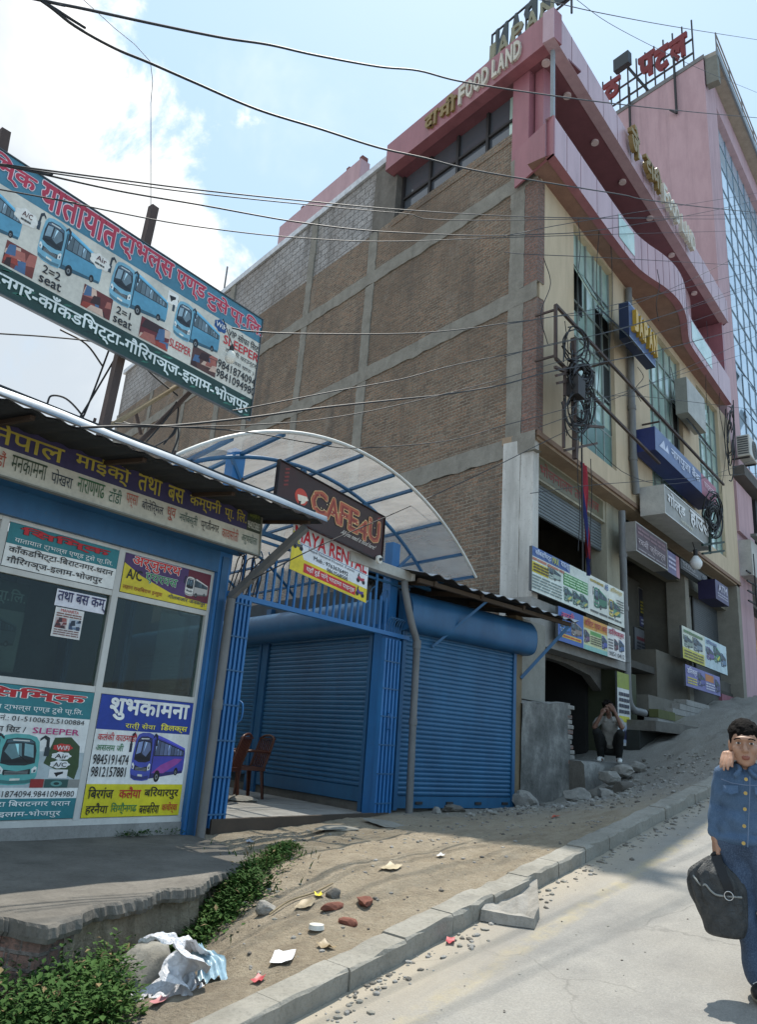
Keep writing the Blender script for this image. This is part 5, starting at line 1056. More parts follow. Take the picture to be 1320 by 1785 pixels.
fboard('shop_sign','long navy and pink bank signboard across the second and third windows',*fq(((1141, 722), (1252, 872), (1248, 895), (1142, 768)),5.95),5.95,.55,draw=d_bank,face='#66779c',back='#27336a')
def d_gold(B): B.text('गोल्ड',.05,.30,.40,.90,'#e2e0dc',6,.04); B.text('हाउस',.52,.30,.95,.92,'#e2e0dc',6,.04); B.text('ज्वेलर्स',.30,.06,.56,.24,'#cfc9b0',6,.01)
fboard('shop_sign','grey box sign with large white letters above the entrance',*fq(((1157, 830), (1238, 930), (1240, 957), (1160, 893)),5.85),5.85,.6,draw=d_gold,face='#93918a',back='#a09c94',frame='#c8c6c0')
fboard('shop_sign','blank pale sign box hung between second and third windows',*fq(((1198, 662), (1228, 693), (1231, 750), (1199, 722)),6.1),6.1,.35,face='#a9a8a0',back='#8f8e86')
def d_fin(B): B.rect(0,.55,1,1,'#5a4048',1.4); B.text('रबबी ज्वेलर्स',.05,.18,.92,.55,'#b9a8a8',6,.01); B.lines(.05,.62,.95,.92,2,'#8a6a70',5,.5,1); B.lines(.05,.04,.95,.14,1,'#9a9090',5,.5,2)
fboard('shop_sign','dark maroon sign panel under the grey box sign',*fq(((1110.5, 915), (1163.5, 948), (1161, 990), (1107, 958)),6.3),6.3,.35,draw=d_fin,face='#4f3a40',frame='#a8a49c')
fboard('shop_sign','small lilac sign panel right of the maroon panel',*fq(((1164, 958), (1186, 974), (1183, 1010), (1163, 993)),6.32),6.32,.3,draw=lambda B:(B.rect(.72,0,1,1,'#a8707c',1.5),B.lines(.06,.2,.66,.8,3,'#c8c4d8',5,.5,4)),face='#6a6488')
fboard('shop_sign','dark sign strip over the shutters',*fq(((1187, 976), (1234, 1003), (1232, 1018), (1187, 992)),6.6),6.6,.2,draw=lambda B:(B.text('THE KINGS',.05,.4,.5,.8,'#a8a4a0',6,.01),B.lines(.05,.1,.6,.35,1,'#8a8684',5,.5,9),B.ell(.85,.5,.07,.3,'#7c7876',4),B.ell(.85,.5,.05,.2,'#3c383a',5)),face='#35302f')
fboard('atm_sign','purple cash machine sign box at the last pier',*fq(((1248, 1010), (1271, 1026), (1269, 1056), (1247, 1042)),6.2),6.2,.5,draw=lambda B:(B.text('ATM',.2,.5,.85,.85,'#c8c4d0',6,.03),B.lines(.12,.15,.9,.42,2,'#a8a4b4',5,.5,3)),face='#4c4468',back='#2a2448')
# banners tied to the balcony rails
def d_b1(B):
    B.rect(0,.78,.36,1,'#4c6aa4',1.3); B.text('काँकडिभट्टा',.02,.80,.17,.97,'#d4dcea',6,.02); B.text('MAX',.18,.82,.24,.97,'#c8c94a',6,.02); B.text('यात्ा',.26,.80,.35,.96,'#d4dcea',6,.02)
    B.rect(.0,.42,.15,.66,'#d8c437',1.4); B.lines(.01,.44,.15,.64,3,'#5a4a20',4,.6,1); B.lines(.0,.68,.3,.77,1,'#c07a60',4,.6,8); B.lines(.0,.05,.28,.38,5,'#7a8a86',4,.5,2); B.bus(.15,.42,.12,.3,'#a8b8ac')
    B.rect(.295,.44,.555,.74,'#4f9a56',1.4); B.lines(.30,.46,.55,.72,4,'#bfe0b8',4,.55,3)
    for x in (.30,.39,.47): B.bus(x,.05,.085,.36,'#5f8a78',accent='#c8c060')
    B.rect(.565,0,1,1,'#e2e3d6',1.3); B.lines(.58,.83,.74,.93,1,'#b09a4a',4,.6,5); B.text('AB',.75,.80,.79,.95,'#4a6a9a',6,.03); B.text('डिलक्स',.82,.80,.97,.96,'#c4a84a',6,.02)
    B.bus(.62,.2,.16,.55,'#3d7a5c',front='#4a8a6a'); B.bus(.80,.14,.15,.48,'#4f8a70',accent='#d0b83a',front='#c8b44a'); B.lines(.58,.06,.96,.16,1,'#5a5e58',4,.5,6); B.lines(.90,.35,.99,.7,5,'#6a6e68',4,.5,7)
fboard('balcony_banner','long pale green and white coach banner tied along the balcony over the garage',12.45,16.97,4.63,5.48,6.5,.06,'banner','#dfe6dc',d_b1)
def d_b2(B):
    B.rect(0,0,.34,1,'#4166ac',1.3); B.text('आरती',.03,.68,.2,.92,'#c84a72',6,.03); B.bus(.02,.25,.14,.4,'#3c78b8'); B.bus(.17,.25,.15,.45,'#8a7a70'); B.rect(.05,.13,.31,.24,'#d8b83a',2.5); B.lines(.06,.15,.30,.22,1,'#c03a30',4,.6,1)
    B.rect(.345,0,.70,1,'#cfd2a0',1.3); B.rect(.345,.66,.70,1,'#d49a3c',1.5); B.text('बिराट एयर बस',.355,.68,.69,.97,'#b0302c',6,.02); B.rect(.345,0,.70,.14,'#8ac0b4',1.5); B.bus(.35,.18,.08,.42,'#6a4a6a'); B.bus(.61,.16,.085,.45,'#4858a8'); B.rect(.44,.5,.6,.62,'#5c9a4a',1.8); B.lines(.44,.2,.6,.48,4,'#5a5240',4,.5,2)
    B.rect(.705,0,1,1,'#ece8e2',1.3); B.text('डिलक्स',.715,.70,.97,.96,'#b0304a',6,.03); B.bus(.81,.25,.07,.4,'#6a3a48'); B.bus(.89,.25,.09,.42,'#4a6a98'); B.lines(.715,.25,.79,.62,4,'#6a6a6a',4,.5,3); B.text('9851 0412',.72,.06,.97,.2,'#22252c',6,.01)
fboard('balcony_banner','blue, orange and white coach banner tied below the long balcony banner',13.38,16.78,3.84,4.50,6.42,.05,'banner','#e8e6e0',d_b2)
def d_b3(B):
    B.rect(0,0,.45,.35,'#d0c850',1.3); B.bus(.03,.35,.18,.4,'#8a9a8a'); B.bus(.22,.35,.2,.45,'#7a8a94'); B.rect(.48,0,1,1,'#c4d8dc',1.3); B.bus(.50,.25,.18,.45,'#6a5a98'); B.bus(.68,.25,.16,.6,'#3a8a6a',accent='#d8d83a'); B.bus(.84,.2,.14,.5,'#5a7a98'); B.text('डिलक्स',.5,.75,.75,.95,'#5a6a9a',6,.02); B.lines(.03,.04,.43,.3,3,'#6a6238',4,.5,1); B.lines(.03,.78,.43,.95,1,'#6a8a5a',4,.5,4)
fboard('balcony_banner','pale yellow and blue coach banner over the far shutters',*fq(((1189, 1089), (1267, 1129), (1267, 1174), (1190.6, 1149)),6.5),6.5,.06,'banner','#dcdfcc',d_b3)
def d_b4(B):
    B.text('डिलक्स',.03,.55,.3,.92,'#e8e4f0',6,.03); B.bus(.33,.15,.2,.7,'#5a5a98'); B.rect(.55,.55,.8,.9,'#c87a3a',1.5); B.lines(.55,.12,.82,.5,3,'#e0dce8',4,.5,2); B.bus(.84,.1,.14,.7,'#4a4a80'); B.lines(.04,.12,.3,.48,3,'#d8c850',4,.5,3)
fboard('balcony_banner','violet coach banner hung low under the pale yellow banner',*fq(((1194, 1156), (1255, 1181), (1256, 1212), (1197, 1197)),6.4),6.4,.05,'banner','#7c7ab0',d_b4)
def d_post(B): B.rect(0,.78,1,1,'#8f9a3a',1.3); B.lines(.1,.42,.9,.74,4,'#3a3a48',4,.6,1); B.rect(.1,.32,.9,.40,'#c8c03a',2); B.rect(.08,.04,.92,.28,'#b4bccc',2); B.poly([(.2,.1),(.5,.22),(.8,.12),(.6,.08)],'#3a3a58',3)
fboard('pillar_notice','narrow notice board on the green pier behind the squatting man',16.6,17.35,2.05,3.62,6.55,.04,'notice','#d4d4d0',d_post)
fboard('entrance_poster','dark framed poster with yellow lines on the entrance wall',*fq(((1114, 1028), (1139, 1036), (1139, 1100), (1113, 1093)),8.18),8.18,.04,'poster','#34343c',lambda B:(B.lines(.1,.35,.9,.7,4,'#a89a3a',4,.6,1),B.rect(.05,.03,.95,.28,'#5a5a80',2),B.lines(.12,.06,.88,.24,2,'#c8c8d8',4,.5,2)),frame='#8a867c')
fboard('entrance_poster','grey lettered board below the dark poster in the entrance',*fq(((1107, 1097), (1143, 1104), (1145, 1146), (1107, 1143)),8.16),8.16,.04,'poster','#8a8a8c',lambda B:(B.rect(.08,.55,.85,.68,'#8c4a50',2),B.lines(.08,.12,.9,.5,3,'#4a4a52',4,.6,5)))
fboard('price_board','tall narrow white price board beside the entrance',*fq(((1151, 1010), (1174.6, 1018), (1177, 1147), (1155, 1147)),7.9),7.9,.04,'notice','#b4b4ae',lambda B:(B.rect(.1,0,.9,.13,'#b8702a',2),B.lines(.12,.02,.88,.11,2,'#e0b060',4,.5,8),B.ell(.5,.9,.3,.05,'#4a4e54',3),B.lines(.12,.2,.88,.82,12,'#5a5c60',4,.5,6)))
# ------------------------------------------------------------------ flag, bulb
fg=thing('flag','faded red and blue flag hanging limp from an iron bracket','flag',(14.6,6.3,5.6))
b=MB(); x0=np.array([14.15,6.25,7.95]); rows=[]
for k in range(15):
    z=7.7-2.35*k/14; w=.17+.05*math.sin(k*.8)-.06*(k/14); rows.append([np.array([14.18+.035*k/14*8+(w*(j/6)-.05)+.02*math.sin(k*.9+j),6.25+.05*math.sin(j*1.9+k*.35),z-.05*j/6]) for j in range(7)])
b.grid(rows[::-1][2:],P('#9a2634',.8)); b.grid([[p+np.array([-.012,-.006,0]) for p in [r[0],r[1]]] for r in rows][::-1],P('#27306a',.8)); b.grid(rows[::-1][:3],P('#27306a',.8)); b.build('cloth',fg)
b=MB(); b.tube([(14.2,6.27,5.35),(14.15,6.25,8.9)],.02,IRON,6); b.build('pole',fg)
bl=thing('bare_bulb','white bulb hanging under the ledge in front of the maroon sign','bulb',(21.3,6.2,6.9)); b=MB(); c=np.array([21.0,6.0,7.05])
b.grid([[c+np.array([r*math.cos(a),r*math.sin(a),z]) for r,z in ((.0,-.2),(.1,-.18),(.16,-.08),(.17,.0),(.12,.1),(.06,.18))] for a in np.linspace(0,2*math.pi,13)],P('#e4e4e0',.3,dirt=.05)); b.build('glass',bl); b=MB(); b.tube([c+UZ*.17,c+UZ*.36],.06,IRON,8); b.tube([c+UZ*.3,c+np.array([0,.1,.75])],.012,IRON,5); b.build('cap',bl)
# ------------------------------------------------------------------ retaining wall and ledge
rw=thing('retaining_wall','low broken cement wall with exposed bricks at its end beside the garage opening','wall',(12,6,1))
b=MB(); cols=np.linspace(11.22,13.0,14); prf=[]
wallz=lambda u:2.52+.07*(u-11.2)+.03*mnoise.noise(Vector((u*3,0,0)))
fr_=[[(u,6.0+.02*mnoise.noise(Vector((u*2,z*2,4))),z) for z in np.linspace(.7,wallz(u),12)] for u in cols]
b.grid(fr_,M['plaster']); b.grid([[(u,6.0,wallz(u)),(u,6.16,wallz(u)+.02),(u,6.32,wallz(u)),(u,6.34,.7)] for u in cols],CONC,False); b.build('body',rw)
z=1.1; k=0
while z<2.58:
    b=MB(); h=.085; e=13.0+random.uniform(.08,.24); b.boxf((12.9,6.0+random.uniform(-.012,.02),z),(e-12.9,0,0),(0,.33,0),(0,0,h-.014),STONE if k%3 else M['brick_red']); b.build('brick',rw,bevel=.012); z+=h; k+=1
b=MB(); n=18; rows=[]
for i in range(n+1):
    u=12.95+3.9*i/n; zt2=1.68+.02*mnoise.noise(Vector((u*2,1,1))); vf=5.72+.06*mnoise.noise(Vector((u*1.6,2,2)))-.12*(i/n)
    rows.append([(u,vf-.05,.75),(u,vf-.02,1.3),(u,vf,zt2-.05),(u,vf+.06,zt2),(u,6.4,zt2+.01),(u,7.2,zt2+.01)])
b.grid(rows[::-1],M['plaster']); b.poly(rows[0],CONCD); b.build('ledge',label='rough cement ledge in the garage mouth on which the man squats',cat='ledge')
# ------------------------------------------------------------------ overhead cables
CAB=P('#1f1f21',.6)
def cable(label,pts,v,r,group='overhead cables across the street',m=CAB,n=6):
    P3=[onv(x,y,v(x) if callable(v) else v) for x,y in pts]
    if group=='overhead cables across the street' and abs(P3[-1][0]-P3[0][0])>4 and pts[0][0]<0:
        d0=P3[0]-P3[1]; P3=[P3[0]+d0/np.linalg.norm(d0)*9]+P3
    if group=='overhead cables across the street' and pts[-1][0]>1400:
        d1=P3[-1]-P3[-2]; P3=P3+[P3[-1]+d1/np.linalg.norm(d1)*12]
    b=MB(); b.tube(spline(P3,n),r,m,6); return b.build('overhead_cable',label=label,cat='cable',group=group)
ext=lambda p,dx: p
cable('topmost thick wavy cable crossing the sky to the right edge',[(-120,-40),(75,2),(150,17),(280,45),(390,67),(470,79),(550,97),(660,117),(730,124),(800,142),(910,160),(1060,180),(1180,193),(1320,206),(1500,222)],4.4,.0105)
cable('second thick cable sagging from the top left over the restaurant windows',[(-60,-80),(72,2),(130,46),(200,85),(260,110),(340,145),(450,192),(560,226),(660,258),(740,276),(825,297),(960,320),(1085,340),(1150,352),(1320,371),(1500,388)],4.4,.0105)
cable('upper of the paired thin wires leaving the banner top',[(-80,276),(10,288),(200,313),(350,332),(533,351),(700,366),(910,378),(1100,381),(1320,382),(1480,380)],5.2,.007)
cable('lower of the paired thin wires leaving the banner top',[(-80,272),(10,290),(200,318),(350,338),(533,357),(700,372),(910,384),(1320,372),(1480,362)],5.25,.006)
cable('thin wire running under the roof pipe towards the pink parapet',[(-80,275),(20,292),(200,332),(351,358),(541,391),(700,406),(910,410),(1100,393),(1320,350),(1480,310)],5.3,.008)
cable('thin wire passing the tip of the middle banner post',[(-60,320),(95,348),(200,370),(340,395),(520,415),(700,421),(960,412),(1320,402),(1480,398)],5.3,.006)
cable('thin wire from the banner corner straight across the second brick storey',[(405,572),(439,578),(530,582),(700,582),(800,575),(885,563),(960,553),(1100,525),(1320,470),(1450,430)],5.2,.008)
cable('thin wire rising across the third brick storey',[(405,716),(435,711),(579,683),(700,661),(800,635),(960,602),(1120,562),(1320,500),(1450,460)],5.2,.0075)
cable('thicker sagging wire between the kiosk roof and the blue glass tower',[(140,745),(220,743),(300,742),(435,728),(560,711),(700,696),(782,687),(880,670),(960,648),(1070,628),(1169,606),(1320,566),(1450,530)],5.1,.011)
cable('thin wire just under the thicker sagging wire',[(300,745),(430,741),(560,731),(700,705),(874,661),(960,635),(1120,590),(1320,520),(1450,470)],5.0,.006)
cable('thin low wire over the canopy crown to the cable bracket',[(200,738),(420,752),(540,772),(626,781),(782,768),(878,742),(960,720),(1100,680),(1320,610)],5.0,.006)
cable('short thin wire slanting from the rental board up past the cement column',[(395,965),(520,905),(585,858),(671,902)][:0]+[(440,1010),(560,950),(671,902),(760,862),(860,815),(960,765),(1010,742)],5.9,.007)
cable('thin wire low in the sky left of the banner post',[(-60,578),(0,582),(90,588),(175,598),(300,625)],7.2,.008)
cable('wire in the top right corner running down to the right edge',[(880,-12),(965,5),(1050,24),(1180,48),(1320,70),(1450,90)],5.4,.010)
cable('thin diagonal wire behind the tower roof sign',[(960,-30),(1005,0),(1060,40),(1145,85),(1230,125),(1320,162),(1450,215)],5.4,.007)
cable('hair thin hanging wire dropping to the middle banner post',[(100,-40),(145,0),(200,50),(262,108),(263,180),(263,270),(263,372)],6.9,.004,n=2)
for lab,pts in (('thin wire crossing the first street window near its top',[(880,412),(900,408),(1050,380),(1320,337),(1450,312)]),('thin wire crossing the pink band bulge',[(880,440),(930,444),(1100,452),(1320,465),(1450,474)]),('thin wire from the brick corner rising past the sign box',[(880,566),(960,553),(1120,525),(1320,430),(1450,360)]),
  ('thin wire passing below the sign box to the tower glass',[(880,622),(960,600),(1130,560),(1320,492),(1450,450)]),('thin wire slanting over the long bank signboard',[(940,745),(1060,700),(1200,640),(1320,585),(1450,520)]),('slack wire over the lower half of the street front',[(1000,700),(1090,690),(1200,700),(1320,715)]),
  ('thin drooping wire in front of the grey box sign',[(1010,750),(1100,830),(1200,840),(1320,800)]),('thin wire low across the entrance signs',[(925,860),(1040,845),(1180,835),(1320,825)])): cable(lab,pts,5.1 if 'grey box' not in lab else 5.2,.0065)
# hanging service drops on the street front
for i,(x,y0,y1,w) in enumerate(((1008,380,560,4),(1045,400,690,-5),(1064,400,760,4),(985,560,760,6),(948,450,600,12),(1010,760,960,-3),(1112,640,700,10),(1030,800,1000,2),(1170,640,760,6),(1262,640,860,-8),(1232,560,720,3),(1146,470,560,4))):
    cable(['hanging wire beside the first window frame','hanging wire down the middle of the first window','hanging wire at the far edge of the first window','hanging wire beside the iron sign frame','kinked hanging wire on the tan corner strip','hanging wire over the faded red lettering','hanging wire under the sign box','hanging wire in front of the shop opening','hanging wire on the second window','hanging wire at the last pier','hanging wire on the third window','hanging wire on the pink bulge'][i],[(x,y0),(x+w,y0+(y1-y0)*.3),(x-w*.4,y0+(y1-y0)*.65),(x+w*.6,y1)],6.2 if i!=11 else 5.45,.009,'wires hanging down the street front')
# iron sign frame
ifr=thing('iron_sign_frame','rusty empty iron sign frame slanting along the tan street front','frame',onv(969,625,6.1))
b=MB(); p=lambda x,y,v=6.1: onv(x,y,v)
for a,c in (((969,532),(969,625)),((969,532),(1262,845)),((969,625),(1150,808))):
    q=MB(); q.bar(p(*a),p(*c),.06,.06,RUST); q.build('rail',ifr)
for x,y in ((969,540),(969,620),(1060,632),(1150,735)):
    q=MB(); e=p(x,y); q.bar(e,np.array([e[0],6.56,e[2]]),.04,.04,RUST); q.build('stub',ifr)
# cable bracket with tangled wires
cb=thing('cable_bracket','iron cable bracket loaded with coiled black wires on the street front','bracket',onv(1003,800,6.0))
b=MB(); b.bar(p(1003,800,6.0),p(1000,590,6.0),.09,.09,RUST); b.build('upright',cb)
for a,c in (((985,690),(985,640)),((970,655),(1030,640)),((972,668),(1035,655)),((985,785),(1040,773)),((983,780),(983,700)),((968,640),(1030,670)),((1000,740),(1052,745))):
    b=MB(); b.bar(p(*a,6.0),p(*c,6.0),.06,.05,RUST); b.build('arm',cb)
def tangle(parent,cx,cy,rx,ry,v,n,seed,r=.014,loops=1.6):
    q=random.Random(seed)
    for k in range(n):
        b=MB(); pts=[]; ph=q.uniform(0,6.28); L=q.uniform(.6,loops); ox,oy=q.uniform(-.3,.3)*rx,q.uniform(-.3,.3)*ry; s=q.uniform(.4,1)
        for t in np.linspace(0,1,9):
            a=ph+L*2*math.pi*t; pts.append(onv(cx+ox+rx*s*math.cos(a)+q.uniform(-1,1)*rx*.12,cy+oy+ry*s*math.sin(a)+q.uniform(-1,1)*ry*.1,v+q.uniform(-.12,.12)))
        b.tube(spline(pts,4),r,CAB,5); b.build('wire',parent)
tangle(cb,1012,655,22,26,5.95,16,1,.018); tangle(cb,1010,715,24,46,5.95,12,2,.014); tangle(cb,1005,600,26,40,5.95,7,3,.016,.8)
b=MB(); b.boxf(onv(988,690,6.0),np.array([.34,0,0]),np.array([0,-.25,0]),np.array([0,0,.4]),IRON); b.build('junction_box',cb)
tb=thing('wire_tangle','untidy coils of black wire over the kiosk roof behind the banner','wires',onv(190,745,7.3)); 
for pts in ([(215,600),(180,660),(150,710),(128,745)],[(190,610),(160,690),(140,735),(120,745)],[(82,705),(90,690),(115,695),(140,720),(150,742)],[(80,710),(100,718),(110,735)],[(225,605),(262,650),(310,690)],[(255,770),(290,730),(310,700),(306,745),(285,775)],[(308,745),(300,760),(270,778)],[(160,742),(205,735),(240,742),(310,744)],[(175,760),(200,740),(190,752),(215,758)],[(105,575),(150,600),(180,640)],[(308,735),(311,760),(300,790)]):
    b=MB(); b.tube(spline([onv(x,y,7.25) for x,y in pts],5),.011,CAB,5); b.build('wire',tb)
tg=thing('green_wire_bracket','dark wire cluster on green angle brackets beside the third window','bracket',onv(1240,960,5.8)); tangle(tg,1245,900,16,36,5.8,14,5,.02)
for a,c in (((1225,950),(1262,945)),((1225,965),(1262,960)),((1238,965),(1238,900)),((1228,900),(1245,915))): 
    b=MB(); b.bar(onv(*a,5.8),onv(*c,5.8),.06,.06,P('#24382f',.7)); b.build('arm',tg)
tp2=thing('wire_tangle','bundle of dark wires hanging down the last tan pier','wires',onv(1275,860,6.3)); tangle(tp2,1274,760,8,70,6.35,8,8,.02,.7)
# ------------------------------------------------------------------ people
def blob(prims,voxel=.012,smooth=3,fac=.5):
    bm=bmesh.new()
    for pr in prims:
        if pr[0]=='c':
            _,p,q,r1,r2,_m=pr; p,q=np.array(p,float),np.array(q,float); d=q-p; L=np.linalg.norm(d); d=d/max(L,1e-6)
            ref=np.array([0,0,1.]) if abs(d[2])<.9 else np.array([1.,0,0]); x=np.cross(d,ref); x/=np.linalg.norm(x); y=np.cross(d,x)
            prof=[(-r1*math.cos(a),r1*math.sin(a)) for a in np.linspace(0,math.pi/2,5)]+[(L+r2*math.sin(a),r2*math.cos(a)) for a in np.linspace(0,math.pi/2,5)]
            n=14; rings=[]
            for t,r in prof:
                if r<1e-6: rings.append([bm.verts.new(p+d*t)])
                else: rings.append([bm.verts.new(p+d*t+r*(math.cos(2*math.pi*k/n)*x+math.sin(2*math.pi*k/n)*y)) for k in range(n)])
            for A,Bq in zip(rings,rings[1:]):
                for k in range(n):
                    k2=(k+1)%n
                    if len(A)==1: bm.faces.new((A[0],Bq[k2],Bq[k]))
                    elif len(Bq)==1: bm.faces.new((A[k],A[k2],Bq[0]))
                    else: bm.faces.new((A[k],A[k2],Bq[k2],Bq[k]))
        else:
            c,r=pr[1],pr[2]; s=bmesh.ops.create_icosphere(bm,subdivisions=3,radius=1)
            for v in s['verts']: v.co=Vector((c[0]+v.co.x*r[0],c[1]+v.co.y*r[1],c[2]+v.co.z*r[2]))
    bmesh.ops.recalc_face_normals(bm,faces=bm.faces[:])
    me=bpy.data.meshes.new('tmp'); bm.to_mesh(me); bm.free()
    ob=bpy.data.objects.new('tmp',me); COL.objects.link(ob)
    m=ob.modifiers.new('r','REMESH'); m.mode='VOXEL'; m.voxel_size=voxel
    m=ob.modifiers.new('s','SMOOTH'); m.iterations=smooth; m.factor=fac
    ev=ob.evaluated_get(bpy.context.evaluated_depsgraph_get()); e=ev.to_mesh()
    V=np.array([tuple(v.co) for v in e.vertices]); Fc=[list(p.vertices) for p in e.polygons]
    ev.to_mesh_clear(); bpy.data.objects.remove(ob); bpy.data.meshes.remove(me)
    C=np.array([V[f].mean(0) for f in Fc]); best=np.full(len(C),1e9); mi=np.zeros(len(C),int)
    ms=[]
    for pr in prims:
        mm=pr[-1]
        if mm not in ms: ms.append(mm)
        if pr[0]=='c':
            p,q=np.array(pr[1],float),np.array(pr[2],float); d=q-p; t=np.clip(((C-p)@d)/max(d@d,1e-9),0,1); sd=np.linalg.norm(C-p-t[:,None]*d,axis=1)-(pr[3]+(pr[4]-pr[3])*t)
        else:
            k=(C-np.array(pr[1]))/np.array(pr[2]); l=np.linalg.norm(k,axis=1); sd=(l-1)*min(pr[2])*1.0
        w=sd<best; best[w]=sd[w]; mi[w]=ms.index(mm)
    return V,Fc,mi,ms
class Fig:
    def __init__(s,origin,face_az,scale=1.0):
        s.o=np.array(origin,float); a=R(face_az); s.y=-np.array([math.cos(a),math.sin(a),0]); s.x=np.cross(s.y,UZ); s.s=scale   # x: viewer's right, y: away from viewer
    def w(s,p): return s.o+s.s*(p[0]*s.x+p[1]*s.y+p[2]*UZ)
    def mesh(s,name,parent,prims,voxel=.012,smooth=3,disp=None,fac=.5):
        V,F,mi,ms=blob(prims,voxel,smooth,fac)
        if disp: V=np.array([disp(v) for v in V])
        Wd=s.o+s.s*(V[:,:1]*s.x+V[:,1:2]*s.y+V[:,2:3]*UZ)
        b=MB(); b.v=[tuple(q) for q in Wd]; b.f=F; b.ms=ms; b.mi=[int(i) for i in mi]; b.sm=[True]*len(F)
        return b.build(name,parent)
    def lump(s,b,c,r,m,n=10):
        P_=[[s.w((c[0]+r[0]*math.cos(t)*math.sin(f),c[1]+r[1]*math.sin(t)*math.sin(f),c[2]+r[2]*math.cos(f))) for t in np.linspace(0,2*math.pi,n+1)] for f in np.linspace(0,math.pi,n)]
        b.grid(P_,m)
def skin(nm,a,c):
    t=NT(nm); f=t.noise(9,5,.6); t.base(t.ramp(f,[(.3,a),(.7,c)])); t.set(Roughness=.5); t.b.inputs['Subsurface Weight'].default_value=.08; t.b.inputs['Subsurface Radius'].default_value=(.02,.008,.004); return t.m
SKIN=skin('boy_skin',(.34,.19,.125),(.45,.26,.175)); SKIND=skin('man_skin',(.15,.075,.05),(.22,.115,.075)); LIP=P('#8e5546',.45)
def denim(nm,a,c):
    t=NT(nm); f=t.noise(6,6,.7); g=t.noise(160,2,.6); k=t.mix(t.mr(g,.4,.7,0,.35),t.ramp(f,[(.32,a),(.68,c)]),(.14,.20,.30,1)); t.base(k); t.set(Roughness=.85)
    w=t.n('ShaderNodeTexWave'); w.inputs['Scale'].default_value=3.2; w.inputs['Distortion'].default_value=9; w.inputs['Detail'].default_value=3; t.l(t.tc.outputs['Object'],w.inputs['Vector'])
    t.bump(t.math('ADD',w.outputs['Fac'],t.math('MULTIPLY',g,.15)),.55,.02); return t.m
DENJ=denim('denim_jacket',(.035,.075,.14),(.075,.14,.235)); DENT=denim('denim_trousers',(.020,.036,.070),(.048,.078,.13)); SEAM=P('#6e7f98',.8)
HAIR=P('#100c0a',.85,dirt=.4,scale=30,bump=.6,bscale=120); [setattr(n_.inputs['Specular IOR Level'],'default_value',.15) for n_ in HAIR.node_tree.nodes if n_.type=='BSDF_PRINCIPLED']; SHOEB=P('#1a1a1c',.5); WHT=P('#d6d5cf',.5,dirt=.15)
def face(fig,par,hc,k=1.0,y0=-.083):
    for sx in (-1,1):
        b=MB(); fig.lump(b,(hc[0]+sx*.029*k,hc[1]+y0,hc[2]+.006*k),(.0115*k,.006*k,.0046*k),P('#cfc8c0',.25,dirt=.05)); e=b.build('eye',par)
        b=MB(); fig.lump(b,(hc[0]+sx*.029*k+.001,hc[1]+y0-.0045*k,hc[2]+.006*k),(.0064*k,.0036*k,.0052*k),P('#140d0a',.2)); b.build('iris',e)
        b=MB(); b.tube([fig.w(q) for q in spline([(hc[0]+sx*.012*k,hc[1]+y0-.004,hc[2]+.024*k),(hc[0]+sx*.03*k,hc[1]+y0-.004,hc[2]+.029*k),(hc[0]+sx*.047*k,hc[1]+y0+.012,hc[2]+.023*k)],3)],[.002*k]+[.0042*k]*5+[.002*k]*(1),HAIR,5) if False else b.tube([fig.w(q) for q in spline([(hc[0]+sx*.012*k,hc[1]+y0-.004,hc[2]+.024*k),(hc[0]+sx*.03*k,hc[1]+y0-.004,hc[2]+.029*k),(hc[0]+sx*.047*k,hc[1]+y0+.012,hc[2]+.023*k)],3)],.0034*k,HAIR,5); b.build('eyebrow',par)
def headprims(c,k,m,lip=LIP):
    x,y,z=c; e=lambda dx,dy,dz,rx,ry,rz,mm=m: ('e',(x+dx*k,y+dy*k,z+dz*k),(rx*k,ry*k,rz*k),mm)
    return [e(0,.008,.02,.072,.088,.093),e(0,-.022,-.045,.055,.060,.062),e(0,-.045,-.082,.026,.028,.022),e(.036,-.05,-.02,.026,.03,.03),e(-.036,-.05,-.02,.026,.03,.03),
      ('c',(x,y-.080*k,z+.005*k),(x,y-.097*k,z-.026*k),.008*k,.0125*k,m),e(.011,-.086,-.03,.009,.009,.008),e(-.011,-.086,-.03,.009,.009,.008),e(0,-.078,.028,.046,.014,.013),
      e(0,-.079,-.058,.019,.010,.0055,lip),e(0,-.078,-.066,.016,.010,.0055,lip),e(.072,.012,-.005,.011,.022,.031),e(-.072,.012,-.005,.011,.022,.031)]
def hand(wr,dirv,side,curl,m,k=1.0,spread=.0185,thumb=1):
    """palm then four bent fingers and a thumb. wr wrist, dirv along the hand, side across the knuckles, curl the palm-side normal"""
    wr,d,s,c=[np.array(q,float) for q in (wr,dirv,side,curl)]; d/=np.linalg.norm(d); s/=np.linalg.norm(s); c/=np.linalg.norm(c); P_=[]
    kn=wr+d*.068*k
    for i,o in enumerate((-1.5,-.5,.5,1.5)):
        P_.append(('c',wr+s*o*.010*k,kn+s*o*spread*k,.014*k,.0115*k,m))
    return P_,kn,d,s,c
def fingers(kn,d,s,c,m,k,spread,bend,lens=(.9,1.05,1.,.8),flex=(.35,.45,.5)):
    P_=[]
    for i,o in enumerate((-1.5,-.5,.5,1.5)):
        p=kn+s*o*spread*k; a=bend; L=lens[i]
        for j,(ln,r) in enumerate(((.034,.0085),(.024,.0078),(.018,.0068))):
            a2=a+flex[j]*0; q=p+(d*math.cos(a)+c*math.sin(a))*ln*L*k; P_.append(('c',p,q,r*k,r*.92*k,m)); p=q; a+=flex[j]
    return P_
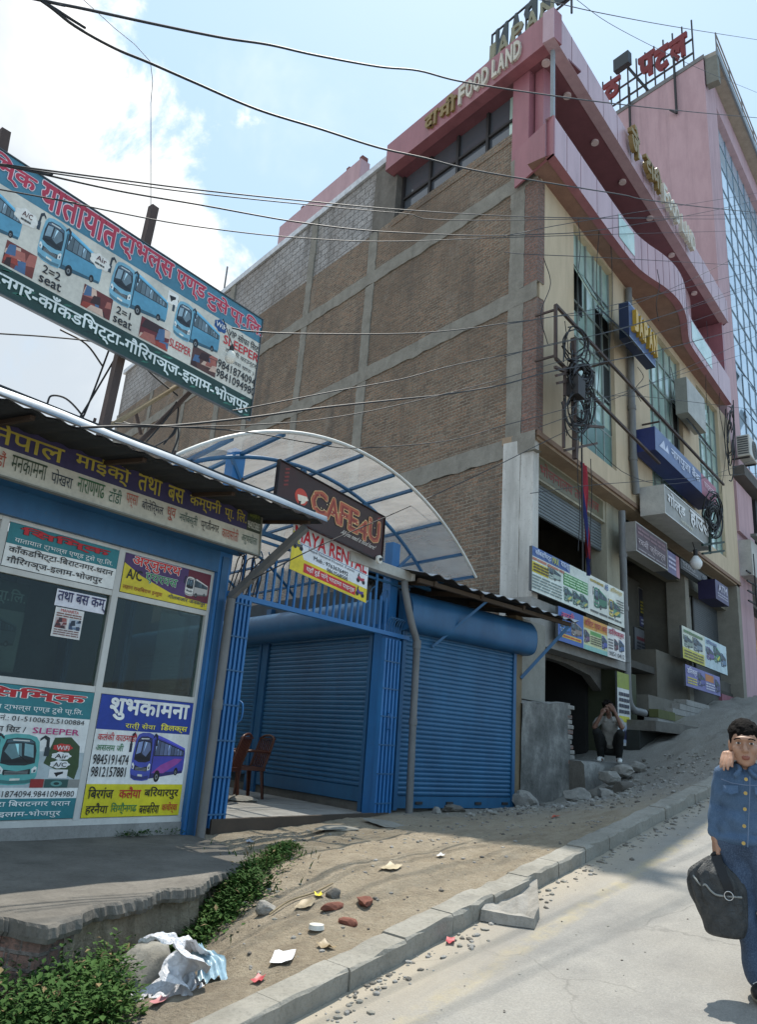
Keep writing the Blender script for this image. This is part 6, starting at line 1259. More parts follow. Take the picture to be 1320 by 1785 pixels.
def thumb(wr,d,s,c,m,k,sg):
    a=wr+d*.022*k+s*sg*.018*k; b_=a+(d*.55+s*sg*.6+c*.45)*.034*k; e=b_+(d*.8+s*sg*.1+c*.5)*.028*k
    return [('c',a,b_,.012*k,.010*k,m),('c',b_,e,.0098*k,.008*k,m)]
# --- boy in denim
org=onroad(1326,1739); boy_az=math.degrees(math.atan2(-org[1],-org[0]))
BF=Fig(org,boy_az,1.0)
boy=thing('person','boy in blue denim jacket and jeans carrying a dark duffel bag down the road','person',org)
hc=(.006,-.005,1.222); HK=1.10
AX=lambda x,y,z:(x-.1*(1.08-z),y,z)
bp_=[(q_[0],(hc[0]+(q_[1][0]-hc[0])*.93,)+tuple(q_[1][1:]))+tuple(q_[2:]) if q_[0]=='e' else q_ for q_ in headprims(hc,HK,SKIN)]
bp_=[(q_[0],q_[1],(q_[2][0]*.93,)+tuple(q_[2][1:]),q_[3]) if q_[0]=='e' else q_ for q_ in bp_]
bp_+=[('c',(.004,.012,1.15),(0,.015,1.06),.043,.05,SKIN),('c',(-.095,.015,1.055),(.10,.015,1.055),.04,.04,SKIN),('e',AX(0,.012,.93),(.11,.07,.17),SKIN),('e',AX(0,.012,.74),(.105,.075,.10),SKIN)]
for sx in (-1,1): bp_+=[('c',(sx*.06-.03,.01,.72),(sx*.068+.02,.0,.40),.06,.046,SKIN),('c',(sx*.068+.02,.0,.40),(sx*.075+.085,.025,.08),.044,.034,SKIN),('e',(sx*.08+.085,-.03,.045),(.033,.08,.026),SKIN)]
bp_+=[('c',(.135,.015,1.05),(.205,.03,.84),.036,.03,SKIN),('c',(.205,.03,.84),(.22,-.02,.66),.03,.022,SKIN)]
bp_+=[('c',(-.118,.015,1.05),(-.158,.03,.90),.033,.029,SKIN),('c',(-.158,.03,.90),(-.170,-.005,.725),.029,.0215,SKIN)]
pp_,kn,d,s,c=hand((-.170,-.005,.725),(0.02,-.08,-1),(0.35,-1,0),(1,.35,0),SKIN)
bp_+=pp_+fingers(kn,d,s,c,SKIN,1.,.0165,.75,flex=(1.1,1.0,.6))+thumb(np.array((-.170,-.005,.725)),d,s,c,SKIN,1.,1)
pp_,kn,d,s,c=hand((.22,-.02,.66),(0,-.1,-1),(-.3,-1,0),(-1,.3,0),SKIN); bp_+=pp_+fingers(kn,d,s,c,SKIN,1.,.0165,.3)+thumb(np.array((.22,-.02,.66)),d,s,c,SKIN,1.,1)
BF.mesh('body',boy,bp_,.0052,2)
face(BF,boy,hc,HK,-.0915)
hp=[('e',(hc[0],hc[1]+.022,hc[2]+.052),(.079,.100,.086),HAIR),('e',(hc[0]-.060,hc[1]+.005,hc[2]+.035),(.018,.045,.046),HAIR),('e',(hc[0]+.060,hc[1]+.005,hc[2]+.035),(.018,.045,.046),HAIR)]
hcen=np.array((hc[0],hc[1]+.022,hc[2]+.052)); hr=np.array((.079,.100,.086))
for k in range(300):
    a=random.uniform(0,6.28); t=random.uniform(.0,1.35); n_=np.array([math.cos(a)*math.sin(t),math.sin(a)*math.sin(t),math.cos(t)]); p_=hcen+n_*hr*.96
    tg_=np.array([n_[0]*.5+random.uniform(-.35,.35),-.75+random.uniform(-.3,.3),-.1]); tg_-=n_*(tg_@n_); tg_/=np.linalg.norm(tg_)
    hp.append(('c',p_,p_+tg_*.034+n_*random.uniform(.001,.007),.0068,.003,HAIR))
for k in range(22):
    x=-.058+.116*k/21; p_=np.array((hc[0]+x,hc[1]-.066+abs(x)*.55,hc[2]+.088-abs(x)*.25)); hp.append(('c',p_,p_+np.array((random.uniform(-.010,.012),-.008,-.036+random.uniform(-.012,.012))),.010,.0032,HAIR))
BF.mesh('hair',boy,hp,.0055,1)
wr_=lambda amp,sc: (lambda v: v*np.array([1,1,1])+amp*np.array([mnoise.noise(Vector(v*sc)),mnoise.noise(Vector(v*sc+5)),0]))
jk=[('e',AX(0,.012,.96),(.136,.098,.15),DENJ),('e',AX(0,.015,.83),(.134,.102,.11),DENJ),('c',(-.092,.015,1.07),(.100,.015,1.07),.052,.052,DENJ),('c',AX(-.06,.015,.80),AX(.06,.015,.80),.085,.085,DENJ),('e',AX(0,.015,.735),(.150,.112,.045),DENJ)]
for sx in (-1,1):
    jk+=[('c',(sx*.118,.015,1.055),(sx*.158,.03,.90),.049,.040,DENJ),('c',(sx*.158,.03,.90),(sx*.172,.0,.765),.040,.034,DENJ),('c',(sx*.028,-.045,1.105),(sx*.062,.0,1.112),.016,.018,DENJ),('c',(sx*.062,.0,1.112),(sx*.03,.06,1.125),.018,.018,DENJ),('c',(sx*.02,-.055,1.095),(sx*.05,-.075,1.06),.012,.014,DENJ)]
J=BF.mesh('jacket',boy,jk,.008,4,wr_(.010,14))
yf=-.108
for i,z in enumerate((1.045,.975,.895,.812,.728)):
    b=MB(); ctr=BF.w((0.004-.1*(1.08-z),yf-(.012 if i>2 else 0)+(.02 if i==0 else 0),z)); b.tube([ctr,ctr-BF.y*.007],.0095,P('#b49a5a',.35,.5),10); b.build('button',J)
b=MB(); b.tube([BF.w((.020,-.085,1.06))]+[BF.w((.024-.1*(1.08-z),yf-.003-(.008 if z<.85 else 0),z)) for z in (1.0,.93,.86,.79,.71)],.0025,SEAM,4); b.tube([BF.w((-.12,-.05,1.035)),BF.w((-.07,-.094,1.02)),BF.w((0,-.102,1.015)),BF.w((.07,-.094,1.02))],.0025,SEAM,4); b.build('seams',J)
for sx in (-1,1):
    b=MB(); q=[(sx*.04,-.100,1.01),(sx*.115,-.072,1.005),(sx*.115,-.080,.975),(sx*.078,-.104,.962),(sx*.04,-.112,.975)]; q=q if sx>0 else q[::-1]
    b.prism([BF.w(t) for t in q],-BF.y*.008,DENJ); b.build('pocket_flap',J)
tr=[('c',(-.085,.012,.70),(.025,.012,.70),.085,.085,DENT)]
for sx in (-1,1): tr+=[('c',(sx*.056-.03,.01,.67),(sx*.068+.02,-.005,.38),.074,.058,DENT),('c',(sx*.068+.02,-.005,.38),(sx*.075+.06,.02,.20),.058,.064,DENT),('c',(sx*.075+.06,.02,.20),(sx*.080+.085,.022,.10),.064,.072,DENT)]
BF.mesh('jeans',boy,tr,.009,3,wr_(.012,11))
for sx in (-1,1):
    XO=.085-sx*.022
    sh=[('c',(XO+sx*.098,.05,.05),(XO+sx*.11,-.10,.040),.042,.036,SHOEB),('e',(XO+sx*.108,-.09,.045),(.044,.060,.034),SHOEB),('e',(XO+sx*.105,-.02,.014),(.046,.130,.016),P('#8c8a78',.7))]
    o=BF.mesh('shoe',boy,[q for q in sh],.008,2)
    b=MB()
    for k in range(3): z=.075-.008*k; y=-.045-.028*k; b.tube([BF.w((XO+sx*.104-.03,y,z-.010)),BF.w((XO+sx*.104,y-.004,z+.010)),BF.w((XO+sx*.104+.03,y,z-.010))],.006,WHT,5)
    b.build('laces',o)
# --- companion: mostly outside the frame, arm laid over the boy's shoulders
pb=thing('person','companion in a dark shirt laying an arm over the shoulders of the boy in denim','person',BF.w((.42,.06,0)))
SH2=P('#3a3f3a',.85); 
hc2=(.43,.07,1.36)
q=headprims(hc2,1.02,SKIN)+[('c',(.43,.09,1.28),(.43,.09,1.19),.045,.05,SKIN),('c',(.30,.09,1.16),(.55,.09,1.16),.055,.055,SKIN),('e',(.43,.09,1.02),(.14,.09,.2),SKIN),('e',(.43,.09,.82),(.125,.09,.12),SKIN)]
for sx in (-1,1): q+=[('c',(.43+sx*.075,.09,.78),(.43+sx*.085,.07,.43),.07,.05,SKIN),('c',(.43+sx*.085,.07,.43),(.43+sx*.09,.10,.08),.048,.036,SKIN),('e',(.43+sx*.09,.04,.04),(.036,.09,.03),SKIN)]
q+=[('c',(.57,.09,1.15),(.66,.11,.92),.045,.035,SKIN),('c',(.66,.11,.92),(.67,.05,.70),.035,.025,SKIN),('c',(.67,.05,.69),(.672,.03,.60),.03,.022,SKIN)]
wrist=np.array((-.030,.045,1.182)); q+=[('c',(.29,.09,1.16),(.17,.125,1.175),.045,.036,SKIN),('c',(.17,.125,1.175),wrist,.036,.026,SKIN)]
pp_,kn,d,s,c=hand(wrist,(-.62,-.78,-.12),(.78,-.62,0),(0,-.30,-1),SKIN,1.1); q+=pp_+fingers(kn,d,s,c,SKIN,1.2,.0195,1.05,flex=(.2,.25,.2))+thumb(wrist,d,s,c,SKIN,1.1,1)
BF.mesh('body',pb,q,.0058,2); face(BF,pb,hc2,1.02)
BF.mesh('hair',pb,[('e',(hc2[0],hc2[1]+.024,hc2[2]+.042),(.08,.088,.082),HAIR),('e',(hc2[0],hc2[1]-.03,hc2[2]+.085),(.066,.056,.03),HAIR)],.009,1)
BF.mesh('shirt',pb,[('e',(.43,.09,1.03),(.16,.11,.2),SH2),('e',(.43,.09,.86),(.15,.115,.14),SH2),('c',(.30,.09,1.165),(.56,.09,1.165),.065,.065,SH2),('c',(.57,.09,1.14),(.63,.1,1.0),.06,.055,SH2),('c',(.30,.09,1.165),(.19,.13,1.175),.062,.05,SH2)],.01,3)
BF.mesh('trousers',pb,[('c',(.37,.09,.79),(.49,.09,.79),.1,.1,SHOEB)]+[('c',(.43+sx*.075,.09,.75),(.43+sx*.09,.09,.10),.085,.06,SHOEB) for sx in (-1,1)],.012,3)
for sx in (-1,1): BF.mesh('shoe',pb,[('c',(.43+sx*.09,.12,.045),(.43+sx*.1,-.04,.04),.042,.038,SHOEB)],.01,2)
# --- duffel bag
bag=thing('duffel_bag','dark grey duffel bag held by the boy in denim','bag',BF.w((-.15,-.03,.257)))
BAG=NT('bag_cloth'); f_=BAG.noise(14,5,.7); BAG.base(BAG.ramp(f_,[(.3,(.030,.032,.032)),(.7,(.065,.068,.068))])); BAG.set(Roughness=.62); BAG.bump(BAG.noise(22,5,.7,dist=1.2),.9,.02); BAGM=BAG.m
prof=[(.257,-.146,.04),(.262,-.146,.075),(.28,-.145,.098),(.325,-.142,.112),(.372,-.151,.124),(.43,-.165,.134),(.49,-.174,.133),(.53,-.180,.126),(.56,-.182,.110),(.585,-.181,.083),(.61,-.178,.055),(.632,-.174,.030)]
pz=spline([np.array(p) for p in prof],4); rows=[]
for q in pz:
    z,cx,hw=q; row=[]
    for t in np.linspace(0,2*math.pi,61):
        fold=1+(.10*math.sin(11*t+z*9+2*mnoise.noise(Vector((t,z*6,3))))+.06*math.sin(19*t+2-z*14))*max(.08,min(1,(z-.36)/.14)); bul=abs(math.cos(t))**.8*math.copysign(1,math.cos(t)); yy=.62*abs(math.sin(t))**.8*math.copysign(1,math.sin(t))
        row.append(BF.w((cx+hw*fold*bul,-.03+hw*fold*yy+.004*mnoise.noise(Vector((t*3,z*20,1))),z+.010*math.cos(t+2.6)*(z>.38))))
    rows.append(row)
b=MB(); b.grid(rows,BAGM); b.add(rows[0],[list(range(60))[::-1]],BAGM); b.add(rows[-1],[list(range(60))],BAGM); b.build('body',bag)
b=MB()
for sgn in (1,):
    pts=spline([(-.168,-.045,.648),(-.150,-.09,.59),(-.130,-.115,.54),(-.118,-.117,.50),(-.112,-.115,.475)],4); P_=[[BF.w((p[0]-.020,p[1]-.006,p[2]-.008)) for p in pts],[BF.w((p[0]+.022,p[1]+.004,p[2]+.006)) for p in pts]]
    b.grid(P_,P('#0d0d0e',.6)); b.grid([r_[::-1] for r_ in [[p-BF.y*-.006 for p in r2] for r2 in P_]],P('#0d0d0e',.6))
b.tube([BF.w(q) for q in spline([(-.20,-.03,.61),(-.185,-.03,.645),(-.166,-.03,.656),(-.15,-.03,.645),(-.14,-.03,.61)],4)],.011,P('#0d0d0e',.6),8)
b.build('strap',bag)
b=MB(); c=np.array((-.116,-.118,.468)); b.tube([BF.w(c+np.array([.021*math.cos(a),-.008,.021*math.sin(a)])) for a in np.linspace(0,2*math.pi,19)],.0028,P('#c8c8c6',.25,.9),6,False); b.build('ring',bag)
b=MB(); b.tube([BF.w(q) for q in spline([(-.300,-.055,.560),(-.275,-.09,.525),(-.245,-.108,.498),(-.225,-.112,.505),(-.195,-.118,.475),(-.16,-.120,.463),(-.055,-.095,.465)],5)],.0055,P('#8c8e8a',.6),6); b.build('piping',bag)
# --- man squatting in the garage mouth
mo=onv(1064,1329,5.86); mo=np.array([mo[0],5.86,1.685]); MF=Fig(mo,math.degrees(math.atan2(-mo[1],-mo[0]))-4,1.07)
man=thing('person','man squatting on the cement ledge with a hand to his forehead','person',mo)
hm=(-.01,-.20,.915)
q=headprims(hm,1.0,SKIND,P('#5a2f28',.5))+[('c',(0,-.14,.83),(0,-.10,.76),.05,.06,SKIND),('c',(-.14,-.08,.71),(.14,-.08,.71),.06,.06,SKIND),('c',(0,-.06,.66),(0,.12,.30),.12,.12,SKIND)]
for sx in (-1,1):
    q+=[('c',(sx*.09,.12,.26),(sx*.19,-.27,.50),.08,.062,SKIND),('c',(sx*.19,-.27,.49),(sx*.14,-.02,.10),.056,.042,SKIND),('e',(sx*.15,-.09,.04),(.042,.11,.035),SKIND)]
q+=[('c',(-.17,-.09,.70),(-.235,-.29,.58),.05,.042,SKIND),('c',(-.235,-.29,.58),(-.105,-.33,.80),.040,.028,SKIND),('c',(.17,-.09,.70),(.225,-.27,.60),.05,.042,SKIND),('c',(.225,-.27,.60),(.11,-.29,.86),.040,.028,SKIND)]
w1=np.array((-.105,-.33,.80)); pp_,kn,d,s,c=hand(w1,(.25,.1,1),(.8,-.5,0),(.5,.8,0),SKIND,1.1); q+=pp_+fingers(kn,d,s,c,SKIND,1.1,.0185,.6,flex=(.8,.8,.5))+thumb(w1,d,s,c,SKIND,1.1,1)
w2=np.array((.11,-.29,.86)); pp_,kn,d,s,c=hand(w2,(-.55,-.02,.85),(.85,0,.5),(-.1,1,.0),SKIND,1.1); q+=pp_+fingers(kn,d,s,c,SKIND,1.1,.02,.1,flex=(.2,.2,.2))+thumb(w2,d,s,c,SKIND,1.1,-1)
MF.mesh('body',man,q,.009,2); face(MF,man,hm)
hp=[('e',(hm[0],hm[1]+.025,hm[2]+.045),(.092,.098,.088),HAIR),('e',(hm[0]-.05,hm[1]-.02,hm[2]+.07),(.05,.06,.045),HAIR)]
for k in range(50):
    a=random.uniform(0,6.28); t=random.uniform(.2,1.3); n_=np.array([math.cos(a)*math.sin(t),math.sin(a)*math.sin(t),math.cos(t)]); p_=np.array((hm[0],hm[1]+.02,hm[2]+.045))+n_*.085; hp.append(('c',p_,p_+n_*.025+np.array([random.uniform(-.02,.02),-.01,random.uniform(-.02,.01)]),.013,.005,HAIR))
MF.mesh('hair',man,hp,.009,1)
SHIRT=P('#8f8b83',.85,dirt=.35,scale=9);  # cloth darkened, the garage shade is mixed into its colour
q=[('c',(0,-.05,.64),(0,.08,.36),.145,.15,SHIRT),('c',(-.15,-.075,.71),(.15,-.075,.71),.075,.075,SHIRT)]
for sx in (-1,1): q+=[('c',(sx*.18,-.09,.70),(sx*.215,-.21,.63),.068,.062,SHIRT),('c',(sx*.04,-.13,.79),(sx*.07,-.17,.70),.02,.022,SHIRT)]
MF.mesh('shirt',man,q,.012,3,wr_(.012,12))
TB=P('#141512',.85)
q=[('c',(-.07,.13,.24),(.07,.13,.24),.125,.125,TB)]
for sx in (-1,1): q+=[('c',(sx*.10,.10,.27),(sx*.195,-.27,.49),.10,.080,TB),('c',(sx*.195,-.27,.49),(sx*.15,-.02,.12),.072,.062,TB)]
MF.mesh('trousers',man,q,.012,3,wr_(.012,12))
for sx in (-1,1):
    MF.mesh('shoe',man,[('c',(sx*.14,-.0,.055),(sx*.175,-.17,.045),.048,.042,WHT),('e',(sx*.17,-.09,.085),(.03,.05,.03),TB),('e',(sx*.172,-.20,.03),(.045,.05,.03),WHT),('c',(sx*.19,-.02,.06),(sx*.215,-.13,.05),.02,.02,TB)],.009,1)
# ------------------------------------------------------------------ stones, rubble, litter, weeds
def rockmesh(b,c,r,m,seed,rz=0,flat=.85,sub=3,rough=.34,sharp=True):
    bm=bmesh.new(); bmesh.ops.create_icosphere(bm,subdivisions=sub,radius=1)
    rr=random.Random(seed*7919)
    planes=[Vector((rr.gauss(0,1),rr.gauss(0,1),rr.gauss(0,.8))).normalized() for _ in range(11)]
    off=Vector((seed*3.7,seed*1.3,seed*2.1)); V=[];idx={}
    ca,sa_=math.cos(rz),math.sin(rz)
    for i,v in enumerate(bm.verts):
        n=v.co.normalized(); k=1+rough*mnoise.fractal(n*1.3+off,1,2,4)
        q=Vector((n.x*k,n.y*k,n.z*k*flat))
        for a in planes:
            e=q.dot(a)-.72
            if e>0: q-=a*e*.95
        q*=1+.03*mnoise.noise(n*7+off)
        x,y,z=q.x*r[0],q.y*r[1],q.z*r[2]; V.append((c[0]+x*ca-y*sa_,c[1]+x*sa_+y*ca,c[2]+z)); idx[v]=i
    F=[[idx[v] for v in f.verts] for f in bm.faces]; bm.free(); b.add(V,F,m,not sharp)
def boulder(label,c,r,seed,rz=0,m=None,group=None,flat=.85,name='boulder',cat='stone'):
    b=MB(); rockmesh(b,c,r,m or STONE,seed,rz,flat); return b.build(name,label=label,cat=cat,group=group)
# flat broken slab leaning on the kerb foot
def onr(x,y): return onroad(x,y,0)
o=[onr(x,y) for x,y in ((836,1606),(862,1580),(905,1556),(938,1549),(941,1600),(932,1620),(885,1614))]
b=MB(); top=[]; bot=[]
ce=np.mean(o,0)
for i in range(len(o)):
    for k in range(4):
        t=k/4; p=o[i]*(1-t)+o[(i+1)%len(o)]*t; j=.012*mnoise.noise(Vector(p*9)); p=p+(p-ce)*j
        bot.append(p+UZ*.005); top.append(ce+(p-ce)*.965+UZ*(.062+.022*mnoise.noise(Vector(p*5))+.05*max(0,(p[1]-ce[1])*2)))
n=len(top); vs=bot+top+[ce+UZ*.085,]; inner=[ce+(p-ce)*.55+UZ*(.012*mnoise.noise(Vector(p*8))) for p in top]; vs+=inner
fs=[(i,(i+1)%n,n+(i+1)%n,n+i) for i in range(n)]+[(n+i,n+(i+1)%n,2*n+1+(i+1)%n,2*n+1+i) for i in range(n)]+[(2*n+1+i,2*n+1+(i+1)%n,2*n) for i in range(n)]
a_=np.array(o); 
if np.cross(a_[1]-a_[0],a_[2]-a_[1])[2]<0: fs=[f[::-1] for f in fs]
b.add(vs,fs,STONE); b.build('stone_slab',label='flat broken stone slab lying on the road against the kerb',cat='stone')
# boulder half wrapped in torn white plastic
bc=onz(258,1694,.46); b=MB(); rockmesh(b,bc,(.235,.165,.165),M['kerbstone'],3,R(48),.9,4,.16,False); b.build('boulder',label='big pale oblong boulder in the weeds beside the torn white plastic sheet',cat='stone')
pl=NT('white_plastic'); f_=pl.noise(12,6,.7); pl.base(pl.ramp(f_,[(.3,(.62,.62,.64)),(.7,(.86,.86,.88))])); pl.set(Roughness=.35); pl.b.inputs['Subsurface Weight'].default_value=.0; pl.bump(pl.noise(28,5,.7,dist=1.5),.9,.02)
def sheet(label,name,cat,path,w0,w1,m,seed,parent=None,ruf=.05):
    """crumpled strip of film following a path on the ground"""
    P3=spline(path,6); n=len(P3); rows=[]
    for i,p in enumerate(P3):
        d=P3[min(i+1,n-1)]-P3[max(i-1,0)]; d/=np.linalg.norm(d)+1e-9; sx=np.cross(d,UZ); sx/=np.linalg.norm(sx)+1e-9; w=w0+(w1-w0)*i/(n-1)
        row=[]
        for j in np.linspace(-1,1,22):
            q=p+sx*w*j*(1+.18*mnoise.noise(Vector((i*.4,seed,j)))); q=q+UZ*(ruf*mnoise.fractal(Vector((q[0]*9,q[1]*9,seed)),1,2,4)+.012*math.sin(j*13+i*.5)); row.append(q)
        rows.append(row)
    b=MB(); b.grid(rows[::-1],m); return b.build(name,parent,label,cat)
ps=thing('plastic_sheet','torn white plastic sheet crumpled over the pale boulder in the ditch','plastic sheet',(2.95,3.7,.4))
Q=lambda x,y,z: onz(x,y,z)
sheet(None,'fold',None,[Q(306,1640,.70),Q(324,1664,.64),Q(322,1694,.55),Q(304,1722,.48),Q(272,1746,.44)],.07,.20,pl.m,2,ps,.028)
sheet(None,'fold',None,[Q(248,1634,.66),Q(282,1632,.68),Q(318,1640,.66),Q(348,1664,.56)],.035,.09,pl.m,5,ps,.03)
sheet(None,'fold',None,[Q(330,1690,.52),Q(338,1712,.48),Q(322,1736,.45)],.07,.06,pl.m,7,ps)
sheet(None,'fold',None,[Q(262,1742,.43),Q(232,1736,.42),Q(212,1720,.42)],.07,.05,pl.m,9,ps)
sheet('printed plastic packet with blue and peach panels beside the torn white sheet','plastic_packet','packet',[Q(342,1652,.60),Q(366,1672,.56),Q(372,1704,.50)],.06,.085,P('#9db8c4',.35,dirt=.5,scale=7),11)
PJ=lambda p: (lambda w:(CX+F_PX*w[0]/w[2],CY+F_PX*w[1]/w[2]))(MB_@(np.array(p,float)-CAM))
# single stones one can pick out
rk=[((11.15,5.90,1.05),(.22,.2,.2),11,'rounded grey boulder at the foot of the brown jamb beside the shutter'),((9.3,5.98,.95),(.22,.12,.07),12,'flat stone lying under the middle of the street shutter'),((8.9,6.0,.95),(.08,.07,.07),13,'small stone near the shutter foot left of the flat stone'),
 ((12.05,5.45,1.12),(.24,.18,.15),14,'yellowish broken rock below the retaining wall'),((12.5,5.35,1.22),(.15,.2,.13),15,'angular rock uphill of the yellowish rock'),((13.2,5.35,1.42),(.22,.18,.15),16,'dark rock stacked under the cement ledge'),((13.9,5.4,1.55),(.26,.2,.15),17,'largest dark rock under the cement ledge'),((12.9,5.0,1.33),(.2,.16,.12),18,'pale rock in the rubble below the ledge'),
 ((14.6,5.4,1.65),(.2,.16,.12),19,'rock at the uphill end of the ledge rubble'),((11.4,4.7,1.25),(.22,.14,.1),20,'long grey stone lying beside the kerb rubble'),((4.35,3.75,.76),(.06,.05,.045),21,'small dark stone by the weeds near the kerb'),((3.95,4.0,.66),(.09,.07,.06),22,'dark stone at the end of the weeds'),
 ((7.35,8.1,.92),(.24,.2,.06),23,'flat pale stone on the passage floor'),((6.4,5.55,.82),(.28,.16,.025),24,'thin pale flagstone trodden into the dirt before the gate'),((7.3,5.6,.87),(.45,.2,.02),25,'broad pale flagstone trodden into the dirt below the gate grille')]
for c,r,s_,lab in rk:
    z=gz(c[0],c[1]) if c[1]<7 else .862
    if s_ in (16,17,19): z=c[2]-.05
    boulder(lab,(c[0],c[1],z+r[2]*.45),r,s_,s_*1.3,m=(KERB if s_ in (24,25,23) else (STONE if s_%3 else CONCD)))
b=MB(); m1=M['brick_red']
for k in range(3): pass
for i,(x,y,lab) in enumerate(((585,1535,'broken red brick half sunk in the dirt before the weeds'),(640,1533,'second broken red brick lying flat near the weeds'),(612,1548,'small red brick fragment between the two broken bricks'))):
    p=onz(x,y,.85); z=gz(p[0],p[1]); b=MB(); rockmesh(b,(p[0],p[1],z+.01),(.11-.03*(i==2),.06,.035),P('#7a4a3a',.9,dirt=.4,scale=9),40+i,i*.8,.9,2); b.build('broken_brick',label=lab,cat='brick')
# gravel and grit
b=MB(); r=random.Random(12); cnt=0
gm=[STONE,CONC,KERB,CONCD]
def grit(u,v,z,s):
    rockmesh(b,(u,v,z+s*.12),(s*r.uniform(.8,1.4),s*r.uniform(.7,1.1),s*r.uniform(.5,.8)),gm[r.randrange(4)],r.random()*50,r.random()*6,.8,1,.3,True)
for k in range(520): # along the kerb foot on the road
    u=3.2+11*r.random()**1.2; v=2.84-abs(r.gauss(0,.10)); grit(u,v,.14*u,r.choice((.006,.008,.011,.016,.022))*(1+.04*u))
for k in range(90):
    u=r.uniform(3,9); v=2.8-abs(r.gauss(0,.9)); grit(u,v,.14*u,r.choice((.004,.006,.009)))
for k in range(1200): # dirt verge
    u=r.uniform(3.2,10); v=r.uniform(3.15,6.1); 
    if u<5.2 and v>4.7: continue
    grit(u,v,gz(u,v),r.choice((.004,.005,.006,.008,.010,.014,.022)))
for k in range(900): # rubble slope uphill
    u=r.uniform(8.6,16); t=r.random(); v=3.2+ (5.75-3.2)*t; grit(u,v,gz(u,v),r.choice((.010,.014,.02,.03,.05))*(.7+.5*t))
b.build('gravel',label='loose gravel and grit along the kerb and over the dirt verge',cat='gravel',kind='stuff')
# litter
def scrap(label,x,y,w,h,col,z=.8,road=False,name='paper_scrap',cat='litter',rot=0,lift=.012):
    p=onroad(x,y,0) if road else onz(x,y,z)
    if not road:
        for _ in range(6): p=onz(x,y,gz(p[0],p[1])+.01)
    rows=[]; ca,sa_=math.cos(rot),math.sin(rot)
    for i in np.linspace(-.5,.5,6):
        rows.append([])
        for j in np.linspace(-.5,.5,6):
            a,c=i*w,j*h; u,v=p[0]+a*ca-c*sa_,p[1]+a*sa_+c*ca; zz=(.14*u if road else gz(u,v))+lift+.010*mnoise.noise(Vector((u*30,v*30,1)))+.014*abs(i*j)*4; rows[-1].append((u,v,zz))
    b=MB(); b.grid(rows,P(col,.5,dirt=.25,scale=12)); return b.build(name,label=label,cat=cat,group='litter on the ground')
scrap('folded white paper scrap on the dirt near the kerb',492,1670,.16,.12,'#dfdfe2',rot=.6); scrap('crumpled red wrapper beside the white plastic sheet',450,1706,.08,.05,'#b0484c',rot=.3); scrap('red wrapper on the road below the kerb',785,1643,.08,.05,'#b04048',road=True,rot=.5)
scrap('pinkish packet at the lower edge of the plastic sheet',278,1745,.08,.06,'#b8787a',z=.5,rot=.2); scrap('yellow wrapper scrap by the end of the weeds',556,1560,.12,.05,'#d8c840',rot=.9); scrap('pale brown leaf of card by the weeds',532,1575,.14,.10,'#a8987c',rot=.4); scrap('grey paper strip trodden before the gate',205+230,1467,.18,.05,'#b8bcc4',rot=1.1); scrap('pale cardboard scrap on the dirt',680,1527,.2,.11,'#b0a284',rot=.2); scrap('small white scrap uphill on the dirt',768,1495,.08,.05,'#cfcfcc'); scrap('dry leaf coloured scrap near the kerb',570,1640,.12,.06,'#8f7c5c',rot=1.4); scrap('small pale scrap lying in the weeds',60,1693,.2,.10,'#8f9aa6',z=.4,rot=.2); scrap('orange peel bright scrap in the rubble below the ledge',968,1424,.12,.09,'#b8543c',z=1.1)
p=onz(557,1553,.85); b=MB(); z=gz(p[0],p[1]); b.tube([(p[0],p[1],z+.01),(p[0],p[1],z+.035)],[.05,.045],P('#d8d4c8',.4),14); b.build('paper_cup_lid',label='round white lid lying on the dirt at the end of the weeds',cat='litter',group='litter on the ground')
p=onz(640,1412,.86); 
b=MB(); b.tube(spline([np.array((3.9+.2*k,3.9+.02*math.sin(k*2),gz(3.9+.2*k,3.9)+.02)) for k in range(4)],4),.006,P('#8a7a5c',.8),5); b.build('dry_twig',label='dry twig lying on the dirt by the weeds',cat='twig')
# dark moss clump at the foot of the kiosk post
# weeds: leaf by leaf
lt=NT('weed_leaf'); f_=lt.noise(2.6,5,.7); lt.base(lt.ramp(f_,[(.28,(.020,.050,.010)),(.52,(.042,.095,.018)),(.75,(.095,.15,.035))])); lt.set(Roughness=.8); lt.b.inputs['Specular IOR Level'].default_value=.2; lt.b.inputs['Subsurface Weight'].default_value=.0
dry=P('#7c6a45',.8)
def leaf(b,p,d,L,w,m):
    d=np.array(d,float); d/=np.linalg.norm(d); s=np.cross(d,UZ); s/=np.linalg.norm(s)+1e-9; n=np.cross(s,d)
    q=[p,p+d*L*.45+s*w*.5+n*L*.10,p+d*L+n*L*-.05,p+d*L*.45-s*w*.5+n*L*.10]
    b.add(q,[(0,1,2),(0,2,3)],m)
def clump(b,r,u,v,z,h,spread,n,L):
    for k in range(n):
        a=r.uniform(0,6.28); rad=spread*math.sqrt(r.random()); hh=h*r.random()*(1-.5*rad/spread); p=np.array([u+rad*math.cos(a),v+rad*math.sin(a),z+hh]); e=r.uniform(-.3,.9)
        l=L*r.uniform(.6,1.3); leaf(b,p,(math.cos(a+r.uniform(-1,1)),math.sin(a+r.uniform(-1,1)),e),l,l*r.uniform(.4,.7),lt.m if r.random()>.03 else dry)
b=MB(); r=random.Random(5)
pix=[]
for _ in range(1500):
    x,y=r.uniform(-10,240),r.uniform(1585,1760); pix.append((x,y))
sel=[]
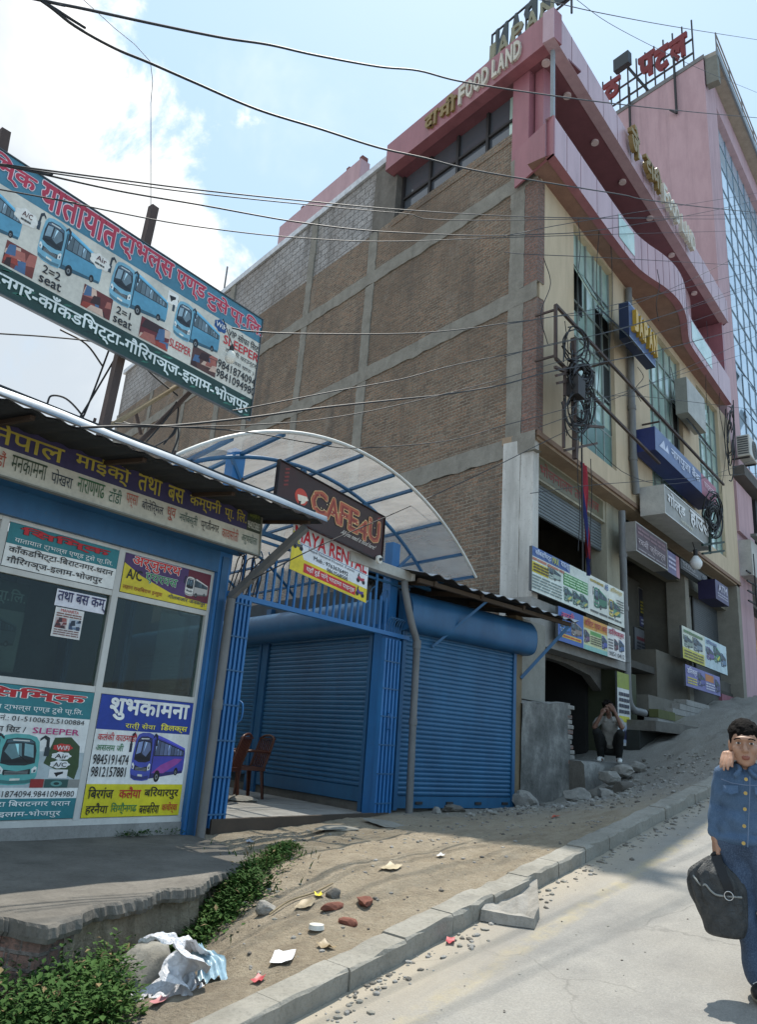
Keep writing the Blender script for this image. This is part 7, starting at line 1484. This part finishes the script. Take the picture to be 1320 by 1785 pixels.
for x,y in pix:
    # outline of the leafy patch in the ditch
    if y<1640-(x-60)*.35 and x<150: continue
    if x>200 and y>1660: continue
    if x>150 and y<1575+ (240-x)*.1: continue
    sel.append((x,y))
for _ in range(560):
    u=r.uniform(1.6,3.0); ve=4.12+.06*mnoise.noise(Vector((u*3,0,0))); t=r.random()**.8; v=ve-.03-.75*t
    if v<3.3: continue
    z=gz(u,v); xx,yy=PJ((u,v,z+.05))
    if xx>215 or yy<1608: continue
    clump(b,r,u,v,z,.05+(.36 if 2.05<u<2.95 else .22)*(1-.5*t),.10,20,.038)
for x,y in sel[:500]:
    p=onz(x,y,.45)
    for _ in range(3): p=onz(x,y,max(.2,min(.75,gz(p[0],p[1])+.10)))
    if p[1]<3.2: continue
    z=gz(p[0],p[1]); xx,yy=PJ((p[0],p[1],z+.08))
    if xx>225: continue
    clump(b,r,p[0],p[1],z,.14+.10*r.random(),.10,20,.038)
for _ in range(380):
    u=r.uniform(3.3,4.3); v=4.35+.30*(u-3.3)+r.gauss(0,.11); z=gz(u,v); clump(b,r,u,v-.12,z,.15,.10,16,.042)
for _ in range(170):
    t=r.random(); u=4.2+1.05*t; v=4.60+.45*t+r.gauss(0,.10*(1-.4*t)); z=gz(u,v); clump(b,r,u,v,z,.12*(1-.5*t),.08,16,.034)
for _ in range(14):
    u=r.uniform(2.0,2.6); v=r.uniform(3.25,3.6); clump(b,r,u,v,gz(u,v),.08,.06,8,.04)
# grass blades
for _ in range(420):
    u=r.uniform(1.9,5.2); v=4.15+.28*(u-2)+r.gauss(0,.28)
    if v<3.3: continue
    z=gz(u,v); a=r.uniform(0,6.28); xx,yy=PJ((u,v,z))
    if (215<xx<400 and yy>1600) or xx>560: continue
    leaf(b,np.array([u,v,z]),(math.cos(a)*.4,math.sin(a)*.4,1),r.uniform(.05,.11),.009,lt.m if r.random()>.12 else dry)
b.build('weeds',label='green weeds growing in the ditch under the broken apron',cat='weeds',kind='stuff')
b=MB(); 
for _ in range(26): clump(b,r,r.uniform(4.35,5.05),6.40+r.gauss(0,.03),.76,.06,.07,10,.03)
b.build('moss',label='dark weed tuft at the foot of the kiosk wall',cat='weeds',kind='stuff')
